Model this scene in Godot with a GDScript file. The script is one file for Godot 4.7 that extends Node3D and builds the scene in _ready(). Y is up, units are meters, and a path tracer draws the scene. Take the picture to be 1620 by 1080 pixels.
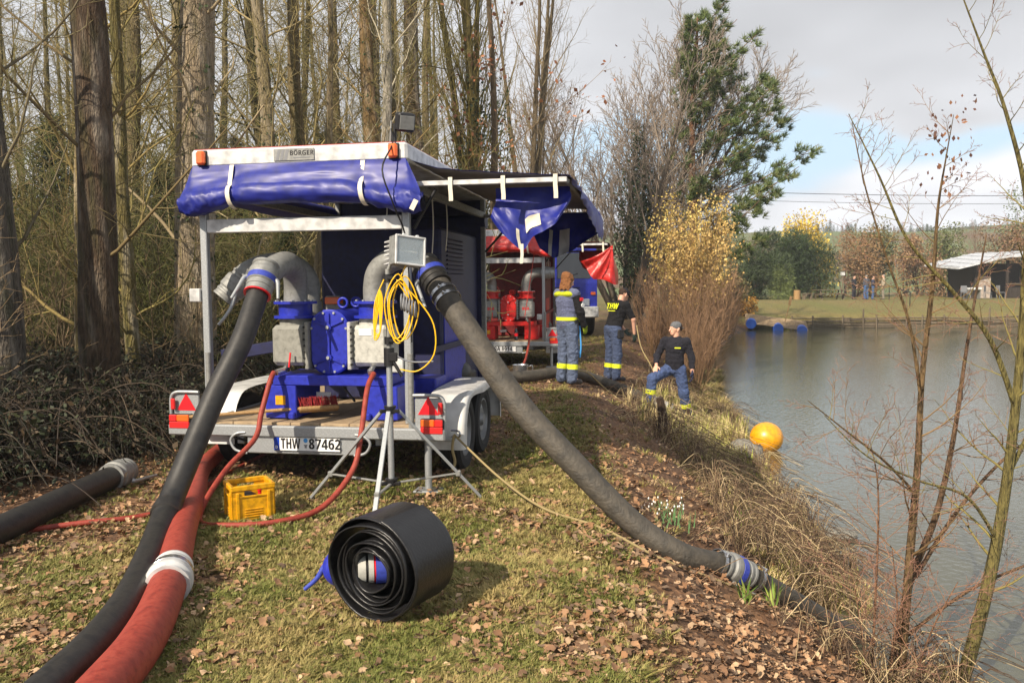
extends Node3D

# ---------------------------------------------------------------- mesh builder
class MB:
	var v := PackedVector3Array()
	var n := PackedVector3Array()
	var c := PackedColorArray()
	var u := PackedVector2Array()
	var i := PackedInt32Array()
	var col := Color.WHITE
	var x := Transform3D.IDENTITY

	func pt(p: Vector3, nn: Vector3, w := Vector2.ZERO) -> int:
		v.append(x * p)
		n.append(x.basis * nn)
		c.append(col)
		u.append(w)
		return v.size() - 1

	# a flat convex polygon whose outside is towards nn
	func flat(p: Array, nn: Vector3) -> void:
		var q := p
		if ((p[1] - p[0]).cross(p[2] - p[0])).dot(nn) > 0.0:
			q = p.duplicate()
			q.reverse()
		var s := v.size()
		for k in q:
			pt(k, nn)
		for k in range(1, q.size() - 1):
			i.append(s)
			i.append(s + k)
			i.append(s + k + 1)

	func poly(p: Array, toward: Vector3) -> void:
		var nn: Vector3 = (p[1] - p[0]).cross(p[2] - p[0]).normalized()
		flat(p, nn if nn.dot(toward) > 0.0 else -nn)

	func box(ctr: Vector3, s: Vector3, b := 0.004, r := Basis.IDENTITY) -> void:
		var h := s * 0.5
		b = minf(b, minf(h.x, minf(h.y, h.z)) * 0.6)
		var k := h - Vector3(b, b, b)
		for ax in 3:
			var a1 := (ax + 1) % 3
			var a2 := (ax + 2) % 3
			for sg in [-1.0, 1.0]:
				var p := []
				var nn := Vector3.ZERO
				nn[ax] = sg
				for q in [[-1, -1], [-1, 1], [1, 1], [1, -1]]:
					var w := Vector3.ZERO
					w[ax] = h[ax] * sg
					w[a1] = k[a1] * q[0]
					w[a2] = k[a2] * q[1]
					p.append(ctr + r * w)
				flat(p, r * nn)
			if b > 0.0:
				for s1 in [-1.0, 1.0]:
					for s2 in [-1.0, 1.0]:
						var p := []
						for q in [[-1, 0], [1, 0], [1, 1], [-1, 1]]:
							var w := Vector3.ZERO
							w[ax] = k[ax] * q[0]
							w[a1] = (h[a1] if q[1] == 0 else k[a1]) * s1
							w[a2] = (k[a2] if q[1] == 0 else h[a2]) * s2
							p.append(ctr + r * w)
						var nn := Vector3.ZERO
						nn[a1] = s1
						nn[a2] = s2
						flat(p, r * nn.normalized())
		if b > 0.0:
			for sx in [-1.0, 1.0]:
				for sy in [-1.0, 1.0]:
					for sz in [-1.0, 1.0]:
						var sg := Vector3(sx, sy, sz)
						flat([ctr + r * (Vector3(h.x, k.y, k.z) * sg), ctr + r * (Vector3(k.x, h.y, k.z) * sg), ctr + r * (Vector3(k.x, k.y, h.z) * sg)], r * sg.normalized())

	# box whose ends differ: bar of rectangular section between two points
	func bar(a: Vector3, b: Vector3, w: float, t: float, up := Vector3.UP, bev := 0.003) -> void:
		var z := (b - a).normalized()
		var xx := up.cross(z).normalized()
		if xx.length() < 0.5:
			xx = Vector3.RIGHT
		var yy := z.cross(xx)
		box((a + b) * 0.5, Vector3(w, t, (b - a).length()), bev, Basis(xx, yy, z))

	func tube(p: PackedVector3Array, rad, sides := 8, cap := true, wob := 0.0, seed_ := 0.0) -> void:
		var m := p.size()
		if m < 2:
			return
		var t0 := (p[1] - p[0]).normalized()
		var a := t0.cross(Vector3.UP if absf(t0.y) < 0.9 else Vector3.RIGHT).normalized()
		var start := v.size()
		var along := 0.0
		var one: bool = rad is float
		for k in m:
			var t := (p[mini(k + 1, m - 1)] - p[maxi(k - 1, 0)]).normalized()
			a = (a - t * a.dot(t)).normalized()
			var b := t.cross(a)
			var r: float = rad if one else rad[k]
			if k > 0:
				along += p[k].distance_to(p[k - 1])
			for j in sides:
				var g := TAU * j / sides
				var dir := a * cos(g) + b * sin(g)
				var rr := r
				if wob > 0.0:
					rr *= 1.0 + wob * (sin(g * 3.0 + seed_ + along * 1.7) * 0.6 + sin(g * 5.0 - along * 2.3 + seed_ * 2.0) * 0.4 + sin(g * 9.0 + along * 0.7) * 0.35)
				v.append(x * (p[k] + dir * rr))
				n.append(x.basis * dir)
				c.append(col)
				u.append(Vector2(float(j) / sides, along))
		for k in m - 1:
			for j in sides:
				var q := start + k * sides
				var j2 := (j + 1) % sides
				i.append(q + j)
				i.append(q + sides + j)
				i.append(q + j2)
				i.append(q + j2)
				i.append(q + sides + j)
				i.append(q + sides + j2)
		if cap:
			for e in 2:
				var k := 0 if e == 0 else m - 1
				var q := []
				for j in sides:
					q.append(v[start + k * sides + j])
				var nn := (p[0] - p[1]).normalized() if e == 0 else (p[m - 1] - p[m - 2]).normalized()
				var keep := x
				x = Transform3D.IDENTITY
				flat(q, keep.basis * nn)
				x = keep

	# rows of points; smooth normals; side = +1 or -1 turns the outside round
	func grid(rows: Array, closed := false, side := 1.0) -> void:
		var h := rows.size()
		var w: int = rows[0].size()
		var s := v.size()
		for a in h:
			for b in w:
				var du: Vector3
				if closed:
					du = rows[a][(b + 1) % w] - rows[a][(b + w - 1) % w]
				else:
					du = rows[a][mini(b + 1, w - 1)] - rows[a][maxi(b - 1, 0)]
				var dv: Vector3 = rows[mini(a + 1, h - 1)][b] - rows[maxi(a - 1, 0)][b]
				var nn := du.cross(dv) * side
				if nn.length_squared() < 1e-14:
					nn = Vector3.UP
				pt(rows[a][b], nn.normalized(), Vector2(float(b) / w, float(a) / h))
		for a in h - 1:
			for b in (w if closed else w - 1):
				var b2 := (b + 1) % w
				var q := [s + a * w + b, s + a * w + b2, s + (a + 1) * w + b2, s + (a + 1) * w + b]
				if side > 0.0:
					q.reverse()
				for k in [0, 1, 2, 0, 2, 3]:
					i.append(q[k])

	# profile of Vector2(radius, height) turned about y; sharp corners when hard
	func lathe(pr: Array, sides := 20, hard := true) -> void:
		for k in pr.size() - 1:
			var a: Vector2 = pr[k]
			var b: Vector2 = pr[k + 1]
			var d := b - a
			if d.length() < 1e-6:
				continue
			var s := v.size()
			var slope := Vector2(d.y, -d.x).normalized()
			for j in sides + 1:
				var g := TAU * j / sides
				var o := Vector3(cos(g), 0, sin(g))
				var nn := (o * slope.x + Vector3.UP * slope.y)
				pt(o * a.x + Vector3.UP * a.y, nn)
				pt(o * b.x + Vector3.UP * b.y, nn)
			for j in sides:
				var q := s + j * 2
				for e in [0, 2, 1, 1, 2, 3]:
					i.append(q + e)

	func cyl(a: Vector3, b: Vector3, r: float, sides := 14) -> void:
		tube(PackedVector3Array([a, b]), r, sides, true)

	func ball(ctr: Vector3, r: Vector3, nu := 14, nv := 8) -> void:
		var rows := []
		for a in nv + 1:
			var th := PI * a / nv
			var row := PackedVector3Array()
			for b in nu:
				var g := TAU * b / nu
				row.append(ctr + Vector3(sin(th) * cos(g), cos(th), sin(th) * sin(g)) * r)
			rows.append(row)
		var s := v.size()
		grid(rows, true, 1.0)
		for k in range(s, v.size()):
			var q := (x.affine_inverse() * v[k] - ctr) / (r * r)
			n[k] = (x.basis * q).normalized()

	func tri(a: Vector3, b: Vector3, d: Vector3, nn: Vector3) -> void:
		var s := v.size()
		for p in [a, b, d]:
			v.append(p)
			n.append(nn)
			c.append(col)
			u.append(Vector2.ZERO)
		var turned := (b - a).cross(d - a).dot(nn) > 0.0
		i.append(s)
		i.append(s + (2 if turned else 1))
		i.append(s + (1 if turned else 2))

	func done() -> ArrayMesh:
		var m := ArrayMesh.new()
		if v.is_empty():
			return m
		var a := []
		a.resize(Mesh.ARRAY_MAX)
		a[Mesh.ARRAY_VERTEX] = v
		a[Mesh.ARRAY_NORMAL] = n
		a[Mesh.ARRAY_COLOR] = c
		a[Mesh.ARRAY_TEX_UV] = u
		a[Mesh.ARRAY_INDEX] = i
		m.add_surface_from_arrays(Mesh.PRIMITIVE_TRIANGLES, a)
		return m


# ---------------------------------------------------------------- naming
var taken := {}
var M := {}
var rng := RandomNumberGenerator.new()
var nz := FastNoiseLite.new()

func numbered(called: String) -> String:
	var k: int = taken.get(called, 0)
	taken[called] = k + 1
	return called if k == 0 else "%s_%03d" % [called, k]

func tag(o: Node3D, label: String, category: String, group := "") -> Node3D:
	o.set_meta("label", label)
	o.set_meta("category", category)
	if group != "":
		o.set_meta("group", group)
	return o

func thing(called: String, label: String, category: String, at := Vector3.ZERO, turn := 0.0, group := "") -> Node3D:
	var o := Node3D.new()
	o.name = numbered(called)
	add_child(o)
	o.position = at
	o.rotation.y = turn
	return tag(o, label, category, group)

func obj(called: String, b: MB, m: Material, parent: Node = null) -> MeshInstance3D:
	var o := MeshInstance3D.new()
	o.name = called if parent else numbered(called)
	o.mesh = b.done()
	o.material_override = m
	(parent if parent else self).add_child(o, true)
	return o

func struct(called: String, b: MB, m: Material) -> MeshInstance3D:
	var o := obj(called, b, m)
	o.set_meta("kind", "structure")
	return o

func dup(root: Node3D, at: Vector3, turn: float, scl: float, label: String, group := "") -> Node3D:
	var r: Node3D = root.duplicate()
	r.name = numbered(str(root.get_meta("base", root.name)))
	add_child(r)
	r.position = at
	r.rotation = Vector3(0, turn, 0)
	r.scale = Vector3.ONE * scl
	r.set_meta("label", label)
	if group != "":
		r.set_meta("group", group)
	return r

func scatter(called: String, mesh: Mesh, m: Material, where: Array, tint: Array, parent: Node = null) -> MultiMeshInstance3D:
	var mm := MultiMesh.new()
	mm.transform_format = MultiMesh.TRANSFORM_3D
	mm.use_colors = true
	mm.mesh = mesh
	mm.instance_count = where.size()
	for k in where.size():
		mm.set_instance_transform(k, where[k])
		mm.set_instance_color(k, tint[k])
	var o := MultiMeshInstance3D.new()
	o.name = called if parent else numbered(called)
	o.multimesh = mm
	o.material_override = m
	o.set_meta("kind", "stuff")
	(parent if parent else self).add_child(o, true)
	return o

# ---------------------------------------------------------------- colours, materials
func L8(r: int, g: int, b: int) -> Color:
	return Color8(r, g, b).srgb_to_linear()

func pick(a: Array) -> Variant:
	return a[rng.randi() % a.size()]

func rv() -> Vector3:
	return Vector3(rng.randf_range(-1, 1), rng.randf_range(-1, 1), rng.randf_range(-1, 1))

var tex := {}
func noise_tex(key: String, freq: float, oct: int, ramp: Array, kind := FastNoiseLite.TYPE_SIMPLEX_SMOOTH, fractal := FastNoiseLite.FRACTAL_FBM, size := 512) -> Texture2D:
	if tex.has(key):
		return tex[key]
	var f := FastNoiseLite.new()
	f.noise_type = kind
	f.frequency = freq
	f.fractal_octaves = oct
	f.fractal_type = fractal
	f.seed = 7 + tex.size()
	var t := NoiseTexture2D.new()
	t.width = size
	t.height = size
	t.seamless = true
	t.noise = f
	if ramp.size():
		var g := Gradient.new()
		var off := PackedFloat32Array()
		var cs := PackedColorArray()
		for k in ramp.size():
			off.append(float(k) / (ramp.size() - 1))
			cs.append(ramp[k] if ramp[k] is Color else Color(ramp[k], ramp[k], ramp[k]))
		g.offsets = off
		g.colors = cs
		t.color_ramp = g
	tex[key] = t
	return t

func flake_tex(key: String, ramp: Array) -> Texture2D:   # overlapping flakes, as of trodden leaf litter
	var t := noise_tex(key, 0.045, 1, ramp, FastNoiseLite.TYPE_CELLULAR, FastNoiseLite.FRACTAL_NONE, 1024) as NoiseTexture2D
	var f := t.noise as FastNoiseLite
	f.seed = 3
	f.cellular_return_type = FastNoiseLite.RETURN_CELL_VALUE
	f.cellular_jitter = 1.0
	f.domain_warp_enabled = true
	f.domain_warp_amplitude = 14.0
	f.domain_warp_frequency = 0.05
	return t

func mat(key: String, col: Color, rough := 0.6, metal := 0.0, t: Texture2D = null, scl := Vector3.ONE, bump: Texture2D = null, height := 0.0, world := false) -> StandardMaterial3D:
	var m := StandardMaterial3D.new()
	m.resource_name = key
	m.albedo_color = col
	m.roughness = rough
	m.metallic = metal
	m.vertex_color_use_as_albedo = true
	m.cull_mode = BaseMaterial3D.CULL_DISABLED
	if t:
		m.albedo_texture = t
	if bump:
		m.heightmap_enabled = true
		m.heightmap_texture = bump
		m.heightmap_scale = height
	if t or bump:
		m.uv1_triplanar = true
		m.uv1_world_triplanar = world
		m.uv1_scale = scl
	M[key] = m
	return m

func spline(p: Array, per := 6) -> PackedVector3Array:
	var o := PackedVector3Array()
	var m := p.size()
	for k in m - 1:
		var a: Vector3 = p[maxi(k - 1, 0)]
		var b: Vector3 = p[k]
		var d: Vector3 = p[k + 1]
		var e: Vector3 = p[mini(k + 2, m - 1)]
		for s in per:
			o.append(b.cubic_interpolate(d, a, e, float(s) / per))
	o.append(p[m - 1])
	return o

func ease_radii(p: PackedVector3Array, r: Array) -> Array:
	var o := []
	for k in p.size():
		var f := float(k) / (p.size() - 1) * (r.size() - 1)
		var a := mini(int(f), r.size() - 2)
		o.append(lerpf(r[a], r[a + 1], f - a))
	return o

func aim(d: Vector3) -> Basis:   # a basis whose y runs along d
	var y := d.normalized()
	var xx := y.cross(Vector3.UP if absf(y.y) < 0.95 else Vector3.RIGHT).normalized()
	return Basis(xx, y, xx.cross(y))

func words(parent: Node, called: String, s: String, h: float, at: Vector3, r: Basis, m: Material, weight := 700, stretch := 1.0, font := "Droid Sans") -> MeshInstance3D:
	var f := SystemFont.new()
	f.font_names = PackedStringArray([font])
	f.font_weight = weight
	var t := TextMesh.new()
	t.text = s
	t.font = f
	t.font_size = 64
	t.pixel_size = h / 46.0
	t.depth = 0.002
	t.curve_step = 2.0
	var o := MeshInstance3D.new()
	o.name = called
	o.mesh = t
	o.material_override = m
	o.transform = Transform3D(r * Basis.from_scale(Vector3(stretch, 1, 1)), at)
	parent.add_child(o, true)
	return o

func materials() -> void:
	var soft := noise_tex("soft", 0.012, 4, [0.72, 0.9, 1.0])
	var grime := noise_tex("grime", 0.012, 5, [0.74, 0.9, 0.96, 1.0])
	var fine := noise_tex("fine", 0.12, 3, [0.0, 1.0])
	var lump := noise_tex("lump", 0.03, 4, [0.0, 1.0])
	var spangle := noise_tex("spangle", 0.05, 2, [0.84, 0.92, 0.97, 1.0], FastNoiseLite.TYPE_CELLULAR)
	var ridge := noise_tex("ridge", 0.02, 5, [0.0, 0.5, 1.0], FastNoiseLite.TYPE_SIMPLEX_SMOOTH, FastNoiseLite.FRACTAL_RIDGED)
	var barkt := noise_tex("barkt", 0.02, 5, [0.5, 0.74, 0.95, 1.0])
	var dust := noise_tex("dust", 0.008, 5, [Color8(58, 55, 50), Color8(74, 70, 62), Color8(98, 91, 79), Color8(80, 75, 66)])
	var rubber := noise_tex("rubber", 0.01, 5, [Color8(17, 17, 18), Color8(26, 26, 27), Color8(48, 46, 43), Color8(30, 29, 28), Color8(66, 61, 55)])
	var redh := noise_tex("redh", 0.012, 5, [Color8(104, 34, 25), Color8(138, 48, 35), Color8(156, 66, 50), Color8(122, 44, 33)])
	var ply := noise_tex("ply", 0.015, 4, [Color8(128, 112, 92), Color8(160, 138, 108), Color8(178, 158, 128)])
	var litter := flake_tex("litter", [Color8(132, 124, 116), Color8(186, 180, 172), Color8(222, 216, 208), Color8(255, 250, 244)])
	var flakes := flake_tex("flakes", [Color.BLACK, Color.WHITE])
	var hessian := noise_tex("weave", 0.25, 1, [0.0, 1.0], FastNoiseLite.TYPE_CELLULAR)
	mat("ground", Color.WHITE, 0.95, 0, litter, Vector3.ONE * 0.83, flakes, 1.6, true)
	mat("bark", Color.WHITE, 0.95, 0, barkt, Vector3(3.2, 0.5, 3.2), ridge, 3.5)
	mat("limb", Color.WHITE, 0.95, 0, barkt, Vector3(4, 1.5, 4))
	mat("twig", Color.WHITE, 0.9)
	var lf := mat("leaf", Color.WHITE, 0.7)
	lf.backlight_enabled = true
	lf.backlight = Color(0.35, 0.35, 0.3)
	mat("dry_leaf", Color.WHITE, 0.85)
	var nd := mat("needle", Color.WHITE, 0.6)
	nd.backlight_enabled = true
	nd.backlight = Color(0.2, 0.2, 0.2)
	mat("blue_paint", Color8(40, 52, 176), 0.38, 0, grime, Vector3.ONE * 2.5, fine, 0.05)
	mat("red_paint", Color8(205, 32, 28), 0.4, 0, grime, Vector3.ONE * 2.5, fine, 0.05)
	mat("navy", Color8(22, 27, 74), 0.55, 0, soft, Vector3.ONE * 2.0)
	mat("dark_red", Color8(120, 18, 20), 0.55, 0, soft, Vector3.ONE * 2.0)
	var tb := mat("blue_tarp", Color8(34, 46, 150), 0.5, 0, soft, Vector3.ONE * 1.5)
	tb.clearcoat_enabled = true
	tb.backlight_enabled = true
	tb.backlight = Color(0.08, 0.12, 0.5)
	tb.clearcoat = 0.1
	tb.clearcoat_roughness = 0.28
	var tr := mat("red_tarp", Color8(215, 40, 34), 0.35, 0, soft, Vector3.ONE * 1.5, lump, 0.4)
	tr.clearcoat_enabled = true
	tr.clearcoat = 0.4
	tr.backlight_enabled = true
	tr.backlight = Color(0.4, 0.1, 0.08)
	mat("tarp_inside", Color8(120, 116, 112), 0.6, 0, grime, Vector3.ONE * 2.0)
	mat("galvanised", Color8(176, 180, 182), 0.5, 0.55, spangle, Vector3.ONE * 3.0)
	mat("dull_steel", Color8(150, 151, 148), 0.6, 0.35, grime, Vector3.ONE * 3.5, fine, 0.1)
	mat("cast_grey", Color8(150, 150, 142), 0.7, 0.1, grime, Vector3.ONE * 3.0, fine, 0.1)
	mat("pale_cast", Color8(196, 196, 188), 0.65, 0.1, grime, Vector3.ONE * 3.0, fine, 0.1)
	mat("white_alloy", Color8(222, 223, 222), 0.42, 0.1, soft, Vector3.ONE * 1.2)
	mat("white_plastic", Color8(228, 229, 228), 0.32, 0, soft, Vector3.ONE * 0.7)
	mat("chrome", Color8(190, 192, 195), 0.25, 0.9)
	mat("black_plastic", Color8(26, 26, 28), 0.45)
	mat("rubber", Color.WHITE, 0.5, 0, rubber, Vector3.ONE * 2.0, fine, 0.08)
	mat("layflat", Color8(30, 30, 32), 0.36, 0, grime, Vector3.ONE * 3.0, lump, 0.12)
	mat("suction", Color8(215, 215, 218), 0.7, 0, dust, Vector3.ONE * 2.2, lump, 0.5)
	mat("red_rubber", Color.WHITE, 0.6, 0, redh, Vector3.ONE * 3.0, fine, 0.15)
	mat("tyre", Color8(34, 34, 35), 0.8, 0, grime, Vector3.ONE * 4.0)
	mat("rim", Color8(140, 142, 144), 0.5, 0.5)
	var ol := mat("orange_lens", Color8(232, 98, 10), 0.2)
	ol.clearcoat_enabled = true
	ol.clearcoat = 0.8
	var rl := mat("red_lens", Color8(205, 22, 22), 0.25)
	rl.clearcoat_enabled = true
	rl.clearcoat = 0.8
	mat("red_reflector", Color8(225, 30, 40), 0.35)
	mat("plate", Color8(236, 237, 236), 0.35)
	mat("plate_blue", Color8(20, 60, 170), 0.4)
	mat("sky_blue", Color8(70, 150, 215), 0.4)
	mat("ink", Color8(18, 18, 20), 0.5)
	mat("grey_ink", Color8(120, 122, 126), 0.45)
	mat("plywood", Color.WHITE, 0.8, 0, ply, Vector3(1.2, 1.2, 5))
	mat("wood", Color8(176, 140, 92), 0.7, 0, soft, Vector3(9, 9, 1.5))
	mat("old_wood", Color8(128, 114, 94), 0.9, 0, barkt, Vector3(1.0, 4, 4))
	mat("bristle", Color8(150, 30, 34), 0.7)
	mat("yellow_crate", Color8(236, 172, 8), 0.45, 0, soft, Vector3.ONE * 3.0)
	var by := mat("buoy", Color8(255, 176, 4), 0.35, 0, soft, Vector3.ONE * 2.0)
	by.clearcoat_enabled = true
	by.clearcoat = 0.5
	mat("rope", Color8(186, 166, 118), 0.9, 0, noise_tex("ropet", 0.06, 2, [0.6, 1.0]), Vector3.ONE * 20.0)
	mat("pale_strap", Color8(214, 208, 190), 0.6)
	mat("yellow_cable", Color8(236, 186, 20), 0.4)
	mat("red_cord", Color8(190, 70, 60), 0.6)
	mat("cloth", Color.WHITE, 0.9, 0, soft, Vector3.ONE * 4.0, lump, 1.6)
	mat("skin", Color.WHITE, 0.55)
	mat("hair", Color.WHITE, 0.6)
	mat("hi_vis", Color8(226, 236, 40), 0.5)
	mat("silver_strip", Color8(205, 206, 208), 0.4, 0.2)
	mat("blue_band", Color8(58, 74, 176), 0.45, 0, grime, Vector3.ONE * 6.0)
	var g := mat("lamp_glass", Color(0.85, 0.9, 0.92, 0.18), 0.05)
	g.transparency = BaseMaterial3D.TRANSPARENCY_ALPHA
	var ws := mat("windscreen", Color8(30, 36, 40), 0.06, 0.0)
	ws.metallic_specular = 1.0
	mat("stone", Color8(140, 136, 126), 0.9, 0, grime, Vector3.ONE * 2.0, lump, 2.0)
	mat("roof_sheet", Color8(214, 218, 224), 0.5, 0, soft, Vector3.ONE * 0.5)
	mat("dark_wood", Color8(62, 54, 48), 0.85, 0, soft, Vector3(1, 1, 6))
	mat("wall_plaster", Color8(186, 172, 160), 0.9, 0, soft, Vector3.ONE * 0.6)
	mat("blue_drum", Color8(36, 92, 190), 0.4)
	var w := mat("pond", Color8(88, 88, 70), 0.015, 0.15, null, Vector3.ONE * 0.55, noise_tex("ripple", 0.03, 4, [0.0, 1.0]), 0.42, true)
	w.metallic_specular = 1.0

# ---------------------------------------------------------------- entry
func _ready() -> void:
	var cam := Camera3D.new()
	cam.name = "camera"
	cam.position = Vector3(0, 1.5, 0)
	cam.rotation = Vector3(deg_to_rad(-3.87), 0, deg_to_rad(-0.5))
	cam.fov = 45.12
	cam.far = 900.0
	cam.near = 0.05
	add_child(cam)
	cam.current = true
	var env := Environment.new()
	env.background_mode = Environment.BG_SKY
	env.sky = Sky.new()
	env.sky.sky_material = cloudy_sky()
	env.background_energy_multiplier = 0.86
	env.tonemap_mode = Environment.TONE_MAPPER_LINEAR
	env.tonemap_exposure = 1.36
	env.sdfgi_enabled = true
	env.ssao_enabled = true
	env.ssil_enabled = true
	env.fog_enabled = true
	env.fog_density = 0.0008
	env.fog_light_color = Color8(214, 220, 228)
	var we := WorldEnvironment.new()
	we.name = "environment"
	we.environment = env
	add_child(we)
	var sun := DirectionalLight3D.new()
	sun.name = "sun"
	sun.light_energy = 1.6
	sun.light_color = Color8(255, 240, 218)
	sun.light_angular_distance = 0.5
	sun.shadow_enabled = true
	var e := deg_to_rad(37.0)
	var from := Vector3(-0.6 * cos(e), sin(e), 0.8 * cos(e))
	sun.look_at_from_position(from * 50.0, Vector3.ZERO)
	add_child(sun)
	rng.seed = 11
	nz.seed = 5
	nz.frequency = 1.0
	nz.fractal_octaves = 3
	materials()
	ground_sheet()
	pond()
	forest()
	right_side_trees()
	far_bank()
	pump_trailers()
	truck()
	hoses()
	small_things()
	people()
	ground_cover()
	bank_plants()
	foreground_saplings()

func cloudy_sky() -> PanoramaSkyMaterial:
	var w := 1024
	var h := 512
	var im := Image.create(w, h, false, Image.FORMAT_RGBF)
	var f := FastNoiseLite.new()
	f.seed = 21
	f.frequency = 1.0
	f.fractal_octaves = 5
	var f2 := FastNoiseLite.new()
	f2.seed = 4
	f2.frequency = 1.0
	f2.fractal_octaves = 4
	var blue_low := Vector3(0.60, 0.78, 0.93)
	var blue_high := Vector3(0.20, 0.40, 0.75)
	for y in h:
		var el := PI * 0.5 - PI * (y + 0.5) / h
		for xx in w:
			var az := TAU * ((xx + 0.5) / w - 0.5)
			var d := Vector3(sin(az) * cos(el), sin(el), -cos(az) * cos(el))
			var s := maxf(d.y, 0.0) + 0.16
			var p := Vector3(d.x / s, 0, d.z / s)
			var n1 := f.get_noise_3d(p.x * 0.55, p.z * 0.55, 3.0)
			var n2 := f2.get_noise_3d(d.x * 3.0, d.y * 9.0, d.z * 3.0)
			var deg := rad_to_deg(el)
			# a broken band of clear sky low down under the cloud deck
			var gap := exp(-pow((deg - 9.3 - n2 * 5.0) / 2.6, 2.0)) * clampf(0.55 + 2.2 * f2.get_noise_2d(az * 1.6 + 2.0, 7.0), 0.0, 1.0)
			gap = smoothstep(0.25, 0.75, gap + n2 * 0.35)
			var high := smoothstep(0.25, 0.5, n1 - 0.08) * 0.55 * smoothstep(20.0, 45.0, deg)
			var clear := maxf(gap, high)
			var g := 0.66 + n1 * 0.24 + n2 * 0.07
			var low := 1.0 - smoothstep(4.0, 15.0, deg)
			var cloud := Vector3(0.985, 1.0, 1.045) * lerpf(g, 0.92 + n2 * 0.45, low * 0.85)
			var sky := blue_low.lerp(blue_high, smoothstep(4.0, 60.0, deg))
			var c := cloud.lerp(sky, clear)
			im.set_pixel(xx, y, Color(c.x, c.y, c.z))
	var m := PanoramaSkyMaterial.new()
	m.panorama = ImageTexture.create_from_image(im)
	return m

# ---------------------------------------------------------------- the lie of the land
const SHORE := [Vector2(-120, 30), Vector2(-60, 18.5), Vector2(-48, 14.3), Vector2(-42, 11.6), Vector2(-35, 9.1), Vector2(-27, 6.8), Vector2(-19.7, 4.9), Vector2(-16, 4.3), Vector2(-14, 3.75), Vector2(-12.7, 3.4), Vector2(-11, 3.3), Vector2(-9.5, 3.12), Vector2(-6, 2.75), Vector2(-4, 2.62), Vector2(12, 2.6)]
const WATER := -1.1
const FAR_Z := -47.8

func shore(z: float) -> float:
	for k in SHORE.size() - 1:
		if z <= SHORE[k + 1].x:
			return lerpf(SHORE[k].y, SHORE[k + 1].y, clampf((z - SHORE[k].x) / (SHORE[k + 1].x - SHORE[k].x), 0, 1))
	return 2.6

func bank_width(z: float) -> float:
	return 2.1 + 0.65 * smoothstep(-7.0, -15.0, z) + 1.2 * smoothstep(-20.0, -36.0, z)

func height(x: float, z: float) -> float:
	var y := nz.get_noise_2d(x * 0.5, z * 0.5) * 0.05 + nz.get_noise_2d(x * 2.2 + 30.0, z * 2.2) * 0.025
	y *= 1.0 - 0.6 * clampf(1.0 - absf(x + 1.0) * 0.4, 0, 1)
	if z > FAR_Z - 0.3:
		var d := x - shore(z) - nz.get_noise_2d(x * 0.9, z * 0.9) * 0.18
		var bw := bank_width(z)
		var s := clampf((d + bw) / (bw - 0.3), 0.0, 1.0)
		var pondness := 1.0 - smoothstep(8.0, 12.0, z)
		y += pondness * WATER * pow(s, 1.2)
		if d > 0.0:
			y += pondness * maxf(-0.9 * d, -1.4) * 0.8
		if x > 66.0:
			y = lerpf(y, 0.3, smoothstep(66.0, 72.0, x))
	if z < FAR_Z + 0.1:
		var lawn := -0.55 + 0.85 * smoothstep(FAR_Z, FAR_Z - 9.0, z) + nz.get_noise_2d(x * 0.2, z * 0.2) * 0.06
		var west := 1.0 - smoothstep(4.0, 12.0, x)
		var t := smoothstep(FAR_Z + 0.1, FAR_Z - 0.1, z)
		y = lerpf(y, lerpf(lawn, 0.1, west * (1.0 - smoothstep(-48.0, -60.0, z))), t)
		y += 17.0 * smoothstep(-85.0, -260.0, z) + 3.5 * nz.get_noise_2d(x * 0.012, z * 0.012) * smoothstep(-90.0, -200.0, z)
	y += 1.5 * smoothstep(-12.0, -60.0, x)
	return y

func spaced(lo: float, hi: float, fine_lo: float, fine_hi: float, step: float, grow: float) -> Array:
	var o := []
	var p := fine_lo
	while p < fine_hi:
		o.append(p)
		p += step
	var s := step
	while p < hi:
		o.append(p)
		s *= grow
		p += s
	o.append(hi)
	p = fine_lo
	s = step
	while p > lo:
		s *= grow
		p -= s
		o.push_front(maxf(p, lo))
	return o

func grassy(x: float, z: float) -> float:   # 1 where turf, 0 where leaf litter
	var n := nz.get_noise_2d(x * 0.7 + 9.0, z * 0.7) * 0.9 + nz.get_noise_2d(x * 3.0, z * 3.0) * 0.5
	if z < FAR_Z:
		return clampf(0.85 + n * 0.3, 0, 1)
	var d := x - shore(z) + bank_width(z)
	var path := smoothstep(-3.6, -1.7, x) * (1.0 - smoothstep(-0.5, 0.35, d))
	if z < -17.0:
		path = maxf(path, smoothstep(-6.0, -3.0, x) * (1.0 - smoothstep(-0.5, 0.6, d)))
	# worn under the trailers and where their wheels ran, and trodden round the lamp stand and the hose ends
	var q := Vector2(x + 1.53, z + 6.09).rotated(deg_to_rad(-10.0))
	path *= 1.0 - 0.75 * (1.0 - smoothstep(0.9, 1.25, absf(q.x))) * smoothstep(0.1, -0.5, q.y) * smoothstep(-12.0, -9.0, q.y)
	path *= 1.0 - 0.45 * (1.0 - smoothstep(0.1, 0.28, absf(absf(q.x) - 0.95) + n * 0.12)) * smoothstep(3.0, 1.0, q.y)
	path *= 1.0 - 0.35 * (1.0 - smoothstep(0.3, 0.8, Vector2(x + 0.8, z + 5.4).length()))
	return clampf(path * (0.84 + n * 1.25) - 0.02, 0.0, 1.0)

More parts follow.
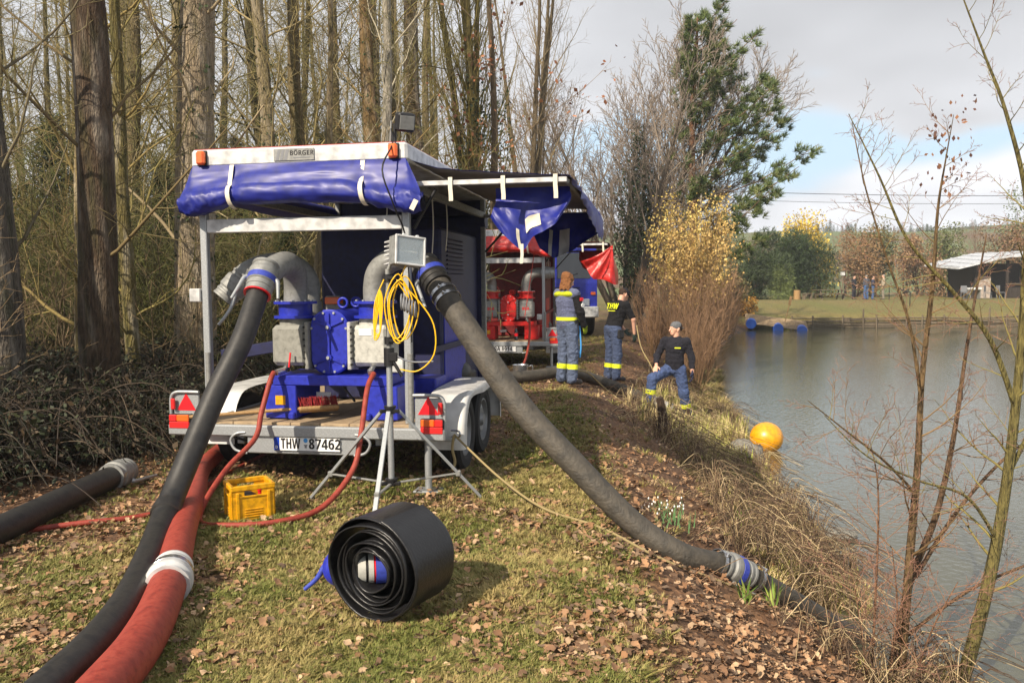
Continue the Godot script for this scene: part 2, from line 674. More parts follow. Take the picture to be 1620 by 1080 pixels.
func ground_tone(x: float, z: float) -> Color:
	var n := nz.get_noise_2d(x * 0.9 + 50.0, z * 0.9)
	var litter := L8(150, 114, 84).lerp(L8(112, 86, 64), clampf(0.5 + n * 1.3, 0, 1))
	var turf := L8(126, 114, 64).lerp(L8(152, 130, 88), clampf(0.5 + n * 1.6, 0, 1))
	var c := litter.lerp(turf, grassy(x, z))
	if z > FAR_Z:
		var d := x - shore(z)
		if d > -0.45:
			c = c.lerp(L8(58, 48, 36), smoothstep(-0.45, -0.05, d))
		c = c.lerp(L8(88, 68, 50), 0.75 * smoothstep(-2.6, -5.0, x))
	else:
		c = L8(126, 132, 66).lerp(L8(150, 136, 84), clampf(0.5 + n, 0, 1))
		if z < -75.0:
			var f := nz.get_noise_2d(x * 0.02 + 3.0, z * 0.035)
			var field := L8(122, 142, 92) if f > -0.12 else L8(128, 108, 84)
			c = c.lerp(field, smoothstep(-75.0, -90.0, z))
	return c

func ground_sheet() -> void:
	var xs := spaced(-330, 330, -5.0, 5.6, 0.13, 1.09)
	var zs := spaced(-420, 30, -19.0, -1.6, 0.14, 1.07)
	for k in zs.size():   # one row of cells stands upright at the far bank
		if zs[k] < FAR_Z:
			continue
		zs[k] = FAR_Z + 0.1
		zs[k - 1] = FAR_Z - 0.1
		break
	var b := MB.new()
	var rows := []
	for z in zs:
		var row := PackedVector3Array()
		for x in xs:
			row.append(Vector3(x, height(x, z), z))
		rows.append(row)
	b.grid(rows, false, -1.0)
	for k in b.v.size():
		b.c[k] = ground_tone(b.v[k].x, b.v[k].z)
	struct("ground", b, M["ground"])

func pond() -> void:
	var b := MB.new()
	b.flat([Vector3(1.5, WATER, 11), Vector3(70, WATER, 11), Vector3(70, WATER, FAR_Z - 0.05), Vector3(1.5, WATER, FAR_Z - 0.05)], Vector3.UP)
	struct("pond", b, M["pond"])

func leaf_mesh(curl: float, w: float, kind := 0) -> ArrayMesh:
	var b := MB.new()
	var rows := []
	for a in 6:
		var t := a / 5.0
		var wd: float = w * [[0.1, 0.95, 0.8, 1.05, 0.6, 0.03], [0.2, 0.7, 1.1, 0.85, 0.7, 0.1], [0.35, 1.0, 0.7, 0.9, 0.35, 0.02], [0.1, 0.6, 0.95, 1.0, 0.95, 0.2]][kind][a]
		var row := PackedVector3Array()
		for q in 3:
			var s := q - 1.0
			row.append(Vector3(s * wd * (1.0 + 0.25 * sin(kind * 3.0 + a * 2.1 + s * 1.3)), absf(s) * wd * curl * (0.6 + 0.5 * sin(a * 1.9 + kind + s)) + sin(t * 3.0 + kind) * curl * 0.4, t - 0.5))
		rows.append(row)
	b.grid(rows, false, 1.0)
	return b.done()

func tuft_mesh(blades: int, lean: float, seed_: int) -> ArrayMesh:
	var r := RandomNumberGenerator.new()
	r.seed = seed_
	var b := MB.new()
	for k in blades:
		var g := r.randf() * TAU
		var o := Vector3(cos(g), 0, sin(g))
		var root := o * r.randf() * 0.35
		var side := Vector3(-o.z, 0, o.x) * 0.045
		var hh := r.randf_range(0.5, 1.0)
		var bend := lean * r.randf_range(0.4, 1.4)
		var mid := root + Vector3.UP * hh * 0.6 + o * bend * 0.3
		var tip := root + Vector3.UP * hh * r.randf_range(0.8, 1.0) + o * bend
		var nn := (Vector3.UP * 0.55 - o * 0.8).normalized()
		b.tri(root - side, root + side, mid + side * 0.7, nn)
		b.tri(root - side, mid + side * 0.7, mid - side * 0.7, nn)
		b.tri(mid - side * 0.7, mid + side * 0.7, tip, nn)
	return b.done()

const LEAF_TONES := [[150, 116, 86], [174, 140, 106], [126, 94, 68], [190, 160, 126], [142, 104, 72], [100, 76, 56], [160, 122, 88], [120, 98, 78]]

func ground_cover() -> void:
	var r := rng
	r.seed = 77
	var meshes := [leaf_mesh(0.15, 0.33, 0), leaf_mesh(0.5, 0.4, 1), leaf_mesh(0.95, 0.34, 2), leaf_mesh(0.3, 0.3, 3)]
	var put := [[], [], [], []]
	var tint := [[], [], [], []]
	var singles := 0
	var ground := get_node("ground")
	var tries := 0
	var made := 0
	while made < 46000 and tries < 300000:
		tries += 1
		var z := -2.2 * pow(9.0, r.randf())
		var x := r.randf_range(-0.72, 0.5) * -z
		var d := x - shore(z)
		if d > -0.25:
			continue
		var g := grassy(x, z)
		var keep := 0.85 - 0.62 * g
		if nz.get_noise_2d(x * 2.0 + 80.0, z * 2.0) < -0.12:
			keep *= 0.35
		if r.randf() > keep:
			continue
		made += 1
		var k := r.randi() % 4
		var s := 0.011 + 0.044 * pow(r.randf(), 1.9)
		var bas := Basis(Vector3.UP, r.randf() * TAU) * Basis(rv().normalized(), r.randf_range(0.0, 0.35))
		var t: Array = pick(LEAF_TONES)
		var c := L8(t[0], t[1], t[2]) * r.randf_range(0.75, 1.15)
		c.a = 1.0
		var at := Transform3D(bas.scaled(Vector3.ONE * s), Vector3(x, height(x, z) + 0.012 + r.randf() * 0.012, z))
		if z > -3.7 and absf(x) < -z * 0.6 and singles < 260 and s > 0.034:
			singles += 1
			var o := MeshInstance3D.new()
			o.name = "fallen_leaf"
			o.mesh = meshes[k]
			o.material_override = leaf_material(singles % 8)
			o.transform = at
			ground.add_child(o, true)
			continue
		put[k].append(at)
		tint[k].append(c)
	for k in 4:
		scatter("leaf_litter", meshes[k], M["dry_leaf"], put[k], tint[k])
	# short mossy turf on the path
	var tm := [tuft_mesh(9, 0.5, 1), tuft_mesh(9, 0.9, 2)]
	var tp := [[], []]
	var tt := [[], []]
	made = 0
	tries = 0
	while made < 62000 and tries < 260000:
		tries += 1
		var z := -2.2 * pow(11.0, r.randf())
		var x := r.randf_range(-0.66, 0.35) * -z
		if r.randf() > grassy(x, z) * 1.15:
			continue
		if x - shore(z) > -0.6:
			continue
		made += 1
		var s := r.randf_range(0.018, 0.045) * (1.0 + 0.03 * -z)
		var k := r.randi() % 2
		var c: Color = L8(112, 118, 50).lerp(L8(170, 150, 96), clampf(r.randf() * 0.8 + nz.get_noise_2d(x, z) * 0.9, 0, 1))
		tp[k].append(Transform3D(Basis(Vector3.UP, r.randf() * TAU).scaled(Vector3(1.3, 1.0, 1.3) * s), Vector3(x, height(x, z) - 0.004, z)))
		tt[k].append(c)
	for k in 2:
		scatter("short_grass", tm[k], M["leaf"], tp[k], tt[k])

func leaf_material(k: int) -> Material:
	var key := "single_leaf_%d" % k
	if not M.has(key):
		var t: Array = LEAF_TONES[k]
		mat(key, Color8(t[0], t[1], t[2]), 0.85)
	return M[key]

# ---------------------------------------------------------------- trees
func grow(lm: MB, tm: MB, p: Vector3, d: Vector3, L: float, r: float, lev: int, S: Dictionary, tips: Array) -> void:
	var seg: int = S.seg[lev]
	var pts := PackedVector3Array([p])
	var rad := [r]
	var top: int = S.kids.size()
	var end: float = r * (0.12 if lev == 0 else 0.3 if lev < top else 0.4)
	for k in seg:
		d = (d + rv() * float(S.wob[lev]) + Vector3.UP * float(S.up[lev])).normalized()
		p += d * (L / seg)
		pts.append(p)
		rad.append(lerpf(r, end, float(k + 1) / seg))
	var b := lm if lev < int(S.get("coarse", 1)) else tm
	var tone: Color = S.tone[mini(lev, S.tone.size() - 1)]
	b.col = tone * rng.randf_range(0.8, 1.2)
	var first := b.v.size()
	b.tube(pts, rad, S.sides[lev], false, 0.10 if lev == 0 else 0.0, rng.randf() * 9.0)
	if lev == 0 and S.has("patch"):
		for k in range(first, b.v.size()):
			var q := b.v[k] * Vector3(9.0, 1.7, 9.0)
			var m := nz.get_noise_3d(q.x + r * 90.0, q.y, q.z)
			b.c[k] = b.c[k].lerp(S.patch[0], smoothstep(0.05, 0.4, m)).lerp(S.patch[1], smoothstep(-0.05, -0.45, m) * 0.7)
	if lev >= top:
		tips.append(p)
		tips.append(pts[pts.size() / 2])
		return
	var n: int = S.kids[lev]
	var g := rng.randf() * TAU
	for k in n:
		var t := lerpf(S.from[lev], 0.98, (k + rng.randf()) / n)
		var f := t * seg
		var q := mini(int(f), seg - 1)
		var at := pts[q].lerp(pts[q + 1], f - q)
		var dir := (pts[q + 1] - pts[q]).normalized()
		g += 2.4 + rng.randf_range(-0.5, 0.5)
		var side := dir.cross(Vector3.UP if absf(dir.y) < 0.95 else Vector3.RIGHT).normalized().rotated(dir, g)
		var nd := dir.rotated(side, float(S.ang[lev]) * rng.randf_range(0.75, 1.25))
		var l2: float = L * float(S.len[lev]) * lerpf(1.0, float(S.get("taper", 0.4)), (t - float(S.from[lev])) / (1.0 - float(S.from[lev]))) * rng.randf_range(0.65, 1.25)
		var r2: float = maxf(lerpf(rad[q], rad[q + 1], f - q) * float(S.rad[lev]), float(S.get("thin", 0.004)))
		grow(lm, tm, at, nd, l2, r2, lev + 1, S, tips)

var last_trunk := PackedVector3Array()
func tree(called: String, label: String, S: Dictionary, at: Vector3, turn: float, group := "", bark := "bark") -> Node3D:
	var o := thing(called, label, S.get("sort", "tree"), at, turn, group)
	o.set_meta("base", called)
	var lm := MB.new()
	var tm := MB.new()
	var tips := []
	for k in int(S.get("stems", 1)):
		var lean := Vector3(rng.randf_range(-1, 1), 0, rng.randf_range(-1, 1)) * float(S.get("spread", 0.0))
		var off := lean * 0.35 if int(S.get("stems", 1)) > 1 else Vector3.ZERO
		grow(lm, tm, off - Vector3.UP * 0.15, (Vector3.UP + lean + S.get("lean", Vector3.ZERO)).normalized(), float(S.h) * (rng.randf_range(0.75, 1.05) if int(S.get("stems", 1)) > 1 else 1.0), S.r, 0, S, tips)
	last_trunk = lm.v.slice(0, int(S.sides[0]) * (int(S.seg[0]) + 1))
	obj("trunk" if int(S.get("stems", 1)) == 1 else "stems", lm, M[bark], o)
	if tm.v.size():
		obj("branches", tm, M["twig"], o)
	if S.has("leaf"):
		var cr := MB.new()
		for p in tips:
			for q in int(S.leaf_n):
				cr.col = L8(pick(S.leaf)[0], 0, 0)
				var c: Array = pick(S.leaf)
				cr.col = L8(c[0], c[1], c[2]) * rng.randf_range(0.75, 1.2)
				leaflet(cr, p + rv() * float(S.leaf_r), float(S.leaf_s) * rng.randf_range(0.6, 1.3), float(S.get("droop", 0.0)))
		obj("foliage", cr, M["leaf"], o)
	return o

func leaflet(b: MB, p: Vector3, s: float, droop := 0.0) -> void:
	var a := (rv() + Vector3.DOWN * droop).normalized() * s
	var w := a.cross(rv()).normalized() * s * 0.33
	var nn := a.cross(w).normalized()
	b.tri(p, p + a * 0.55 + w, p + a, nn)
	b.tri(p, p + a, p + a * 0.55 - w, nn)

func needles(b: MB, p: Vector3, d: Vector3, s: float, n: int) -> void:
	for k in n:
		var a := (d * 0.9 + rv()).normalized() * s * rng.randf_range(0.6, 1.1)
		var w := a.cross(rv()).normalized() * s * 0.055
		b.tri(p - w, p + w, p + a, a.cross(w).normalized())

func ivy(o: Node3D, path: PackedVector3Array, r: float, n: int, s: float) -> void:
	var b := MB.new()
	for k in n:
		var f := rng.randf() * (path.size() - 1)
		var q := mini(int(f), path.size() - 2)
		var p := path[q].lerp(path[q + 1], f - q) + rv() * r
		b.col = L8(52, 66, 34) * rng.randf_range(0.6, 1.3)
		leaflet(b, p, s * rng.randf_range(0.7, 1.3), 0.6)
	obj("ivy", b, M["leaf"], o)

const MOSS := [128, 118, 62]

func tall_spec(h: float, r: float, tone: Color, twig: Color, v := 0) -> Dictionary:
	return {"h": h, "r": r, "seg": [14, 6, 4, 2], "wob": [0.06, 0.26, 0.28, 0.25], "up": [0.03, 0.07, 0.03, 0.0], "kids": [34 + 4 * v, 9, 6], "from": [0.13, 0.18, 0.15],
		"ang": [1.0 - 0.12 * v, 0.75, 0.7], "len": [0.21, 0.44, 0.5], "rad": [0.17, 0.5, 0.6], "sides": [12, 5, 3, 3], "tone": [tone, tone.lerp(twig, 0.6), twig, twig], "taper": 0.45, "thin": 0.006}

func forest() -> void:
	rng.seed = 101
	var grey := L8(128, 112, 88)
	var dark := L8(84, 70, 54)
	var tan_ := L8(150, 128, 96)
	var olive := L8(122, 112, 66)
	# the near trunks at the left
	var near := [
		["big_tree", "dark near trunk with pale bark patches at the left edge of the wood", -4.75, -7.6, 15.0, 0.20, L8(104, 96, 86), Vector3(0.02, 0, 0)],
		["big_tree", "thick dark brown mossy trunk, the widest at the left", -4.22, -8.4, 17.0, 0.205, L8(104, 84, 62), Vector3(0.015, 0, -0.02)],
		["forked_tree", "slim yellow green forked trunk right of the thick dark trunk", -4.35, -9.4, 12.0, 0.085, L8(136, 124, 72), Vector3.ZERO],
		["big_tree", "broad pale grey trunk left of the blue trailer", -4.12, -10.6, 18.0, 0.27, L8(176, 158, 130), Vector3(0.012, 0, 0)],
		["yellow_tree", "yellowish trunk close behind the thick dark trunk", -5.0, -9.6, 16.0, 0.13, L8(148, 128, 78), Vector3(0.0, 0, 0)],
		["slanted_tree", "thin pale slanted trunk seen through the frame of the blue trailer", -3.1, -12.0, 8.0, 0.085, L8(168, 148, 112), Vector3(0.19, 0, 0)],
		["pale_tree", "pale trunk rising behind the roof sign of the blue trailer", -4.25, -14.6, 17.0, 0.15, L8(156, 140, 106), Vector3(-0.01, 0, 0)],
		["tan_tree", "tan trunk behind the trailer roof, left one of a close pair", -2.55, -15.4, 18.0, 0.17, L8(158, 128, 84), Vector3.ZERO],
		["birch_tree", "white speckled birch trunk, right one of a close pair", -2.2, -14.9, 17.0, 0.11, L8(192, 184, 166), Vector3(0.01, 0, 0)],
		["dark_tree", "dark mossy trunk just right of the roof work lamp", -1.95, -18.6, 19.0, 0.24, L8(92, 78, 54), Vector3.ZERO]]
	for k in near.size():
		var a: Array = near[k]
		var S := tall_spec(a[4], a[5], a[6], Color(a[6]).lerp(olive, 0.6), k % 3)
		S.sides = [22 if k < 4 else 14, 6, 3, 3]
		S.seg = [70, 7, 4, 2]
		S.patch = [Color(a[6]).lerp(L8(200, 190, 172), 0.55), Color(a[6]).lerp(L8(70, 74, 36), 0.8)]
		S.kids = [34, 8, 4]
		S.from = [0.07 if k > 1 else 0.1, 0.15, 0.1]
		S.thin = 0.004
		S.lean = a[7]
		S.wob = [0.022, 0.26, 0.28, 0.25]
		S.rad = [0.11 if a[5] > 0.15 else 0.2, 0.5, 0.6]
		S.len = [0.13, 0.46, 0.5]
		var o := tree(a[0], a[1], S, Vector3(a[2], height(a[2], a[3]), a[3]), 0.0)
		if k in [3, 6, 7, 9]:
			var low := last_trunk.slice(0, int(last_trunk.size() * 0.36))
			var iv := MB.new()
			for q in 800:
				iv.col = L8(56, 70, 36) * rng.randf_range(0.6, 1.3)
				leaflet(iv, low[int(low.size() * pow(rng.randf(), 1.5))] + rv() * 0.05, rng.randf_range(0.035, 0.075), 0.7)
			obj("ivy", iv, M["leaf"], o)
	# the mossy clump of upright stems behind the trailers
	var P := {"h": 17.0, "r": 0.15, "stems": 7, "spread": 0.085, "seg": [14, 6, 3, 2], "wob": [0.04, 0.12, 0.2, 0.25], "up": [0.05, 0.16, 0.12, 0.0], "kids": [30, 6, 4], "from": [0.08, 0.15, 0.1], "ang": [0.55, 0.6, 0.7],
		"len": [0.22, 0.4, 0.5], "rad": [0.26, 0.5, 0.6], "sides": [8, 4, 3, 3], "tone": [L8(118, 106, 58), L8(126, 114, 58), L8(132, 120, 66)], "taper": 0.5, "thin": 0.005}
	var cl := tree("poplar_clump", "tall clump of upright mossy stems behind both trailers", P, Vector3(-1.0, 0, -24.0), 0.0)
	ivy(cl, PackedVector3Array([Vector3(0.2, 1, 0.3), Vector3(0.3, 7, 0.3)]), 0.7, 1700, 0.1)
	var P2 := P.duplicate()
	P2.stems = 4
	P2.tone = [L8(132, 116, 88), L8(140, 124, 92), L8(150, 132, 104)]
	tree("poplar_clump", "clump of slim grey brown stems right of the mossy clump", P2, Vector3(0.4, 0, -30.0), 1.0)
	# a bough with last year's leaves reaching out to the right
	var B := tall_spec(15.0, 0.12, L8(120, 104, 80), L8(140, 118, 92), 1)
	B.leaf = [[158, 104, 70], [176, 122, 84], [140, 92, 62]]
	B.leaf_n = 1
	B.leaf_r = 0.25
	B.leaf_s = 0.13
	B.kids = [18, 6, 3]
	tree("dry_leaved_tree", "bare tree holding dry brown leaves above the awning", B, Vector3(-0.5, 0, -20.5), 0.0)
	# slim bare trees farther along the path
	var slim := tall_spec(8.5, 0.07, L8(110, 98, 84), L8(124, 110, 96), 2)
	slim.from = [0.25, 0.15, 0.1]
	slim.kids = [22, 8, 5]
	slim.ang = [0.75, 0.7, 0.7]
	slim.len = [0.38, 0.45, 0.5]
	var sl := tree("slim_tree", "slim bare tree over the red awning, left of the two", slim, Vector3(0.9, 0, -31.0), 0.0, "slim bare trees behind the awning")
	dup(sl, Vector3(2.1, 0, -37.0), 2.0, 1.05, "slim bare tree farther off, just left of the wide fan shaped tree", "slim bare trees behind the awning")
	# the wood behind: a few kinds, many trees
	var kinds := []
	var tones := [[L8(128, 116, 78), L8(128, 122, 70)], [L8(96, 86, 62), L8(118, 110, 68)], [L8(150, 132, 94), L8(136, 124, 78)]]
	for k in 3:
		kinds.append(tall_spec(16.0 + k, 0.16 + 0.02 * k, tones[k][0], tones[k][1], k))
	for k in 3:
		kinds[k].patch = [L8(164, 148, 112), L8(84, 88, 40)]
	var protos := []
	var spots := []
	for row in 5:
		var z := -16.5 - row * 7.0
		var n := 7 + row * 2
		for k in n:
			var f := (k + rng.randf() * 0.9) / n
			var x := lerpf(-0.74, -0.075, f) * (-z)
			spots.append(Vector3(x, 0, z + rng.randf_range(-2.5, 2.5)))
	var labels := ["mid brown bare tree among many in the wood behind the blue trailer", "dark barked bare tree among many in the wood behind the blue trailer", "pale barked bare tree among many in the wood behind the blue trailer"]
	for k in spots.size():
		var p: Vector3 = spots[k]
		p.y = height(p.x, p.z) - 0.1
		if k < 3:
			protos.append(tree("woodland_tree", labels[k], kinds[k], p, rng.randf() * TAU, "trees of the wood"))
		else:
			dup(protos[k % 3], p, rng.randf() * TAU, rng.randf_range(0.75, 1.15), labels[k % 3], "trees of the wood")
	# dark evergreens in the wood
	var ev := conifer_mesh(5.0, 1.5, 34, L8(52, 62, 30))
	for k in 13:
		var z: float = [-14.5, -17.0, -19.5, -24.0, -28.0, -22.0, -33.0, -38.0, -19.0, -13.4, -15.6, -12.8, -17.5][k]
		var x: float = z * [0.42, 0.27, 0.335, 0.22, 0.5, 0.13, 0.33, 0.4, 0.55, 0.27, 0.31, 0.5, 0.62][k]
		var o := thing("evergreen", "low dark evergreen among the bare trees of the wood", "tree", Vector3(x, height(x, z), z), k * 1.3, "evergreens in the wood")
		o.scale = Vector3.ONE * [0.75, 0.8, 0.9, 1.2, 1.3, 0.9, 1.5, 1.6, 1.1, 0.5, 0.6, 0.6, 0.9][k]
		for part in 2:
			var mi := MeshInstance3D.new()
			mi.name = ["trunk", "foliage"][part]
			mi.mesh = ev[part]
			mi.material_override = M[["limb", "needle"][part]]
			o.add_child(mi, true)
	# tangled undergrowth that reads as one mass
	var th := []
	for k in 3:
		var lm := MB.new()
		var tips := []
		var S := {"h": 3.2, "r": 0.014, "seg": [6, 4, 3], "wob": [0.2, 0.25, 0.3], "up": [0.0, 0.0, 0.0], "kids": [9, 5], "from": [0.15, 0.1], "ang": [0.8, 0.8], "len": [0.4, 0.5], "rad": [0.6, 0.7], "sides": [3, 3, 3],
			"tone": [L8(108, 104, 68), L8(120, 114, 78), L8(100, 100, 60)], "coarse": 9, "thin": 0.0045}
		for s in 9:
			grow(lm, lm, Vector3(rng.randf_range(-0.6, 0.6), -0.1, rng.randf_range(-0.6, 0.6)), (Vector3.UP + rv() * 0.6).normalized(), rng.randf_range(1.8, 3.4), 0.014, 0, S, tips)
		th.append(lm.done())
	for k in 3:
		var where := []
		var tint := []
		for q in 330:
			var z := -11.5 - 44.0 * pow(rng.randf(), 1.2)
			var x := -z * rng.randf_range(-0.72, -0.09)
			if x > -2.6 and z > -13.0:
				continue
			if x > -3.4 and z > -19.0 and z < -9.0:
				continue
			var s := rng.randf_range(0.6, 1.35)
			where.append(Transform3D(Basis(Vector3.UP, rng.randf() * TAU).scaled(Vector3(s, s * rng.randf_range(0.8, 1.3), s)), Vector3(x, height(x, z), z)))
			var w := rng.randf_range(0.5, 1.15)
			tint.append(Color(w, w, w) * (pick([Color(0.95, 1.08, 0.7), Color(1.15, 0.9, 0.75), Color(0.8, 0.85, 0.62), Color(1.0, 0.98, 0.9)]) as Color))
		scatter("undergrowth", th[k], M["twig"], where, tint)
	brambles()
	wood_edge()
	# a garden building glimpsed through the trees
	var hut := thing("garden_wall", "small pale wall glimpsed between the dark trunks at left", "wall", Vector3(-13.6, 0, -24.5), 0.2)
	var b := MB.new()
	b.box(Vector3(0, 0.9, 0), Vector3(1.5, 1.8, 0.25), 0.02)
	obj("wall_face", b, M["wall_plaster"], hut)
	var b2 := MB.new()
	b2.box(Vector3(0, 1.84, 0), Vector3(1.6, 0.08, 0.36), 0.02)
	obj("coping", b2, M["stone"], hut)

func conifer_mesh(h: float, r: float, whorls: int, tone: Color) -> Array:
	var lm := MB.new()
	var cm := MB.new()
	lm.col = L8(84, 70, 52)
	lm.tube(PackedVector3Array([Vector3(0, -0.1, 0), Vector3(0, h * 0.5, 0), Vector3(0, h, 0)]), [0.09, 0.06, 0.01], 7, false)
	for k in whorls:
		var t := float(k) / whorls
		for q in 5:
			var g := k * 0.9 + q * TAU / 5.0 + rng.randf() * 0.5
			var L := r * (1.05 - t) * rng.randf_range(0.65, 1.15)
			var base := Vector3(0, h * (0.06 + 0.94 * t), 0)
			var d := Vector3(cos(g), -0.15 + t * 0.5, sin(g)).normalized()
			lm.tube(PackedVector3Array([base, base + d * L]), [0.014, 0.004], 3, false)
			var n := int(4 + L * 7)
			for s in n:
				var f := (s + 0.5) / n
				cm.col = tone * rng.randf_range(0.7, 1.35)
				needles(cm, base + d * L * f + rv() * 0.06, (d + Vector3.DOWN * 0.3).normalized(), 0.26, 6)
	return [lm.done(), cm.done()]

func brambles() -> void:
	# the dark thicket along the left of the path: arching canes and small leaves
	var kinds := []
	for k in 3:
		var b := MB.new()
		for s in 20:
			var g := rng.randf() * TAU
			var o := Vector3(cos(g), 0, sin(g))
			var L := rng.randf_range(0.6, 1.3)
			var hh := rng.randf_range(0.25, 0.8)
			var a := Vector3(rng.randf_range(-0.4, 0.4), -0.05, rng.randf_range(-0.4, 0.4))
			var p := spline([a, a + o * L * 0.3 + Vector3.UP * hh * 0.85, a + o * L * 0.7 + Vector3.UP * hh, a + o * L + Vector3.UP * hh * 0.45], 4)
			b.col = pick([L8(60, 48, 38), L8(96, 80, 62), L8(56, 52, 36)])
			b.tube(p, 0.0045, 3, false)
			for q in 15:
				var f := p[rng.randi() % p.size()]
				b.col = pick([L8(40, 50, 26), L8(50, 60, 32), L8(60, 64, 38), L8(78, 62, 42)])
				leaflet(b, f + rv() * 0.09, rng.randf_range(0.022, 0.075), 0.2)
		kinds.append(b.done())
	for k in 3:
		var where := []
		var tint := []
		for q in 230:
			var z := rng.randf_range(-12.5, -5.4)
			var x := -3.35 - 3.8 * pow(rng.randf(), 1.3) - maxf(0.0, -6.8 - z) * 0.12
			if z > -7.1 and x > -4.15:
				continue
			var s := rng.randf_range(0.7, 1.15) * (0.75 if x > -3.9 else 1.0)
			where.append(Transform3D(Basis(Vector3.UP, rng.randf() * TAU).scaled(Vector3.ONE * s), Vector3(x, height(x, z), z)))
			tint.append(Color.WHITE * rng.randf_range(0.5, 0.95))
		scatter("bramble_thicket", kinds[k], M["leaf"], where, tint)
	# thin bare whips standing in the thicket
	var S := {"h": 2.6, "r": 0.012, "stems": 6, "spread": 0.45, "seg": [8, 4, 3], "wob": [0.13, 0.2, 0.25], "up": [0.05, 0.0, 0.0], "kids": [9, 4], "from": [0.2, 0.1], "ang": [0.8, 0.8], "len": [0.3, 0.45], "rad": [0.55, 0.7], "sides": [4, 3, 3],
		"tone": [L8(120, 104, 78), L8(132, 112, 84)], "thin": 0.003, "sort": "shrub"}
	var base: Node3D = null
	for k in 12:
		var z := rng.randf_range(-11.5, -6.8)
		var x := rng.randf_range(-6.6, -3.9)
		var lab := "bare whippy shrub standing in the dark bramble thicket at left"
		if base == null:
			base = tree("whip_shrub", lab, S, Vector3(x, 0, z), 0.0, "shrubs in the bramble thicket", "limb")
		else:
			dup(base, Vector3(x, 0, z), rng.randf() * TAU, rng.randf_range(0.7, 1.4), lab, "shrubs in the bramble thicket")

func wood_edge() -> void:
	# the wood goes on along the left of the path, beside and behind the photographer
	var ev := conifer_mesh(10.5, 2.9, 40, L8(52, 64, 32))
	var k := 0
	for p in [[-10.2, -2.4], [-11.4, 0.8], [-13.2, -1.2]]:
		var o := thing("tall_evergreen", ["tall evergreen outside the photo, nearest beside the brambles", "tall evergreen outside the photo, level with the photographer", "tall evergreen outside the photo, in the second row by the brambles"][k], "tree", Vector3(p[0], height(p[0], p[1]), p[1]), k * 1.1, "tall evergreens beside the path")
		o.scale = Vector3.ONE * (0.85 + 0.05 * (k % 4))
		for part in 2:
			var mi := MeshInstance3D.new()
			mi.name = ["trunk", "foliage"][part]
			mi.mesh = ev[part]
			mi.material_override = M[["limb", "needle"][part]]
			o.add_child(mi, true)
		k += 1

func right_side_trees() -> void:
	rng.seed = 303
	# wide bare tree with ivy
	var K := {"h": 12.2, "r": 0.17, "stems": 10, "spread": 0.48, "seg": [12, 7, 4, 3], "wob": [0.04, 0.07, 0.13, 0.2], "up": [0.015, 0.06, 0.05, 0.0], "kids": [24, 10, 6], "from": [0.2, 0.2, 0.15], "ang": [0.66, 0.5, 0.55],
		"len": [0.42, 0.42, 0.45], "rad": [0.36, 0.5, 0.6], "sides": [8, 5, 3, 3], "tone": [L8(122, 110, 96), L8(136, 124, 110), L8(150, 136, 122)], "taper": 0.5, "thin": 0.014}
	var k := tree("fan_tree", "wide bare fan shaped tree with ivy on its stems left of the pine", K, Vector3(5.0, -0.1, -35.5), 0.6)
	ivy(k, PackedVector3Array([Vector3(0.1, 1.5, 0.3), Vector3(0.35, 6.2, 0.3)]), 0.75, 3000, 0.13)
	ivy(k, PackedVector3Array([Vector3(0.4, 5.5, 0.2), Vector3(0.5, 8.2, 0.2)]), 0.35, 700, 0.12)
	pine()
	# shrubs with catkins and last leaves on the bank before them
	var Y := {"h": 4.6, "r": 0.03, "stems": 12, "spread": 0.27, "seg": [8, 5, 3], "wob": [0.07, 0.12, 0.2], "up": [0.05, 0.07, 0.0], "kids": [12, 6], "from": [0.3, 0.15], "ang": [0.5, 0.6], "len": [0.36, 0.45], "rad": [0.5, 0.6], "sides": [5, 3, 3],
		"tone": [L8(128, 108, 78), L8(150, 124, 84)], "thin": 0.005, "leaf": [[216, 188, 100], [202, 174, 92], [222, 200, 124], [182, 154, 88]], "leaf_n": 2, "leaf_r": 0.16, "leaf_s": 0.085, "droop": 1.0, "sort": "shrub"}
	tree("catkin_shrub", "tall shrub hung with golden yellow catkins before the ivied tree", Y, Vector3(5.35, -0.3, -26.0), 0.0, "", "limb")
	Y.leaf = [[190, 158, 92], [176, 142, 84], [204, 174, 110]]
	Y.h = 3.7
	tree("catkin_shrub", "lower ochre shrub in front of the golden catkin shrub", Y, Vector3(5.0, -0.3, -23.2), 0.0, "", "limb")
	var R := {"h": 2.9, "r": 0.016, "stems": 22, "spread": 0.34, "seg": [7, 4, 3], "wob": [0.07, 0.14, 0.2], "up": [0.05, 0.05, 0.0], "kids": [10, 5], "from": [0.15, 0.1], "ang": [0.42, 0.6], "len": [0.36, 0.45], "rad": [0.6, 0.7], "sides": [4, 3, 3],
		"tone": [L8(142, 112, 78), L8(150, 118, 88), L8(156, 124, 96)], "thin": 0.0045, "sort": "shrub"}
	var spots := [[4.55, -20.6, 1.0], [5.0, -22.0, 1.1], [5.7, -24.4, 1.15], [4.2, -18.6, 0.72], [6.3, -27.2, 1.0], [3.7, -21.4, 0.8], [7.2, -30.0, 1.1], [8.3, -33.8, 1.1], [4.6, -25.0, 1.0], [9.8, -38.0, 1.0], [11.2, -42.0, 1.0]]
	var lab := "brown bare twiggy shrub on the left bank of the pond"
	var base := tree("twiggy_shrub", lab, R, Vector3(spots[0][0], height(spots[0][0], spots[0][1]), spots[0][1]), 0.0, "twiggy shrubs along the bank", "limb")
	for q in range(1, spots.size()):
		var s: Array = spots[q]
		dup(base, Vector3(s[0], height(s[0], s[1]), s[1]), q * 1.7, s[2], lab, "twiggy shrubs along the bank")

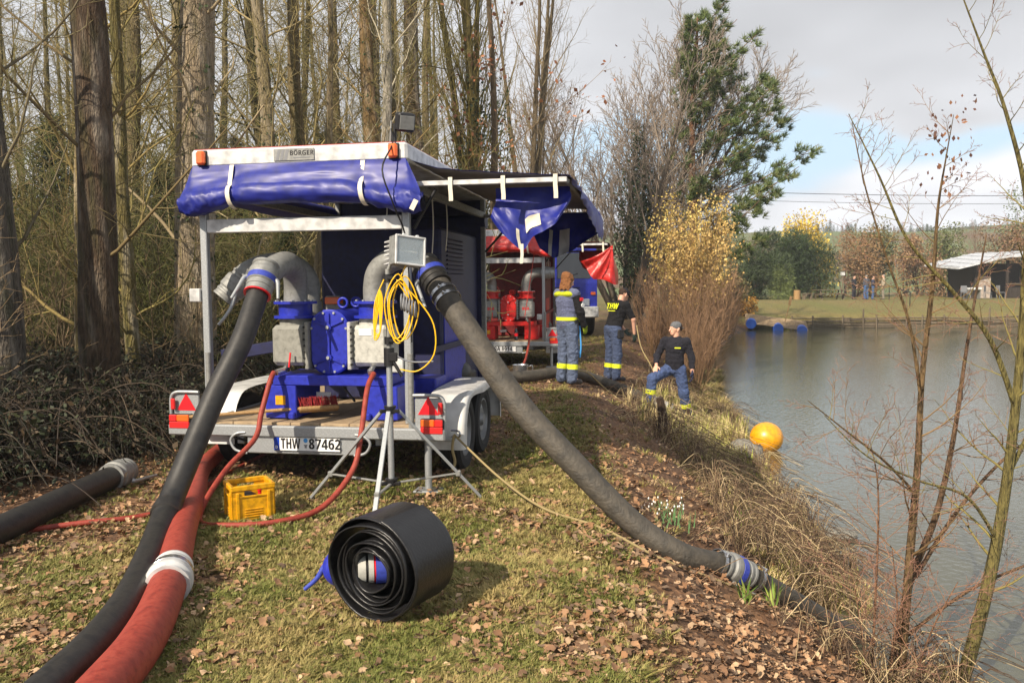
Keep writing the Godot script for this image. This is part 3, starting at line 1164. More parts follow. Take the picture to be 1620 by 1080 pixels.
func pine() -> void:
	var at := Vector3(7.35, -0.3, -33.5)
	var o := thing("pine_tree", "tall green pine leaning its crown out over the pond", "tree", at)
	var lm := MB.new()
	var tm := MB.new()
	var cm := MB.new()
	var H := 12.4
	var tr := spline([Vector3(0, -0.2, 0), Vector3(0.05, 4, 0), Vector3(-0.05, 8, 0), Vector3(0.1, 11, 0), Vector3(0.15, H, 0)], 5)
	lm.col = L8(138, 100, 74)
	lm.tube(tr, ease_radii(tr, [0.2, 0.16, 0.12, 0.08, 0.02]), 10, false, 0.08)
	for k in 66:
		var t := pow((k + rng.randf()) / 66.0, 0.85)
		var y := lerpf(2.6, H - 0.1, t)
		var g := k * 2.4 + rng.randf() * 0.6
		var right := 0.5 + 0.5 * cos(g)
		var L := lerpf(4.2, 0.9, pow(t, 1.4)) * lerpf(0.42, 1.3, right) * rng.randf_range(0.55, 1.15)
		if t < 0.62 and right < 0.45:
			L *= 0.75
		var d := Vector3(cos(g), 0.22 + 0.4 * t, sin(g)).normalized()
		var p := spline([Vector3(0.05, y, 0), Vector3(0.05, y, 0) + d * L * 0.5 - Vector3.UP * 0.05, Vector3(0.05, y, 0) + d * L + Vector3.UP * 0.12 * L], 3)
		tm.col = L8(122, 96, 74)
		tm.tube(p, ease_radii(p, [0.035, 0.01]), 4, false)
		var bare := t < 0.6 and right < 0.42
		var n := int(4 + L * 5.0)
		for s in n:
			var f := lerpf(0.5, 1.0, (s + rng.randf()) / n)
			var q := int(f * (p.size() - 1))
			var c := p[q] + rv() * Vector3(0.36, 0.2, 0.36) * (0.5 + 0.5 * L / 3.0)
			tm.col = L8(120, 98, 76)
			tm.tube(PackedVector3Array([p[q], c]), 0.007, 3, false)
			if bare and rng.randf() < 0.75:
				continue
			for w in 4:
				cm.col = pick([L8(86, 104, 54), L8(100, 116, 60), L8(72, 92, 48), L8(118, 124, 74)]) * rng.randf_range(0.8, 1.15)
				needles(cm, c + rv() * 0.1, (d + Vector3.UP * 0.7).normalized(), 0.30, 15)
	obj("trunk", lm, M["limb"], o)
	obj("limbs", tm, M["twig"], o)
	obj("needles", cm, M["needle"], o)
	var b := thing("birch_sapling", "thin white birch stem beside the pine trunk", "tree", Vector3(7.45, -0.3, -32.9))
	var bm := MB.new()
	bm.col = L8(206, 198, 184)
	var p := spline([Vector3(0, 0, 0), Vector3(0.06, 3.4, 0), Vector3(0.2, 8.4, 0)], 6)
	bm.tube(p, ease_radii(p, [0.06, 0.045, 0.012]), 6, false)
	for k in 16:
		var q := 4 + rng.randi() % (p.size() - 5)
		var d := (rv() * Vector3(1, 0, 1) + Vector3.UP * 0.9).normalized()
		bm.col = L8(150, 128, 112)
		bm.tube(PackedVector3Array([p[q], p[q] + d * 0.7, p[q] + d * 1.2 + Vector3.DOWN * 0.15]), [0.012, 0.007, 0.004], 3, false)
	obj("stem", bm, M["twig"], b)

# ---------------------------------------------------------------- the two pump trailers
# local axes: x to the right, y up, z to the rear; the origin lies on the ground under the rear posts
func pump_trailers() -> void:
	rng.seed = 501
	var t := pump_trailer("pump_trailer", "blue pump trailer with rolled blue tarpaulin and raised side awning", true)
	t.position = Vector3(-1.53, 0.0, -6.09)
	t.rotation.y = deg_to_rad(-10.0)
	var r := pump_trailer("pump_trailer", "red pump trailer standing behind the blue one", false)
	r.position = Vector3(-0.20, 0.0, -15.1)
	r.rotation.y = deg_to_rad(-7.0)

func part(o: Node, called: String, m: String, f: Callable) -> MeshInstance3D:
	var b := MB.new()
	f.call(b)
	return obj(called, b, M[m], o)

func bx(o: Node, called: String, m: String, c: Vector3, s: Vector3, bev := 0.006, r := Basis.IDENTITY) -> MeshInstance3D:
	var b := MB.new()
	b.box(c, s, bev, r)
	return obj(called, b, M[m], o)

func tb(o: Node, called: String, m: String, p: Array, r, sides := 10, per := 5) -> MeshInstance3D:
	var b := MB.new()
	var q := spline(p, per) if p.size() > 2 else PackedVector3Array(p)
	b.tube(q, r if r is float else ease_radii(q, r), sides, true)
	return obj(called, b, M[m], o)

func pump_trailer(called: String, label: String, blue: bool) -> Node3D:
	var o := thing(called, label, "trailer")
	var paint := "blue_paint" if blue else "red_paint"
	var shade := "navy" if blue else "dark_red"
	var tarp := "blue_tarp" if blue else "red_tarp"
	# --- bed, beams, running gear
	var bed := MB.new()
	for k in 7:
		bed.box(Vector3(-0.69 + k * 0.23, 0.485, -1.33), Vector3(0.227, 0.03, 2.78), 0.003)
	var floor_ := obj("bed", MB.new(), M["plywood"], o)
	for k in 7:
		bx(floor_, "plank", "plywood", Vector3(-0.69 + k * 0.23, 0.485 + 0.001 * (k % 2), -1.33), Vector3(0.226, 0.03, 2.78), 0.004)
	floor_.mesh = null
	var und := MB.new()
	und.box(Vector3(0, 0.455, -1.33), Vector3(1.58, 0.03, 2.74), 0.004)
	floor_.mesh = und.done()
	floor_.material_override = M["dull_steel"]
	for s in [-1.0, 1.0]:
		bx(o, "side_rail", "galvanised", Vector3(s * 0.825, 0.46, -1.30), Vector3(0.03, 0.10, 2.72))
		bx(o, "chassis_beam", "galvanised", Vector3(s * 0.55, 0.38, -1.7), Vector3(0.06, 0.12, 3.4))
	bx(o, "rear_beam", "galvanised", Vector3(0, 0.44, 0.09), Vector3(2.16, 0.085, 0.05), 0.01)
	bx(o, "drawbar", "galvanised", Vector3(0, 0.42, -3.6), Vector3(0.1, 0.1, 1.7))
	for z in [-0.78, -1.46]:
		bx(o, "axle", "dull_steel", Vector3(0, 0.31, z), Vector3(1.7, 0.07, 0.07))
		for s in [-1.0, 1.0]:
			wheel(o, Vector3(s * 0.95, 0.305, z), 0.305, 0.18, s)
	for s in [-1.0, 1.0]:
		fender(o, s)
		# steady leg
		tb(o, "steady_leg", "galvanised", [Vector3(s * 0.93, 0.40, 0.02), Vector3(s * 0.93, 0.03, 0.02)], 0.026, 12)
		bx(o, "leg_foot", "galvanised", Vector3(s * 0.93, 0.018, 0.02), Vector3(0.2, 0.016, 0.14), 0.004)
		light_board(o, s)
		# posts
		var post := bx(o, "post", "galvanised", Vector3(s * 0.79, 1.45, 0.0), Vector3(0.055, 1.9, 0.05), 0.006)
		tb(post, "stay_tube", "dull_steel", [Vector3(s * 0.79 + 0.03, 0.48, 0.06), Vector3(s * 0.79 + 0.03, 1.02, 0.06)], 0.021, 10)
		bx(post, "bracket", "white_alloy", Vector3(s * 0.79 - 0.075, 0.93 if s > 0 else 1.45, 0.02), Vector3(0.09, 0.1, 0.05))
		bx(o, "post", "dull_steel", Vector3(s * 0.79, 1.45, -2.66), Vector3(0.05, 1.9, 0.05), 0.006)
		bx(o, "top_rail", "dull_steel", Vector3(s * 0.79, 2.23, -1.33), Vector3(0.05, 0.06, 2.6), 0.006)
	bx(o, "rear_crossbar", "white_alloy", Vector3(0, 1.965, 0.0), Vector3(1.52, 0.1, 0.048), 0.005)
	# --- number plate under the beam
	bx(o, "plate_holder", "galvanised", Vector3(-0.02, 0.345, 0.075), Vector3(0.86, 0.15, 0.03), 0.008)
	var pl := bx(o, "number_plate", "plate", Vector3(0.03, 0.352, 0.098), Vector3(0.52, 0.112, 0.008), 0.003)
	var edge := MB.new()
	for s in [-1.0, 1.0]:
		edge.box(Vector3(0.03, 0.352 + s * 0.053, 0.1025), Vector3(0.516, 0.003, 0.002), 0.0)
		edge.box(Vector3(0.03 + s * 0.2565, 0.352, 0.1025), Vector3(0.003, 0.103, 0.002), 0.0)
	obj("plate_border", edge, M["ink"], pl)
	if blue:
		bx(pl, "country_strip", "plate_blue", Vector3(-0.207, 0.352, 0.1035), Vector3(0.042, 0.1, 0.002), 0.0)
		words(pl, "country_letter", "D", 0.022, Vector3(-0.207, 0.324, 0.106), Basis.IDENTITY, M["plate"])
		words(pl, "plate_letters", "THW", 0.076, Vector3(-0.098, 0.352, 0.104), Basis.IDENTITY, M["ink"], 700, 0.66)
		words(pl, "plate_digits", "87462", 0.076, Vector3(0.169, 0.352, 0.104), Basis.IDENTITY, M["ink"], 700, 0.86)
		var d := MB.new()
		d.x = Transform3D(aim(Vector3.BACK), Vector3(0.021, 0.378, 0.102))
		d.lathe([Vector2(0.0165, 0.0), Vector2(0.0165, 0.0025), Vector2(0.0, 0.0025)], 16)
		obj("test_badge", d, M["sky_blue"], pl)
		var e := MB.new()
		e.box(Vector3(0.021, 0.333, 0.1035), Vector3(0.016, 0.022, 0.002), 0.0)
		e.box(Vector3(0.021, 0.343, 0.1037), Vector3(0.026, 0.008, 0.002), 0.0)
		obj("seal", e, M["grey_ink"], pl)
	else:
		words(pl, "plate_letters", "RA 8914", 0.076, Vector3(0.05, 0.352, 0.104), Basis.IDENTITY, M["ink"], 700, 0.86)
	for s in [-1.0, 1.0]:
		var hoop := spline([Vector3(-0.02 + s * 0.43, 0.43, 0.11), Vector3(-0.02 + s * 0.50, 0.42, 0.12), Vector3(-0.02 + s * 0.545, 0.37, 0.12), Vector3(-0.02 + s * 0.51, 0.30, 0.12), Vector3(-0.02 + s * 0.42, 0.275, 0.11)], 5)
		var hb := MB.new()
		hb.tube(hoop, 0.011, 8)
		obj("guard_hoop", hb, M["galvanised"], o)
	# --- roof
	var roof := MB.new()
	roof.box(Vector3(0, 2.455, -1.33), Vector3(1.66, 0.13, 2.84), 0.018)
	var rf := obj("roof", roof, M["white_alloy"], o)
	bx(rf, "roof_edge", "bristle" if blue else "orange_lens", Vector3(0, 2.522, -1.33), Vector3(1.62, 0.008, 2.8), 0.004)
	if blue:
		var sg := bx(rf, "sign", "dull_steel", Vector3(-0.015, 2.458, 0.096), Vector3(0.31, 0.085, 0.006), 0.002)
		words(sg, "sign_letters", "BÖRGER", 0.034, Vector3(0.045, 2.468, 0.1), Basis.IDENTITY, M["ink"], 700, 1.0)
		var fl := MB.new()
		for k in 3:
			var x0 := -0.155 + k * 0.032
			fl.flat([Vector3(x0, 2.42, 0.1005), Vector3(x0 + 0.022, 2.42, 0.1005), Vector3(x0 + 0.04, 2.495, 0.1005), Vector3(x0 + 0.018, 2.495, 0.1005)], Vector3.BACK)
		obj("sign_flashes", fl, M["grey_ink"], sg)
		var sm := MB.new()
		sm.box(Vector3(0.045, 2.436, 0.1), Vector3(0.13, 0.006, 0.002), 0.0)
		obj("sign_small_line", sm, M["grey_ink"], sg)
	for s in [-1.0, 1.0]:
		var lm := bx(o, "marker_lamp", "orange_lens", Vector3(s * 0.735, 2.455, 0.115), Vector3(0.066, 0.1, 0.045), 0.016)
		bx(lm, "lamp_base", "black_plastic", Vector3(s * 0.735, 2.455, 0.094), Vector3(0.078, 0.112, 0.012), 0.004)
	if blue:
		# work lamp on its mast above the roof
		tb(o, "lamp_mast", "black_plastic", [Vector3(0.72, 2.5, 0.02), Vector3(0.72, 2.66, 0.02)], 0.012)
		tb(o, "lamp_mast", "dull_steel", [Vector3(0.685, 2.5, 0.02), Vector3(0.70, 2.68, 0.03)], 0.008)
		var hd := MB.new()
		var hr := Basis(Vector3.UP, 0.65) * Basis(Vector3.RIGHT, 0.28)
		hd.box(Vector3(0.80, 2.665, 0.03), Vector3(0.13, 0.13, 0.09), 0.014, hr)
		var wl := obj("roof_work_lamp", hd, M["black_plastic"], o)
		bx(wl, "lens", "dull_steel", Vector3(0.80, 2.665, 0.03) + hr * Vector3(0, 0, 0.047), Vector3(0.105, 0.095, 0.006), 0.003, hr)
		tb(wl, "lead", "ink", [Vector3(0.70, 2.62, 0.04), Vector3(0.735, 2.5, 0.12), Vector3(0.71, 2.3, 0.28), Vector3(0.78, 2.05, 0.24), Vector3(0.81, 1.8, 0.07), Vector3(0.83, 1.1, 0.05)], 0.006, 6)
	tarp_roll(o, tarp)
	bx(o, "front_curtain", shade, Vector3(0, 2.28, -2.69), Vector3(1.6, 0.24, 0.02), 0.004)
	tb(o, "front_curtain_roll", shade, [Vector3(-0.82, 2.17, -2.68), Vector3(0, 2.16, -2.70), Vector3(0.82, 2.17, -2.68)], 0.075, 14)
	tb(o, "side_curtain_roll", tarp, [Vector3(-0.85, 2.27, -0.12), Vector3(-0.87, 2.25, -1.3), Vector3(-0.85, 2.27, -2.6)], [0.08, 0.095, 0.08], 14)
	awning(o, tarp, blue)
	# --- machine housing and shelf
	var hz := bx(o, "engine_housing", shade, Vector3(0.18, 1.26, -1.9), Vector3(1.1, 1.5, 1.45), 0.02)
	for k in 9:
		bx(hz, "louvre", shade, Vector3(0.738, 1.62 + k * 0.038, -1.65), Vector3(0.02, 0.012, 0.6), 0.003, Basis(Vector3.BACK, 0.5))
	bx(hz, "notice", "white_plastic", Vector3(0.736, 1.12, -1.45), Vector3(0.006, 0.24, 0.15), 0.0)
	bx(hz, "door_frame", paint, Vector3(0.735, 0.92, -1.62), Vector3(0.012, 0.66, 0.78), 0.003)
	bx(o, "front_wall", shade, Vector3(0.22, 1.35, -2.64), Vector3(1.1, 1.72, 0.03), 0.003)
	var cb := bx(o, "control_box", "dull_steel", Vector3(-0.23, 1.30, -1.13), Vector3(0.13, 0.25, 0.1), 0.008)
	bx(cb, "box_lid", "orange_lens", Vector3(-0.23, 1.385, -1.115), Vector3(0.132, 0.06, 0.1), 0.006)
	bx(cb, "switch", "orange_lens", Vector3(-0.235, 1.27, -1.07), Vector3(0.04, 0.03, 0.02), 0.006)
	bx(o, "fuel_tank", paint, Vector3(0.60, 0.62, -0.98), Vector3(0.34, 0.24, 0.34), 0.012)
	bx(o, "side_shelf", shade, Vector3(0.77, 0.98, -1.7), Vector3(0.03, 0.05, 1.9), 0.004)
	var mach := MB.new()
	mach.ball(Vector3(0.66, 0.66, -2.0), Vector3(0.14, 0.13, 0.2), 14, 8)
	mach.box(Vector3(0.66, 0.57, -2.25), Vector3(0.2, 0.18, 0.3), 0.02)
	mach.cyl(Vector3(0.64, 0.66, -1.55), Vector3(0.64, 0.66, -1.75), 0.1)
	obj("engine_block", mach, M["black_plastic"], o)
	for c in [[0.79, -0.7, 0.5], [0.79, -1.15, 0.42], [0.6, -0.12, 0.3]]:
		tb(o, "hanging_cord", "pale_strap", [Vector3(c[0], 2.22, c[1]), Vector3(c[0] + 0.01, 2.22 - c[2] * 0.5, c[1] + 0.01), Vector3(c[0] - 0.01, 2.22 - c[2], c[1])], 0.005, 5)
	tb(o, "wiring", "ink", [Vector3(-0.23, 1.18, -1.08), Vector3(-0.22, 0.95, -1.02), Vector3(-0.1, 0.7, -0.9), Vector3(0.1, 0.56, -0.7)], 0.011, 6)
	tb(o, "wiring", "ink", [Vector3(-0.2, 1.18, -1.08), Vector3(-0.12, 1.0, -1.04), Vector3(0.05, 0.9, -1.0), Vector3(0.3, 0.85, -1.1)], 0.009, 6)
	tb(o, "hydraulic_line", "black_plastic", [Vector3(0.18, 1.3, -0.8), Vector3(0.3, 1.5, -0.9), Vector3(0.45, 1.45, -1.1), Vector3(0.5, 1.3, -1.2)], 0.016, 8)
	tb(o, "tail_wiring", "ink", [Vector3(0.9, 0.46, 0.04), Vector3(0.6, 0.33, 0.0), Vector3(0.2, 0.36, 0.0), Vector3(-0.3, 0.31, 0.0), Vector3(-0.9, 0.46, 0.04)], 0.008, 6)
	bx(o, "warning_label", "yellow_crate", Vector3(-0.25, 0.65, -0.066), Vector3(0.08, 0.07, 0.003), 0.0)
	bx(o, "skid_label", "plate", Vector3(0.0, 0.66, -0.30), Vector3(0.12, 0.05, 0.004), 0.0)
	pump_set(o, paint, blue)
	return o

func wheel(o: Node3D, c: Vector3, r: float, w: float, s: float) -> void:
	var t := MB.new()
	t.x = Transform3D(aim(Vector3.RIGHT * s), c)
	t.lathe([Vector2(r * 0.62, -w * 0.42), Vector2(r * 0.72, -w * 0.5), Vector2(r * 0.93, -w * 0.49), Vector2(r, -w * 0.36), Vector2(r * 0.985, -w * 0.12), Vector2(r * 0.985, -w * 0.06), Vector2(r, -w * 0.05), Vector2(r, w * 0.05), Vector2(r * 0.985, w * 0.06), Vector2(r * 0.985, w * 0.12), Vector2(r, w * 0.36), Vector2(r * 0.93, w * 0.49), Vector2(r * 0.72, w * 0.5), Vector2(r * 0.62, w * 0.42)], 32)
	var h := Node3D.new()
	h.name = "wheel"
	o.add_child(h, true)
	obj("tyre", t, M["tyre"], h)
	var d := MB.new()
	d.x = t.x
	d.lathe([Vector2(r * 0.6, -w * 0.3), Vector2(r * 0.63, w * 0.42), Vector2(r * 0.58, w * 0.43), Vector2(r * 0.54, w * 0.2), Vector2(r * 0.34, w * 0.34), Vector2(r * 0.2, w * 0.3), Vector2(r * 0.16, w * 0.46), Vector2(0.0, w * 0.47)], 24)
	obj("rim", d, M["rim"], h)

func fender(o: Node3D, s: float) -> void:
	# one long white mudguard over both wheels
	var prof := spline([Vector3(0, 0.24, -0.36), Vector3(0, 0.45, -0.37), Vector3(0, 0.60, -0.46), Vector3(0, 0.665, -0.62), Vector3(0, 0.675, -1.1), Vector3(0, 0.665, -1.62), Vector3(0, 0.60, -1.80), Vector3(0, 0.45, -1.88), Vector3(0, 0.27, -1.89)], 3)
	var rows := []
	var ctr := Vector3(0, 0.28, -1.12)
	for p in prof:
		var inn := (ctr - p).normalized()
		var row := PackedVector3Array()
		for q in [[0.80, 0.0], [0.83, 0.0], [1.08, 0.0], [1.105, 0.012], [1.115, 0.035], [1.115, 0.075]]:
			row.append(Vector3(s * q[0], p.y, p.z) + inn * q[1])
		rows.append(row)
	var b := MB.new()
	b.grid(rows, false, -s)
	obj("mudguard", b, M["white_plastic"], o)
	tb(o, "tie_loop", "chrome", [Vector3(s * 1.02, 0.40, -0.32), Vector3(s * 1.09, 0.40, -0.28), Vector3(s * 1.09, 0.36, -0.28), Vector3(s * 1.02, 0.35, -0.32)], 0.008, 8)
	bx(o, "mudguard_stay", "galvanised", Vector3(s * 0.95, 0.335, -0.31), Vector3(0.2, 0.03, 0.06))

func light_board(o: Node3D, s: float) -> void:
	var n := Node3D.new()
	n.name = "light_board"
	o.add_child(n, true)
	bx(n, "panel", "galvanised", Vector3(s * 0.955, 0.55, 0.055), Vector3(0.215, 0.3, 0.018))
	tb(n, "hoop", "galvanised", [Vector3(s * 0.84, 0.72, 0.075), Vector3(s * 0.95, 0.722, 0.075), Vector3(s * 1.035, 0.715, 0.075), Vector3(s * 1.07, 0.67, 0.075), Vector3(s * 1.072, 0.55, 0.075), Vector3(s * 1.072, 0.45, 0.075)], 0.013, 10)
	var t := MB.new()
	var c := Vector3(s * 0.95, 0.63, 0.068)
	t.flat([c + Vector3(-0.078, -0.05, 0), c + Vector3(0.078, -0.05, 0), c + Vector3(0, 0.082, 0)], Vector3.BACK)
	t.flat([c + Vector3(-0.078, -0.05, 0), c + Vector3(0.078, -0.05, 0), c + Vector3(0.078, -0.05, -0.006), c + Vector3(-0.078, -0.05, -0.006)], Vector3.DOWN)
	obj("triangle_reflector", t, M["red_reflector"], n)
	bx(n, "side_reflector", "red_lens", Vector3(s * 1.045, 0.63, 0.092), Vector3(0.034, 0.085, 0.02), 0.006)
	bx(n, "lamp_body", "black_plastic", Vector3(s * 0.985, 0.50, 0.085), Vector3(0.172, 0.112, 0.05), 0.006)
	var q := [["orange_lens", 0.955, 0.527, 0.10, 0.05], ["red_lens", 1.037, 0.527, 0.06, 0.05], ["red_lens", 0.985, 0.474, 0.165, 0.05]]
	for a in q:
		bx(n, "lamp_lens", a[0], Vector3(s * a[1], a[2], 0.113), Vector3(a[3], a[4], 0.016), 0.005)

func tarp_roll(o: Node3D, m: String) -> void:
	# a sheet hanging from the fascia and rolled up on itself, slumped at both ends
	var rows := []
	var nx := 90
	var f := FastNoiseLite.new()
	f.seed = 9
	f.frequency = 1.0
	f.fractal_octaves = 3
	for k in nx + 1:
		var t := float(k) / nx
		var x := lerpf(-0.90, 0.96, t)
		var sag := 0.0
		sag += 0.09 * smoothstep(0.62, 1.0, t) + 0.07 * smoothstep(0.3, 0.0, t)
		var pinch := exp(-pow((t - 0.23) / 0.03, 2.0)) + exp(-pow((t - 0.765) / 0.03, 2.0))
		var ends := smoothstep(0.2, 0.0, t) + smoothstep(0.8, 1.0, t)
		var rr := 0.078 + 0.010 * f.get_noise_1d(x * 2.0) - 0.020 * pinch + 0.016 * ends
		rr *= lerpf(1.0, 0.7, smoothstep(0.95, 1.0, t)) * lerpf(0.65, 1.0, smoothstep(0.0, 0.05, t))
		var cy := 2.185 - sag
		var cz := 0.115 + 0.04 * smoothstep(0.7, 1.0, t)
		var row := PackedVector3Array()
		for q in 9:
			var u := q / 9.0
			var fold := 0.014 * sin(u * PI) * sin(x * 3.1 + u * 2.0) + 0.012 * sin(u * PI) * f.get_noise_2d(x * 1.6 + u * 2.5, u * 5.0)
			row.append(Vector3(lerpf(clampf(x, -0.82, 0.82), x, u), lerpf(2.405, cy + rr * 0.75, u), lerpf(0.085, cz + rr * 0.55, u) + fold))
		for q in 26:
			var g := deg_to_rad(52.0 - q * 16.0)
			# creases run along the roll and twist towards the slumped ends
			var tw := x * 1.2 * ends
			var w := 1.0 + 0.16 * f.get_noise_3d(x * 1.3, cos(g + tw) * 2.2, sin(g + tw) * 2.2) + 0.30 * absf(f.get_noise_3d(x * 2.4 + 5.0, cos(g + tw) * 3.6, sin(g + tw) * 3.6)) + 0.26 * ends * f.get_noise_3d(x * 5.0, cos(g) * 3.0 + 4.0, sin(g) * 3.0)
			var r2 := rr * w * (1.0 - 0.010 * q)
			row.append(Vector3(x + 0.012 * f.get_noise_2d(x * 6.0, q * 0.4), cy + sin(g) * r2, cz + cos(g) * r2))
		rows.append(row)
	var b := MB.new()
	b.grid(rows, false, -1.0)
	# the ends of the roll
	for e in [0, nx]:
		var row: PackedVector3Array = rows[e]
		var q := []
		for k in range(9, 31):
			q.append(row[k])
		b.poly(q, Vector3(-1 if e == 0 else 1, 0, 0))
	var roll := obj("tarpaulin_roll", b, M[m], o)
	for x in [-0.50, 0.505]:
		var p := PackedVector3Array()
		p.append(Vector3(x, 2.40, 0.098))
		var cx: float = x
		for q in 10:
			var g := deg_to_rad(75.0 - q * 20.0)
			p.append(Vector3(cx + 0.004 * q, 2.185 - 0.02 + sin(g) * 0.088, 0.118 + cos(g) * 0.088))
		strap(roll, p, 0.032)
	if m == "blue_tarp":
		var w := MB.new()
		w.box(Vector3(0.925, 2.06, 0.262), Vector3(0.035, 0.075, 0.004), 0.0, Basis(Vector3.BACK, -0.5))
		obj("white_stripe", w, M["pale_strap"], roll)

func strap(o: Node, p: PackedVector3Array, w: float) -> void:
	var rows := []
	for q in p:
		rows.append(PackedVector3Array([q - Vector3.RIGHT * w * 0.5, q + Vector3.RIGHT * w * 0.5]))
	var b := MB.new()
	b.grid(rows, false, -1.0)
	var rows2 := []
	for q in p:
		rows2.append(PackedVector3Array([q - Vector3.RIGHT * w * 0.5 + Vector3(0, 0, -0.004), q + Vector3.RIGHT * w * 0.5 + Vector3(0, 0, -0.004)]))
	b.grid(rows2, false, 1.0)
	obj("strap", b, M["pale_strap"], o)

func awning(o: Node3D, m: String, blue: bool) -> void:
	var f := FastNoiseLite.new()
	f.seed = 31
	f.frequency = 1.0
	var out := 1.95
	bx(o, "awning_bar", "white_alloy", Vector3((0.80 + out) * 0.5, 2.235, -0.02), Vector3(out - 0.80, 0.035, 0.04), 0.004)
	bx(o, "awning_bar", "dull_steel", Vector3((0.80 + out) * 0.5, 2.215, -2.60), Vector3(out - 0.80, 0.035, 0.04), 0.004)
	bx(o, "awning_bar", "dull_steel", Vector3(out, 2.225, -1.31), Vector3(0.03, 0.03, 2.56), 0.004)
	tb(o, "gas_strut", "black_plastic", [Vector3(0.83, 1.92, -0.05), Vector3(1.0, 2.20, -0.05)], 0.012)
	tb(o, "gas_strut", "black_plastic", [Vector3(0.83, 1.85, -2.58), Vector3(1.15, 2.20, -2.58)], 0.012)
	# the sheet from the roof edge over the bars, its outer part hanging down
	var rows := []
	var cols := 26
	for k in cols + 1:
		var z := lerpf(0.0, -2.64, float(k) / cols)
		var t := float(k) / cols
		var row := PackedVector3Array()
		for q in 13:
			var u := q / 12.0
			var x := lerpf(0.835, out + 0.02, u)
			var y := lerpf(2.40, 2.263, pow(u, 0.55)) + 0.012 * f.get_noise_2d(x * 3.0, z * 2.5) - 0.025 * sin(u * PI) * absf(sin(z * 3.6))
			row.append(Vector3(x, y, z))
		var hang := lerpf(0.04, 0.30, smoothstep(0.0, 0.9, t)) + 0.05 * f.get_noise_1d(z * 3.0)
		for q in range(1, 8):
			var u := q / 7.0
			row.append(Vector3(out + 0.02 + 0.05 * sin(u * 2.2) * (0.4 + t) + 0.03 * f.get_noise_2d(z * 5.0, u * 2.0), 2.262 - hang * u, z + 0.04 * f.get_noise_2d(z * 4.0 + 9.0, u * 3.0)))
		rows.append(row)
	var b := MB.new()
	b.grid(rows, false, 1.0)
	var sheet := obj("awning_sheet", b, M[m], o)
	# lining a few millimetres below
	var low := []
	for row in rows:
		var r2 := PackedVector3Array()
		for q in row.size():
			r2.append(row[q] + (Vector3(0, -0.006, 0) if q < 13 else Vector3(-0.006, 0, 0)))
		low.append(r2)
	var b2 := MB.new()
	b2.grid(low, false, -1.0)
	obj("lining", b2, M["tarp_inside" if blue else "dark_red"], sheet)
	for x in [1.12, 1.50, 1.87]:
		strap(sheet, PackedVector3Array([Vector3(x, 2.272, 0.012), Vector3(x, 2.20, 0.014), Vector3(x + 0.004, 2.14, 0.012), Vector3(x + 0.004, 2.105, 0.012)]), 0.03)
	# flap at the forward end, hanging in uneven points
	var low_edge := [[1.34, 0.10], [1.42, 0.26], [1.56, 0.36], [1.75, 0.28], [2.01, 0.12]]
	var fr := []
	for q in 11:
		var u := q / 10.0
		var row := PackedVector3Array()
		for k in 41:
			var x := lerpf(1.34, 2.0, k / 40.0)
			var h := 0.3
			for e in low_edge.size() - 1:
				if x >= low_edge[e][0] and x <= low_edge[e + 1][0]:
					h = lerpf(low_edge[e][1], low_edge[e + 1][1], (x - low_edge[e][0]) / (low_edge[e + 1][0] - low_edge[e][0]))
			row.append(Vector3(x, 2.23 - u * (h + 0.10), -2.58 + 0.05 * sin(x * 14.0) * u + 0.09 * f.get_noise_2d(x * 4.0, u * 2.0) * u + 0.16 * u))
		fr.append(row)
	var b3 := MB.new()
	b3.grid(fr, false, -1.0)
	var flap := obj("hanging_flap", b3, M[m], o)
	var stripes := [[10, 12], [16, 22]] if blue else []
	for s in stripes:
		var sr := []
		for q in range(4, 11):
			var row := PackedVector3Array()
			for k in range(s[0], s[1] + 1):
				row.append(fr[q][k] + Vector3(0.0, 0, 0.006))
			sr.append(row)
		var sb := MB.new()
		sb.grid(sr, false, -1.0)
		obj("white_stripe", sb, M["silver_strip"], flap)
	if blue:
		# the loose near corner of the side sheet, crumpled and drooping under the bar
		var edge2 := [[1.40, 0.22], [1.47, 0.33], [1.55, 0.42], [1.60, 0.47], [1.66, 0.36], [1.74, 0.33], [1.86, 0.27], [1.96, 0.12]]
		var nr := []
		for q in 13:
			var u := q / 12.0
			var row := PackedVector3Array()
			for k in 29:
				var x := lerpf(1.40, 1.95, k / 28.0)
				var h := 0.3
				for e in edge2.size() - 1:
					if x >= edge2[e][0] and x <= edge2[e + 1][0]:
						h = lerpf(edge2[e][1], edge2[e + 1][1], (x - edge2[e][0]) / (edge2[e + 1][0] - edge2[e][0]))
				row.append(Vector3(x + 0.02 * sin(u * 5.0 + x * 9.0) * u, 2.215 - u * h, -0.24 + 0.10 * u + (0.035 * sin(x * 17.0 + u * 2.0) + 0.05 * f.get_noise_2d(x * 5.0, u * 3.0)) * u))
			nr.append(row)
		var nb := MB.new()
		nb.grid(nr, false, -1.0)
		var corner := obj("loose_corner", nb, M[m], o)
		for sp in [[9, 10, 8, 12], [12, 17, 7, 10]]:
			var pr := []
			for q in range(sp[2], sp[3] + 1):
				var row := PackedVector3Array()
				for k in range(sp[0], sp[1] + 1):
					row.append(nr[q][k] + Vector3(0, 0, 0.006))
				pr.append(row)
			var pb := MB.new()
			pb.grid(pr, false, -1.0)
			obj("white_stripe", pb, M["pale_strap"], corner)
		strap(corner, PackedVector3Array([Vector3(1.61, 1.80, -0.12), Vector3(1.612, 1.72, -0.115), Vector3(1.605, 1.66, -0.12)]), 0.022)
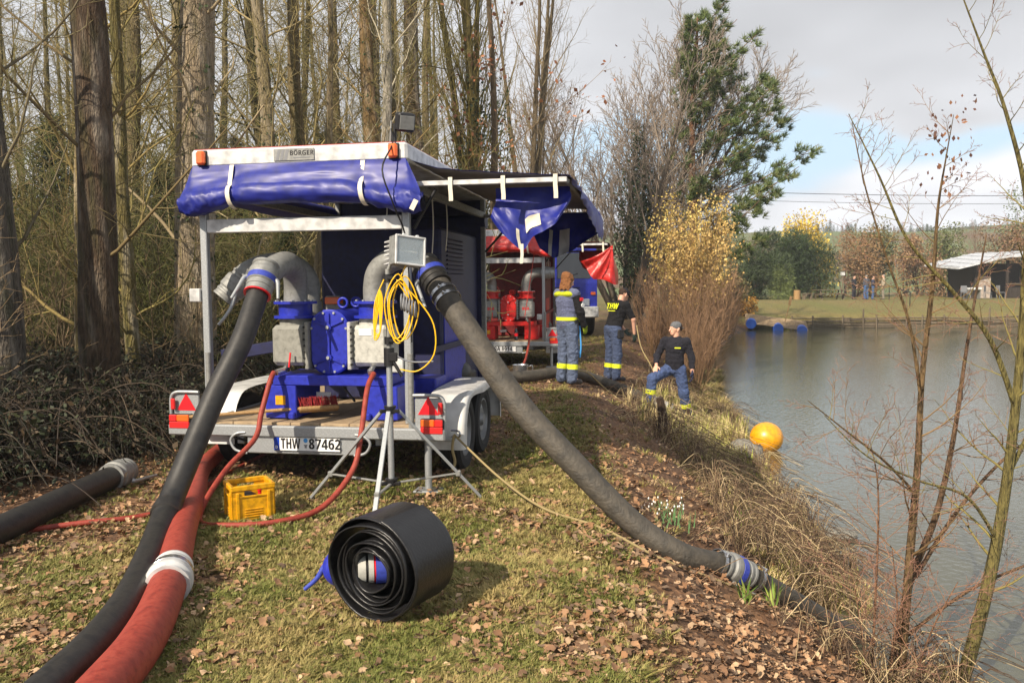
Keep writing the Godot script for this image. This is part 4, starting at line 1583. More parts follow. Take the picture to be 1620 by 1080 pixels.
	if not blue:
		# a bright triangle of sheet folded out at the outer corner
		var tri_ := MB.new()
		var fold_rows := []
		for q in 10:
			var u := q / 9.0
			var row := PackedVector3Array()
			for k in 21:
				var e := k / 20.0
				var foot := Vector3(1.46, 1.93, 0.0).lerp(Vector3(1.70, 1.62, 0.03), e * 2.0) if e < 0.5 else Vector3(1.70, 1.62, 0.03).lerp(Vector3(2.10, 1.52, -0.02), e * 2.0 - 1.0)
				var p := Vector3(2.04, 2.215, 0.03).lerp(foot, u)
				p.z += (0.045 * sin(e * 15.0 + u * 1.5) + 0.07 * f.get_noise_2d(e * 3.0, u * 2.0)) * u
				p.y += 0.02 * sin(e * 11.0) * u - 0.04 * sin(u * PI)
				row.append(p)
			fold_rows.append(row)
		tri_.grid(fold_rows, false, -1.0)
		obj("folded_corner", tri_, M[m], o)
		var hang := []
		for q in 9:
			var u := q / 8.0
			var row := PackedVector3Array()
			for k in 13:
				var z := lerpf(0.03, -2.5, k / 12.0)
				row.append(Vector3(2.0 + 0.16 * sin(u * 2.0) - 0.3 * u * (1.0 - k / 12.0), 2.22 - u * (0.72 - 0.14 * (1.0 - k / 12.0)), z))
			hang.append(row)
		var hb := MB.new()
		hb.grid(hang, false, 1.0)
		obj("side_curtain", hb, M[m], o)

func pipe_bend(o: Node, called: String, m: String, p: Array, r: float) -> MeshInstance3D:
	var b := MB.new()
	b.tube(spline(p, 5), r, 20, true)
	return obj(called, b, M[m], o)

func flange(b: MB, at: Vector3, d: Vector3, r: float, h: float) -> void:
	b.x = Transform3D(aim(d), at)
	b.lathe([Vector2(0, -h * 0.5), Vector2(r, -h * 0.5), Vector2(r, h * 0.5), Vector2(0, h * 0.5)], 24)
	b.x = Transform3D.IDENTITY

func pump_set(o: Node3D, paint: String, blue: bool) -> void:
	# skid
	var sk := bx(o, "pump_skid", paint, Vector3(0.15, 0.80, -0.32), Vector3(0.92, 0.075, 0.5), 0.006)
	for x in [-0.25, 0.55]:
		bx(sk, "skid_box", paint, Vector3(x, 0.635, -0.30), Vector3(0.25, 0.25, 0.46), 0.006)
		bx(sk, "skid_lug", paint, Vector3(x - 0.10 * signf(x - 0.15), 0.535, -0.05), Vector3(0.05, 0.05, 0.05), 0.01)
	# lobe casing: a tall rounded body along z with a ribbed cover
	var c := Vector3(0.12, 1.085, -0.2)
	var outline := PackedVector2Array()
	for k in 40:
		var g := TAU * k / 40.0
		outline.append(Vector2(cos(g) * 0.148, sin(g) * 0.13 + (0.115 if sin(g) >= 0 else -0.115)))
	var rings := [[0.86, -0.5], [1.0, -0.48], [1.0, -0.02], [0.90, -0.02], [0.90, 0.0], [1.02, 0.0], [1.02, 0.045], [0.96, 0.055]]
	var rows := []
	for r in rings:
		var row := PackedVector3Array()
		for q in outline:
			row.append(c + Vector3(q.x * r[0], q.y * r[0], r[1]))
		rows.append(row)
	var b := MB.new()
	for k in rows.size() - 1:
		b.grid([rows[k], rows[k + 1]], true, 1.0)
	b.flat(Array(rows[rows.size() - 1]), Vector3.BACK)
	var body := obj("pump_casing", b, M[paint], o)
	var rib := MB.new()
	var zf := c.z + 0.06
	rib.bar(Vector3(c.x, c.y + 0.22, zf), Vector3(c.x, c.y - 0.22, zf), 0.018, 0.022, Vector3.BACK)
	for s in [-1.0, 1.0]:
		var hub := Vector3(c.x, c.y + s * 0.115, zf)
		for g in [0.35, PI - 0.35]:
			rib.bar(hub, hub + Vector3(cos(g), s * 0.4, 0).normalized() * 0.125, 0.016, 0.02, Vector3.BACK)
		flange(rib, hub + Vector3(0, 0, 0.008), Vector3.BACK, 0.026, 0.03)
	obj("cover_ribs", rib, M[paint], body)
	var bolts := MB.new()
	for k in 10:
		var q := outline[k * 4]
		flange(bolts, c + Vector3(q.x * 0.93, q.y * 0.93, 0.058), Vector3.BACK, 0.009, 0.016)
	for s in [-1.0, 1.0]:
		flange(bolts, Vector3(c.x, c.y + s * 0.115, zf + 0.028), Vector3.BACK, 0.013, 0.014)
	obj("cover_bolts", bolts, M["galvanised"], body)
	for z in [-0.34, -0.62]:
		var ey := MB.new()
		var ring := PackedVector3Array()
		for k in 17:
			var g := TAU * k / 16.0
			ring.append(Vector3(0.16 + cos(g) * 0.036, 1.38 + sin(g) * 0.036, z))
		ey.tube(ring, 0.011, 8, false)
		obj("lifting_eye", ey, M[paint], body)
	var gear := MB.new()
	flange(gear, Vector3(0.12, 1.1, -0.86), Vector3.BACK, 0.17, 0.36)
	obj("gear_case", gear, M[paint], o)
	# chambers left and right
	for s in [-1.0, 1.0]:
		var cm := "cast_grey" if s < 0 else "pale_cast"
		if not blue:
			cm = "dull_steel"
		var x: float = 0.12 + s * 0.325
		var cb := MB.new()
		cb.box(Vector3(x, 1.06, -0.28), Vector3(0.28, 0.31, 0.30), 0.03)
		cb.box(Vector3(x - s * 0.155, 1.06, -0.28), Vector3(0.03, 0.36, 0.34), 0.006)
		cb.cyl(Vector3(x, 1.2, -0.28), Vector3(x, 1.265, -0.28), 0.125, 20)
		var ch := obj("suction_chamber" if s > 0 else "pressure_chamber", cb, M[cm], o)
		var bl := MB.new()
		for k in 7:
			flange(bl, Vector3(x - s * 0.137, 0.92 + k * 0.047, -0.115), Vector3.BACK, 0.009, 0.018)
		obj("chamber_bolts", bl, M["ink"], ch).set_meta("kind", "stuff")
		if s > 0 and blue:
			bx(ch, "label_plate", "plate", Vector3(x - 0.03, 1.165, -0.127), Vector3(0.1, 0.05, 0.004), 0.0)
		if not blue:
			words(ch, "chamber_letters", "BBA", 0.05, Vector3(x, 1.08, -0.125), Basis.IDENTITY, M["red_reflector"], 700)
		var fb := MB.new()
		for y in [1.275, 1.385]:
			flange(fb, Vector3(x, y, -0.28), Vector3.UP, 0.165, 0.02)
		flange(fb, Vector3(x, 1.33, -0.28), Vector3.UP, 0.128, 0.11)
		var fl := obj("flanged_collar", fb, M[paint], o)
		var fbolt := MB.new()
		for k in 10:
			var g := TAU * k / 10.0
			flange(fbolt, Vector3(x + cos(g) * 0.147, 1.398, -0.28 + sin(g) * 0.147), Vector3.UP, 0.010, 0.016)
		obj("collar_bolts", fbolt, M["galvanised"], fl)
		# drain valve
		var vb := MB.new()
		vb.cyl(Vector3(x + s * 0.02, 0.905, -0.16), Vector3(x + s * 0.02, 0.87, -0.07), 0.02)
		vb.cyl(Vector3(x + s * 0.02, 0.875, -0.08), Vector3(x + s * 0.05, 0.865, -0.02), 0.024)
		var vv := obj("drain_valve", vb, M["chrome"], o)
		if s < 0:
			tb(vv, "valve_handle", "red_reflector", [Vector3(x + 0.03, 0.90, -0.07), Vector3(x + 0.035, 1.01, -0.09)], 0.007)
	var xl := 0.12 - 0.325
	var xr := 0.12 + 0.325
	if blue:
		pipe_bend(o, "delivery_bend", "dull_steel", [Vector3(xl, 1.39, -0.28), Vector3(xl + 0.01, 1.52, -0.27), Vector3(xl + 0.03, 1.63, -0.2), Vector3(xl + 0.04, 1.68, -0.06), Vector3(xl + 0.02, 1.655, 0.07), Vector3(xl - 0.01, 1.60, 0.16)], 0.091)
		# second bend behind, pointing left, with its own coupling
		pipe_bend(o, "delivery_bend", "dull_steel", [Vector3(xl - 0.04, 1.39, -0.62), Vector3(xl - 0.04, 1.54, -0.62), Vector3(xl - 0.11, 1.655, -0.58), Vector3(-0.46, 1.695, -0.48), Vector3(-0.62, 1.64, -0.38), Vector3(-0.70, 1.55, -0.32)], 0.09)
		coupling(o, Vector3(-0.715, 1.525, -0.31), Vector3(-0.6, -0.75, 0.35), 0.088, "dull_steel", [])
		tb(o, "coupling_lever", "galvanised", [Vector3(-0.66, 1.47, -0.20), Vector3(-0.69, 1.34, -0.16), Vector3(-0.77, 1.22, -0.12)], [0.016, 0.011])
		pipe_bend(o, "suction_bend", "dull_steel", [Vector3(xr, 1.39, -0.28), Vector3(xr, 1.5, -0.28), Vector3(xr + 0.03, 1.61, -0.27), Vector3(xr + 0.12, 1.69, -0.25), Vector3(xr + 0.25, 1.72, -0.22), Vector3(xr + 0.38, 1.68, -0.18), Vector3(xr + 0.44, 1.63, -0.16)], 0.09)
		pipe_bend(o, "drain_pipe", "dull_steel", [Vector3(xl - 0.02, 1.39, -0.62), Vector3(xl - 0.02, 1.2, -0.62), Vector3(xl - 0.02, 1.0, -0.62)], 0.085)
		bx(o, "side_bar", "navy", Vector3(-0.52, 1.02, -0.2), Vector3(0.55, 0.09, 0.04), 0.005, Basis(Vector3.BACK, 0.16))
	else:
		pipe_bend(o, "delivery_bend", "dull_steel", [Vector3(xl, 1.39, -0.28), Vector3(xl, 1.55, -0.28), Vector3(xl - 0.03, 1.66, -0.2), Vector3(xl - 0.07, 1.67, -0.05)], 0.09)
		var rb := pipe_bend(o, "suction_bend", "dull_steel", [Vector3(xr, 1.39, -0.28), Vector3(xr, 1.55, -0.28), Vector3(xr + 0.06, 1.68, -0.28), Vector3(xr + 0.18, 1.74, -0.28), Vector3(xr + 0.34, 1.74, -0.28)], 0.09)
		coupling(o, Vector3(xr + 0.38, 1.74, -0.28), Vector3.RIGHT, 0.092, "galvanised", [])
		tb(o, "hanging_cord", "red_cord", [Vector3(0.66, 2.3, 0.03), Vector3(0.55, 1.6, 0.03), Vector3(0.45, 0.95, 0.06)], 0.008, 6)

# a hose coupling: stepped rings along d, with two curved levers
func coupling(o: Node, at: Vector3, d: Vector3, r: float, m: String, levers: Array, band := "") -> Node3D:
	var n := Node3D.new()
	n.name = "coupling"
	o.add_child(n, true)
	var b := MB.new()
	b.x = Transform3D(aim(d), at)
	b.lathe([Vector2(r * 0.9, -0.10), Vector2(r * 1.14, -0.10), Vector2(r * 1.16, -0.085), Vector2(r * 1.05, -0.075), Vector2(r * 1.05, -0.055), Vector2(r * 1.2, -0.045), Vector2(r * 1.24, -0.03), Vector2(r * 1.24, 0.0), Vector2(r * 1.18, 0.015)], 28)
	b.lathe([Vector2(r * 1.20, 0.05), Vector2(r * 1.2, 0.06), Vector2(r * 1.08, 0.07), Vector2(r * 1.08, 0.085), Vector2(r * 1.13, 0.09), Vector2(r * 1.13, 0.105), Vector2(r * 1.06, 0.11), Vector2(r * 1.06, 0.13), Vector2(r * 1.1, 0.135), Vector2(r * 1.1, 0.15), Vector2(r * 0.9, 0.152)], 28)
	obj("rings", b, M[m], n)
	var c := MB.new()
	c.x = b.x
	c.lathe([Vector2(r * 1.16, 0.008), Vector2(r * 1.22, 0.012), Vector2(r * 1.22, 0.055), Vector2(r * 1.16, 0.06)], 28)
	obj("clamp_band", c, M[band if band != "" else m], n)
	for l in levers:
		var lv := MB.new()
		var p := spline(l, 5)
		lv.tube(p, ease_radii(p, [0.02, 0.015, 0.011]), 8)
		obj("lever", lv, M["galvanised"], n)
	return n

# ---------------------------------------------------------------- hoses and what lies about
func tl(x: float, y: float, z: float) -> Vector3:   # a place on the blue trailer
	return Transform3D(Basis(Vector3.UP, deg_to_rad(-10.0)), Vector3(-1.53, 0.0, -6.09)) * Vector3(x, y, z)

func on_ground(x: float, z: float, r: float) -> Vector3:
	return Vector3(x, height(x, z) + r, z)

func lever_path(at: Vector3, d: Vector3, side: Vector3, r: float, n: float) -> Array:
	var s := (side - d * side.dot(d)).normalized()
	return [at + s * r * 1.2 - d * 0.01, at + s * r * 1.42 + d * 0.01, at + s * r * 1.62 + d * n * 0.6, at + s * r * 1.85 + d * n * 1.25]

func hose(called: String, label: String, p: PackedVector3Array, r, m: String, category := "hose", sides := 22) -> Node3D:
	var o := thing(called, label, category)
	var b := MB.new()
	b.tube(p, r if r is float else ease_radii(p, r), sides, true, 0.012)
	obj("tube", b, M[m], o)
	return o

func hoses() -> void:
	rng.seed = 601
	# black delivery hose, from the left pump bend to the ground and past the camera
	var start := tl(-0.215, 1.55, 0.25)
	var p1 := spline([start, Vector3(-1.84, 1.16, -5.60), Vector3(-1.96, 0.80, -5.38), Vector3(-2.05, 0.44, -5.14), Vector3(-2.09, 0.16, -4.86), on_ground(-1.93, -4.25, 0.075), on_ground(-1.75, -3.55, 0.072), on_ground(-1.69, -2.9, 0.072), on_ground(-1.69, -1.8, 0.072), on_ground(-1.72, -0.6, 0.072)], 8)
	var h := hose("delivery_hose", "long black rubber hose running down from the left pump bend", p1, 0.075, "rubber")
	var d := (p1[1] - p1[0]).normalized()
	var side := d.cross(Vector3.BACK)
	coupling(h, start - d * 0.04, d, 0.086, "dull_steel", [lever_path(start, d, Vector3(-1, 0.1, 0.3), 0.086, 0.16), lever_path(start, d, Vector3(1, -0.2, 0.2), 0.086, 0.12)], "blue_band")
	var rg := MB.new()
	rg.x = Transform3D(aim(d), start + d * 0.115)
	rg.lathe([Vector2(0.08, 0.0), Vector2(0.097, 0.0), Vector2(0.097, 0.008), Vector2(0.08, 0.008)], 24)
	obj("red_ring", rg, M["red_reflector"], h)
	var jn := MB.new()
	var q := 8 * 4
	jn.x = Transform3D(aim(p1[q + 1] - p1[q - 1]), p1[q])
	jn.lathe([Vector2(0.07, -0.07), Vector2(0.082, -0.07), Vector2(0.088, -0.01), Vector2(0.088, 0.02), Vector2(0.07, 0.03)], 24)
	obj("sleeve_joint", jn, M["rubber"], h)
	# red hose beside it
	var p2 := spline([Vector3(-2.62, 0.09, -7.9), Vector3(-2.47, 0.09, -6.5), Vector3(-2.20, 0.095, -5.6), Vector3(-1.93, 0.10, -4.7), on_ground(-1.685, -3.93, 0.09), on_ground(-1.52, -3.3, 0.09), on_ground(-1.45, -2.75, 0.09), on_ground(-1.42, -1.8, 0.09), on_ground(-1.45, -0.5, 0.09)], 8)
	var h2 := hose("fire_hose", "thick red hose with a silver coupling beside the long black hose", p2, [0.07, 0.07, 0.074, 0.08, 0.087, 0.09, 0.09, 0.09, 0.09], "red_rubber")
	var k2 := 8 * 4
	coupling(h2, p2[k2], (p2[k2 - 1] - p2[k2 + 1]).normalized(), 0.09, "white_alloy", [], "chrome")
	# short black hose coming in from the left
	var p3 := spline([on_ground(-3.0, -6.05, 0.1), on_ground(-3.0, -5.4, 0.1), on_ground(-3.03, -4.6, 0.1), on_ground(-3.2, -3.4, 0.1), on_ground(-3.4, -2.0, 0.1)], 7)
	var h3 := hose("short_hose", "black hose with an open coupling ending in the leaves at left", p3, 0.083, "rubber")
	var d3 := (p3[0] - p3[1]).normalized()
	coupling(h3, p3[0] + d3 * 0.08, d3, 0.09, "dull_steel", [lever_path(p3[0] + d3 * 0.1, d3, Vector3(1, -0.4, 0.2), 0.1, 0.22)])
	# suction hose from the right bend over the bank into the pond
	var s0 := tl(0.935, 1.575, -0.135)
	var p4 := spline([s0, Vector3(-0.32, 1.21, -5.74), Vector3(0.04, 0.71, -5.45), Vector3(0.38, 0.36, -5.28), on_ground(0.76, -5.14, 0.09), on_ground(1.06, -5.05, 0.085), on_ground(1.40, -5.2, 0.09), on_ground(1.80, -5.42, 0.09), Vector3(2.40, -1.02, -5.78), Vector3(2.9, -1.35, -6.0)], 8)
	var h4 := hose("suction_hose", "thick grey brown suction hose from the right bend down into the pond", p4, [0.088, 0.088, 0.086, 0.08, 0.076, 0.074, 0.074, 0.074, 0.074, 0.074], "suction")
	var d4 := (p4[1] - p4[0]).normalized()
	coupling(h4, s0 - d4 * 0.04, d4, 0.096, "rubber", [lever_path(s0 + d4 * 0.02, d4, Vector3(-1, -0.4, 0.6), 0.096, 0.2)], "blue_band")
	clip(h4, p4[0] + d4 * 0.20, d4, 0.096)
	clip(h4, p4[0] + d4 * 0.27, d4, 0.096)
	var k4 := 8 * 6
	var d5 := (p4[k4 + 1] - p4[k4 - 1]).normalized()
	coupling(h4, p4[k4] + d5 * 0.02, d5, 0.08, "dull_steel", [lever_path(p4[k4] + d5 * 0.02, d5, Vector3(-0.4, -0.5, 0.8), 0.08, 0.3)], "blue_band")
	clip(h4, p4[k4] - d5 * 0.12, d5, 0.083)
	clip(h4, p4[k4] + d5 * 0.24, d5, 0.083)
	# the second suction hose, from the red trailer
	var p6 := spline([on_ground(-0.35, -12.3, 0.11), on_ground(0.3, -12.6, 0.11), on_ground(0.85, -13.0, 0.11), on_ground(1.45, -13.7, 0.12), on_ground(2.0, -13.6, 0.14), on_ground(2.4, -13.5, 0.13), on_ground(2.8, -13.6, 0.12), on_ground(3.3, -14.0, 0.11), Vector3(3.9, -1.15, -14.5), Vector3(4.3, -1.5, -14.8)], 7)
	var h6 := hose("suction_hose", "dark suction hose lying behind the people and dipping into the pond", p6, 0.09, "suction")
	var k6 := 7 * 5
	var d6 := (p6[k6 + 1] - p6[k6 - 1]).normalized()
	coupling(h6, p6[k6], d6, 0.096, "white_alloy", [], "chrome")
	clip(h6, p6[k6] + d6 * 0.22, d6, 0.112)
	# thin red hose: pump drain, round the crate and back
	var va := tl(0.12 - 0.325 + 0.03, 0.865, -0.02)
	var vb := tl(0.12 + 0.325 + 0.07, 0.865, -0.02)
	va = tl(-0.205 - 0.07, 0.865, -0.02)
	var p7 := spline([vb, vb + Vector3(-0.03, -0.10, 0.12), Vector3(-1.06, 0.48, -5.68), Vector3(-1.10, 0.25, -5.55), Vector3(-1.26, 0.06, -5.3), Vector3(-1.50, 0.03, -5.08), Vector3(-1.80, 0.03, -5.02), Vector3(-1.98, 0.03, -5.10), Vector3(-2.03, 0.10, -5.32), Vector3(-1.98, 0.26, -5.62), Vector3(-1.86, 0.42, -5.86), va + Vector3(-0.05, -0.28, 0.17), va + Vector3(-0.01, -0.06, 0.07), va], 7)
	hose("drain_hose", "thin red hose looping from both pump valves around the yellow crate", p7, 0.0195, "red_rubber", "hose", 10)
	var p8 := spline([on_ground(-3.02, -5.0, 0.02), on_ground(-2.75, -5.1, 0.02), on_ground(-2.45, -5.25, 0.02), on_ground(-2.28, -5.5, 0.02), on_ground(-2.3, -6.2, 0.02), on_ground(-2.2, -7.5, 0.02)], 6)
	hose("drain_hose", "end of thin red hose lying in leaves left of the black hose", p8, 0.018, "red_rubber", "hose", 10)
	var p9 := spline([Vector3(0.32, 0.9, -14.85), Vector3(0.31, 0.6, -14.45), Vector3(0.24, 0.3, -13.9), Vector3(0.16, 0.2, -13.1)], 6)
	hose("drain_hose", "thin red hose hanging from the red pump into the steel bucket", p9, 0.02, "red_rubber", "hose", 8)
	# ropes
	var r1 := spline([tl(1.06, 0.38, -0.25), Vector3(-0.1, 0.16, -5.7), Vector3(0.2, 0.03, -5.35), on_ground(0.55, -5.0, 0.012), on_ground(0.9, -4.85, 0.012), on_ground(1.4, -4.92, 0.012), on_ground(1.85, -5.16, 0.02), on_ground(2.3, -5.45, 0.03), Vector3(2.75, -1.2, -5.8)], 8)
	hose("rope", "pale rope from the blue trailer mudguard along the thick suction hose", r1, 0.0085, "rope", "rope", 7)
	var r1b := spline([tl(1.06, 0.38, -0.24), tl(1.05, 0.28, -0.22), tl(1.07, 0.18, -0.22), tl(1.05, 0.12, -0.2)], 5)
	hose("rope", "short rope end dangling below the blue trailer mudguard", r1b, 0.011, "rope", "rope", 7)
	var r2 := spline([Vector3(2.22, 0.78, -14.6), Vector3(2.26, 0.4, -14.3), Vector3(2.38, 0.02, -13.7), on_ground(2.5, -13.0, 0.01), on_ground(2.3, -12.2, 0.01), on_ground(2.6, -11.6, 0.01)], 7)
	hose("rope", "rope held by the man in the dark cap", r2, 0.010, "rope", "rope", 6)
	var r3 := spline([on_ground(0.95, -12.75, 0.2), on_ground(1.2, -13.0, 0.23), on_ground(1.5, -13.3, 0.05), on_ground(1.9, -12.6, 0.02), on_ground(2.2, -12.0, 0.02), on_ground(2.0, -11.2, 0.02), on_ground(2.4, -10.4, 0.02)], 7)
	hose("rope", "pale rope lying over the dark hose and down the leafy bank", r3, 0.011, "rope", "rope", 6)

func clip(o: Node3D, at: Vector3, d: Vector3, r: float) -> void:
	var b := MB.new()
	b.x = Transform3D(aim(d), at)
	b.lathe([Vector2(r, -0.013), Vector2(r + 0.005, -0.013), Vector2(r + 0.005, 0.013), Vector2(r, 0.013)], 24)
	b.box(Vector3(r * 0.7, 0, r * 0.8), Vector3(0.03, 0.02, 0.03), 0.004)
	obj("hose_clip", b, M["chrome"], o)

func small_things() -> void:
	rng.seed = 701
	hose_roll()
	light_stand()
	crate()
	# broom on the trailer bed
	var br := thing("broom", "wooden broom with red bristles lying on the blue trailer bed", "broom")
	var a := tl(-0.87, 0.545, 0.16)
	var e := tl(-0.06, 0.585, -0.12)
	tb(br, "handle", "wood", [a, e], 0.0135, 10)
	var hr := Basis(Vector3.UP, 0.35) * Basis(Vector3.RIGHT, -0.5)
	var c := tl(0.02, 0.575, -0.16)
	bx(br, "broom_head", "wood", c, Vector3(0.30, 0.032, 0.07), 0.01, hr)
	var bb := MB.new()
	for k in 260:
		var p := c + hr * Vector3(rng.randf_range(-0.14, 0.14), 0.015, rng.randf_range(-0.03, 0.03))
		bb.col = Color.WHITE * rng.randf_range(0.7, 1.3)
		var t := p + hr * (Vector3(0, 0.075, 0) + rv() * Vector3(0.02, 0.006, 0.02))
		bb.tube(PackedVector3Array([p, t]), 0.0022, 3, false)
	obj("bristles", bb, M["bristle"], br)
	# steel bucket
	var bu := thing("bucket", "small steel bucket on the ground behind the thick suction hose", "bucket", on_ground(0.13, -13.05, 0.0))
	var bk := MB.new()
	bk.lathe([Vector2(0, 0.0), Vector2(0.11, 0.0), Vector2(0.125, 0.22), Vector2(0.132, 0.225), Vector2(0.132, 0.235)], 24)
	bk.lathe([Vector2(0.13, 0.235), Vector2(0.12, 0.215), Vector2(0.106, 0.01), Vector2(0, 0.01)], 24)
	obj("pail", bk, M["chrome"], bu)
	tb(bu, "handle", "chrome", [Vector3(0.13, 0.2, 0), Vector3(0.19, 0.22, 0.0), Vector3(0.19, 0.12, 0), Vector3(0.125, 0.1, 0)], 0.008, 8)
	# soda bottle on the red trailer
	var so := thing("bottle", "half litre plastic bottle of cola standing on the red trailer bed", "bottle", Transform3D(Basis(Vector3.UP, deg_to_rad(-7.0)), Vector3(-0.20, 0, -15.1)) * Vector3(0.28, 0.502, 0.0))
	var bl := MB.new()
	bl.lathe([Vector2(0, 0.0), Vector2(0.034, 0.0), Vector2(0.036, 0.03), Vector2(0.032, 0.09), Vector2(0.036, 0.14), Vector2(0.03, 0.18), Vector2(0.014, 0.225), Vector2(0, 0.225)], 14)
	obj("body", bl, M["windscreen"], so)
	var lb := MB.new()
	lb.lathe([Vector2(0.0345, 0.075), Vector2(0.037, 0.08), Vector2(0.038, 0.125), Vector2(0.036, 0.13)], 14)
	obj("label_band", lb, M["red_reflector"], so)
	var cp := MB.new()
	cp.lathe([Vector2(0.015, 0.226), Vector2(0.016, 0.227), Vector2(0.016, 0.245), Vector2(0, 0.245)], 12)
	obj("cap", cp, M["red_reflector"], so)
	# buoy
	var bo := thing("buoy", "orange yellow ball buoy floating by the reeds", "buoy", Vector3(3.98, WATER + 0.19, -12.75))
	var bm := MB.new()
	bm.ball(Vector3.ZERO, Vector3(0.255, 0.245, 0.255), 28, 18)
	obj("ball", bm, M["buoy"], bo)
	tb(bo, "eyelet", "buoy", [Vector3(-0.05, -0.235, 0.03), Vector3(-0.07, -0.28, 0.04), Vector3(-0.02, -0.29, 0.05), Vector3(-0.01, -0.235, 0.03)], 0.015, 8)
	var spots := [["stone", "grey boulder at the water edge left of the buoy", 3.42, -12.0, 0.3, 0.26], ["stone", "flat stone showing just above the water past the reed stubble", 3.36, -8.3, 0.18, 0.07], ["stone", "brown stone in the water under the undercut bank", 3.22, -9.4, 0.2, 0.14]]
	for k in spots.size():
		var q: Array = spots[k]
		var st := MB.new()
		st.ball(Vector3.ZERO, Vector3(q[4], q[5], q[4] * 0.8), 16, 10)
		for w in st.v.size():
			st.v[w] *= 1.0 + 0.35 * nz.get_noise_3d(st.v[w].x * 5.0 + k * 7.0, st.v[w].y * 5.0, st.v[w].z * 5.0)
		var o := obj(q[0], st, M["stone"])
		o.position = Vector3(q[2], WATER + 0.03, q[3])
		tag(o, q[1], "stone")

func hose_roll() -> void:
	var o := thing("rolled_hose", "rolled up flat black hose standing on edge on the grass", "hose", Vector3(-0.56, 0.0, -3.68), deg_to_rad(-29))
	var b := MB.new()
	var w := 0.15
	var rows := []
	var turns := 8.3
	var n := int(turns * 40)
	for k in n + 1:
		var t := float(k) / n
		var g := -0.6 + t * turns * TAU
		var left := 0.5 - 0.5 * cos(g)
		var r := lerpf(0.088, 0.24, pow(t, 1.08)) + 0.013 * sin(g * 1.0 + 1.0) * t + 0.005 * sin(g * 3.3) + 0.010 * sin(g * 0.43 + 2.0)
		r += 0.035 * pow(left, 3.0) * smoothstep(0.55, 0.85, t)
		var c := Vector3(cos(g) * r, sin(g) * r, 0)
		if c.y < -0.215:
			c.y = -0.215 + (c.y + 0.215) * 0.35
		c.y += 0.245
		var out := Vector3(cos(g), sin(g), 0)
		var th := 0.0056 + 0.0016 * sin(g * 2.0 + 0.5)
		var ww := w + 0.007 * sin(g * 0.9 + t * 5.0)
		var dz := 0.012 * sin(g * 0.37)
		var row := PackedVector3Array()
		for q in [[-1.0, 0.0], [-0.97, 0.9], [-0.9, 1.2], [-0.5, 0.8], [0.5, 0.8], [0.9, 1.2], [0.97, 0.9], [1.0, 0.0], [0.97, -0.9], [0.9, -1.2], [0.5, -0.8], [-0.5, -0.8], [-0.9, -1.2], [-0.97, -0.9]]:
			row.append(c + out * th * q[1] + Vector3(0, 0, dz + ww * q[0]))
		rows.append(row)
	b.grid(rows, true, 1.0)
	obj("flat_hose", b, M["layflat"], o)
	var n2 := Node3D.new()
	n2.name = "inner_coupling"
	o.add_child(n2, true)
	var q := [["pale_cast", 0.064, 0.0, 0.035], ["ink", 0.06, 0.036, 0.046], ["pale_cast", 0.066, 0.047, 0.07], ["red_reflector", 0.062, 0.071, 0.079], ["blue_band", 0.07, 0.08, 0.125]]
	for a in q:
		var c := MB.new()
		c.x = Transform3D(Basis(Vector3.UP, 0.72) * aim(Vector3.RIGHT), Vector3(-0.115, 0.225, 0.10))
		c.lathe([Vector2(0.03, a[2]), Vector2(a[1], a[2]), Vector2(a[1], a[3]), Vector2(0.03, a[3])], 24)
		obj("ring", c, M[a[0]], n2)
	var n3 := Node3D.new()
	n3.name = "outer_coupling"
	o.add_child(n3, true)
	var c2 := MB.new()
	c2.x = Transform3D(aim(Vector3(-0.75, -0.35, -0.3)), Vector3(-0.275, 0.185, 0.02))
	c2.lathe([Vector2(0.0, -0.02), Vector2(0.075, -0.02), Vector2(0.085, 0.0), Vector2(0.085, 0.035), Vector2(0.07, 0.045), Vector2(0.0, 0.045)], 24)
	obj("coupling_ring", c2, M["blue_paint"], n3)
	tb(n3, "lever", "blue_band", [Vector3(-0.30, 0.22, 0.0), Vector3(-0.36, 0.19, 0.03), Vector3(-0.40, 0.12, 0.06), Vector3(-0.45, 0.07, 0.09)], [0.02, 0.016, 0.012, 0.01])
	tb(n3, "lever", "galvanised", [Vector3(-0.27, 0.26, -0.02), Vector3(-0.31, 0.25, 0.0), Vector3(-0.38, 0.16, 0.05)], [0.014, 0.012, 0.008])

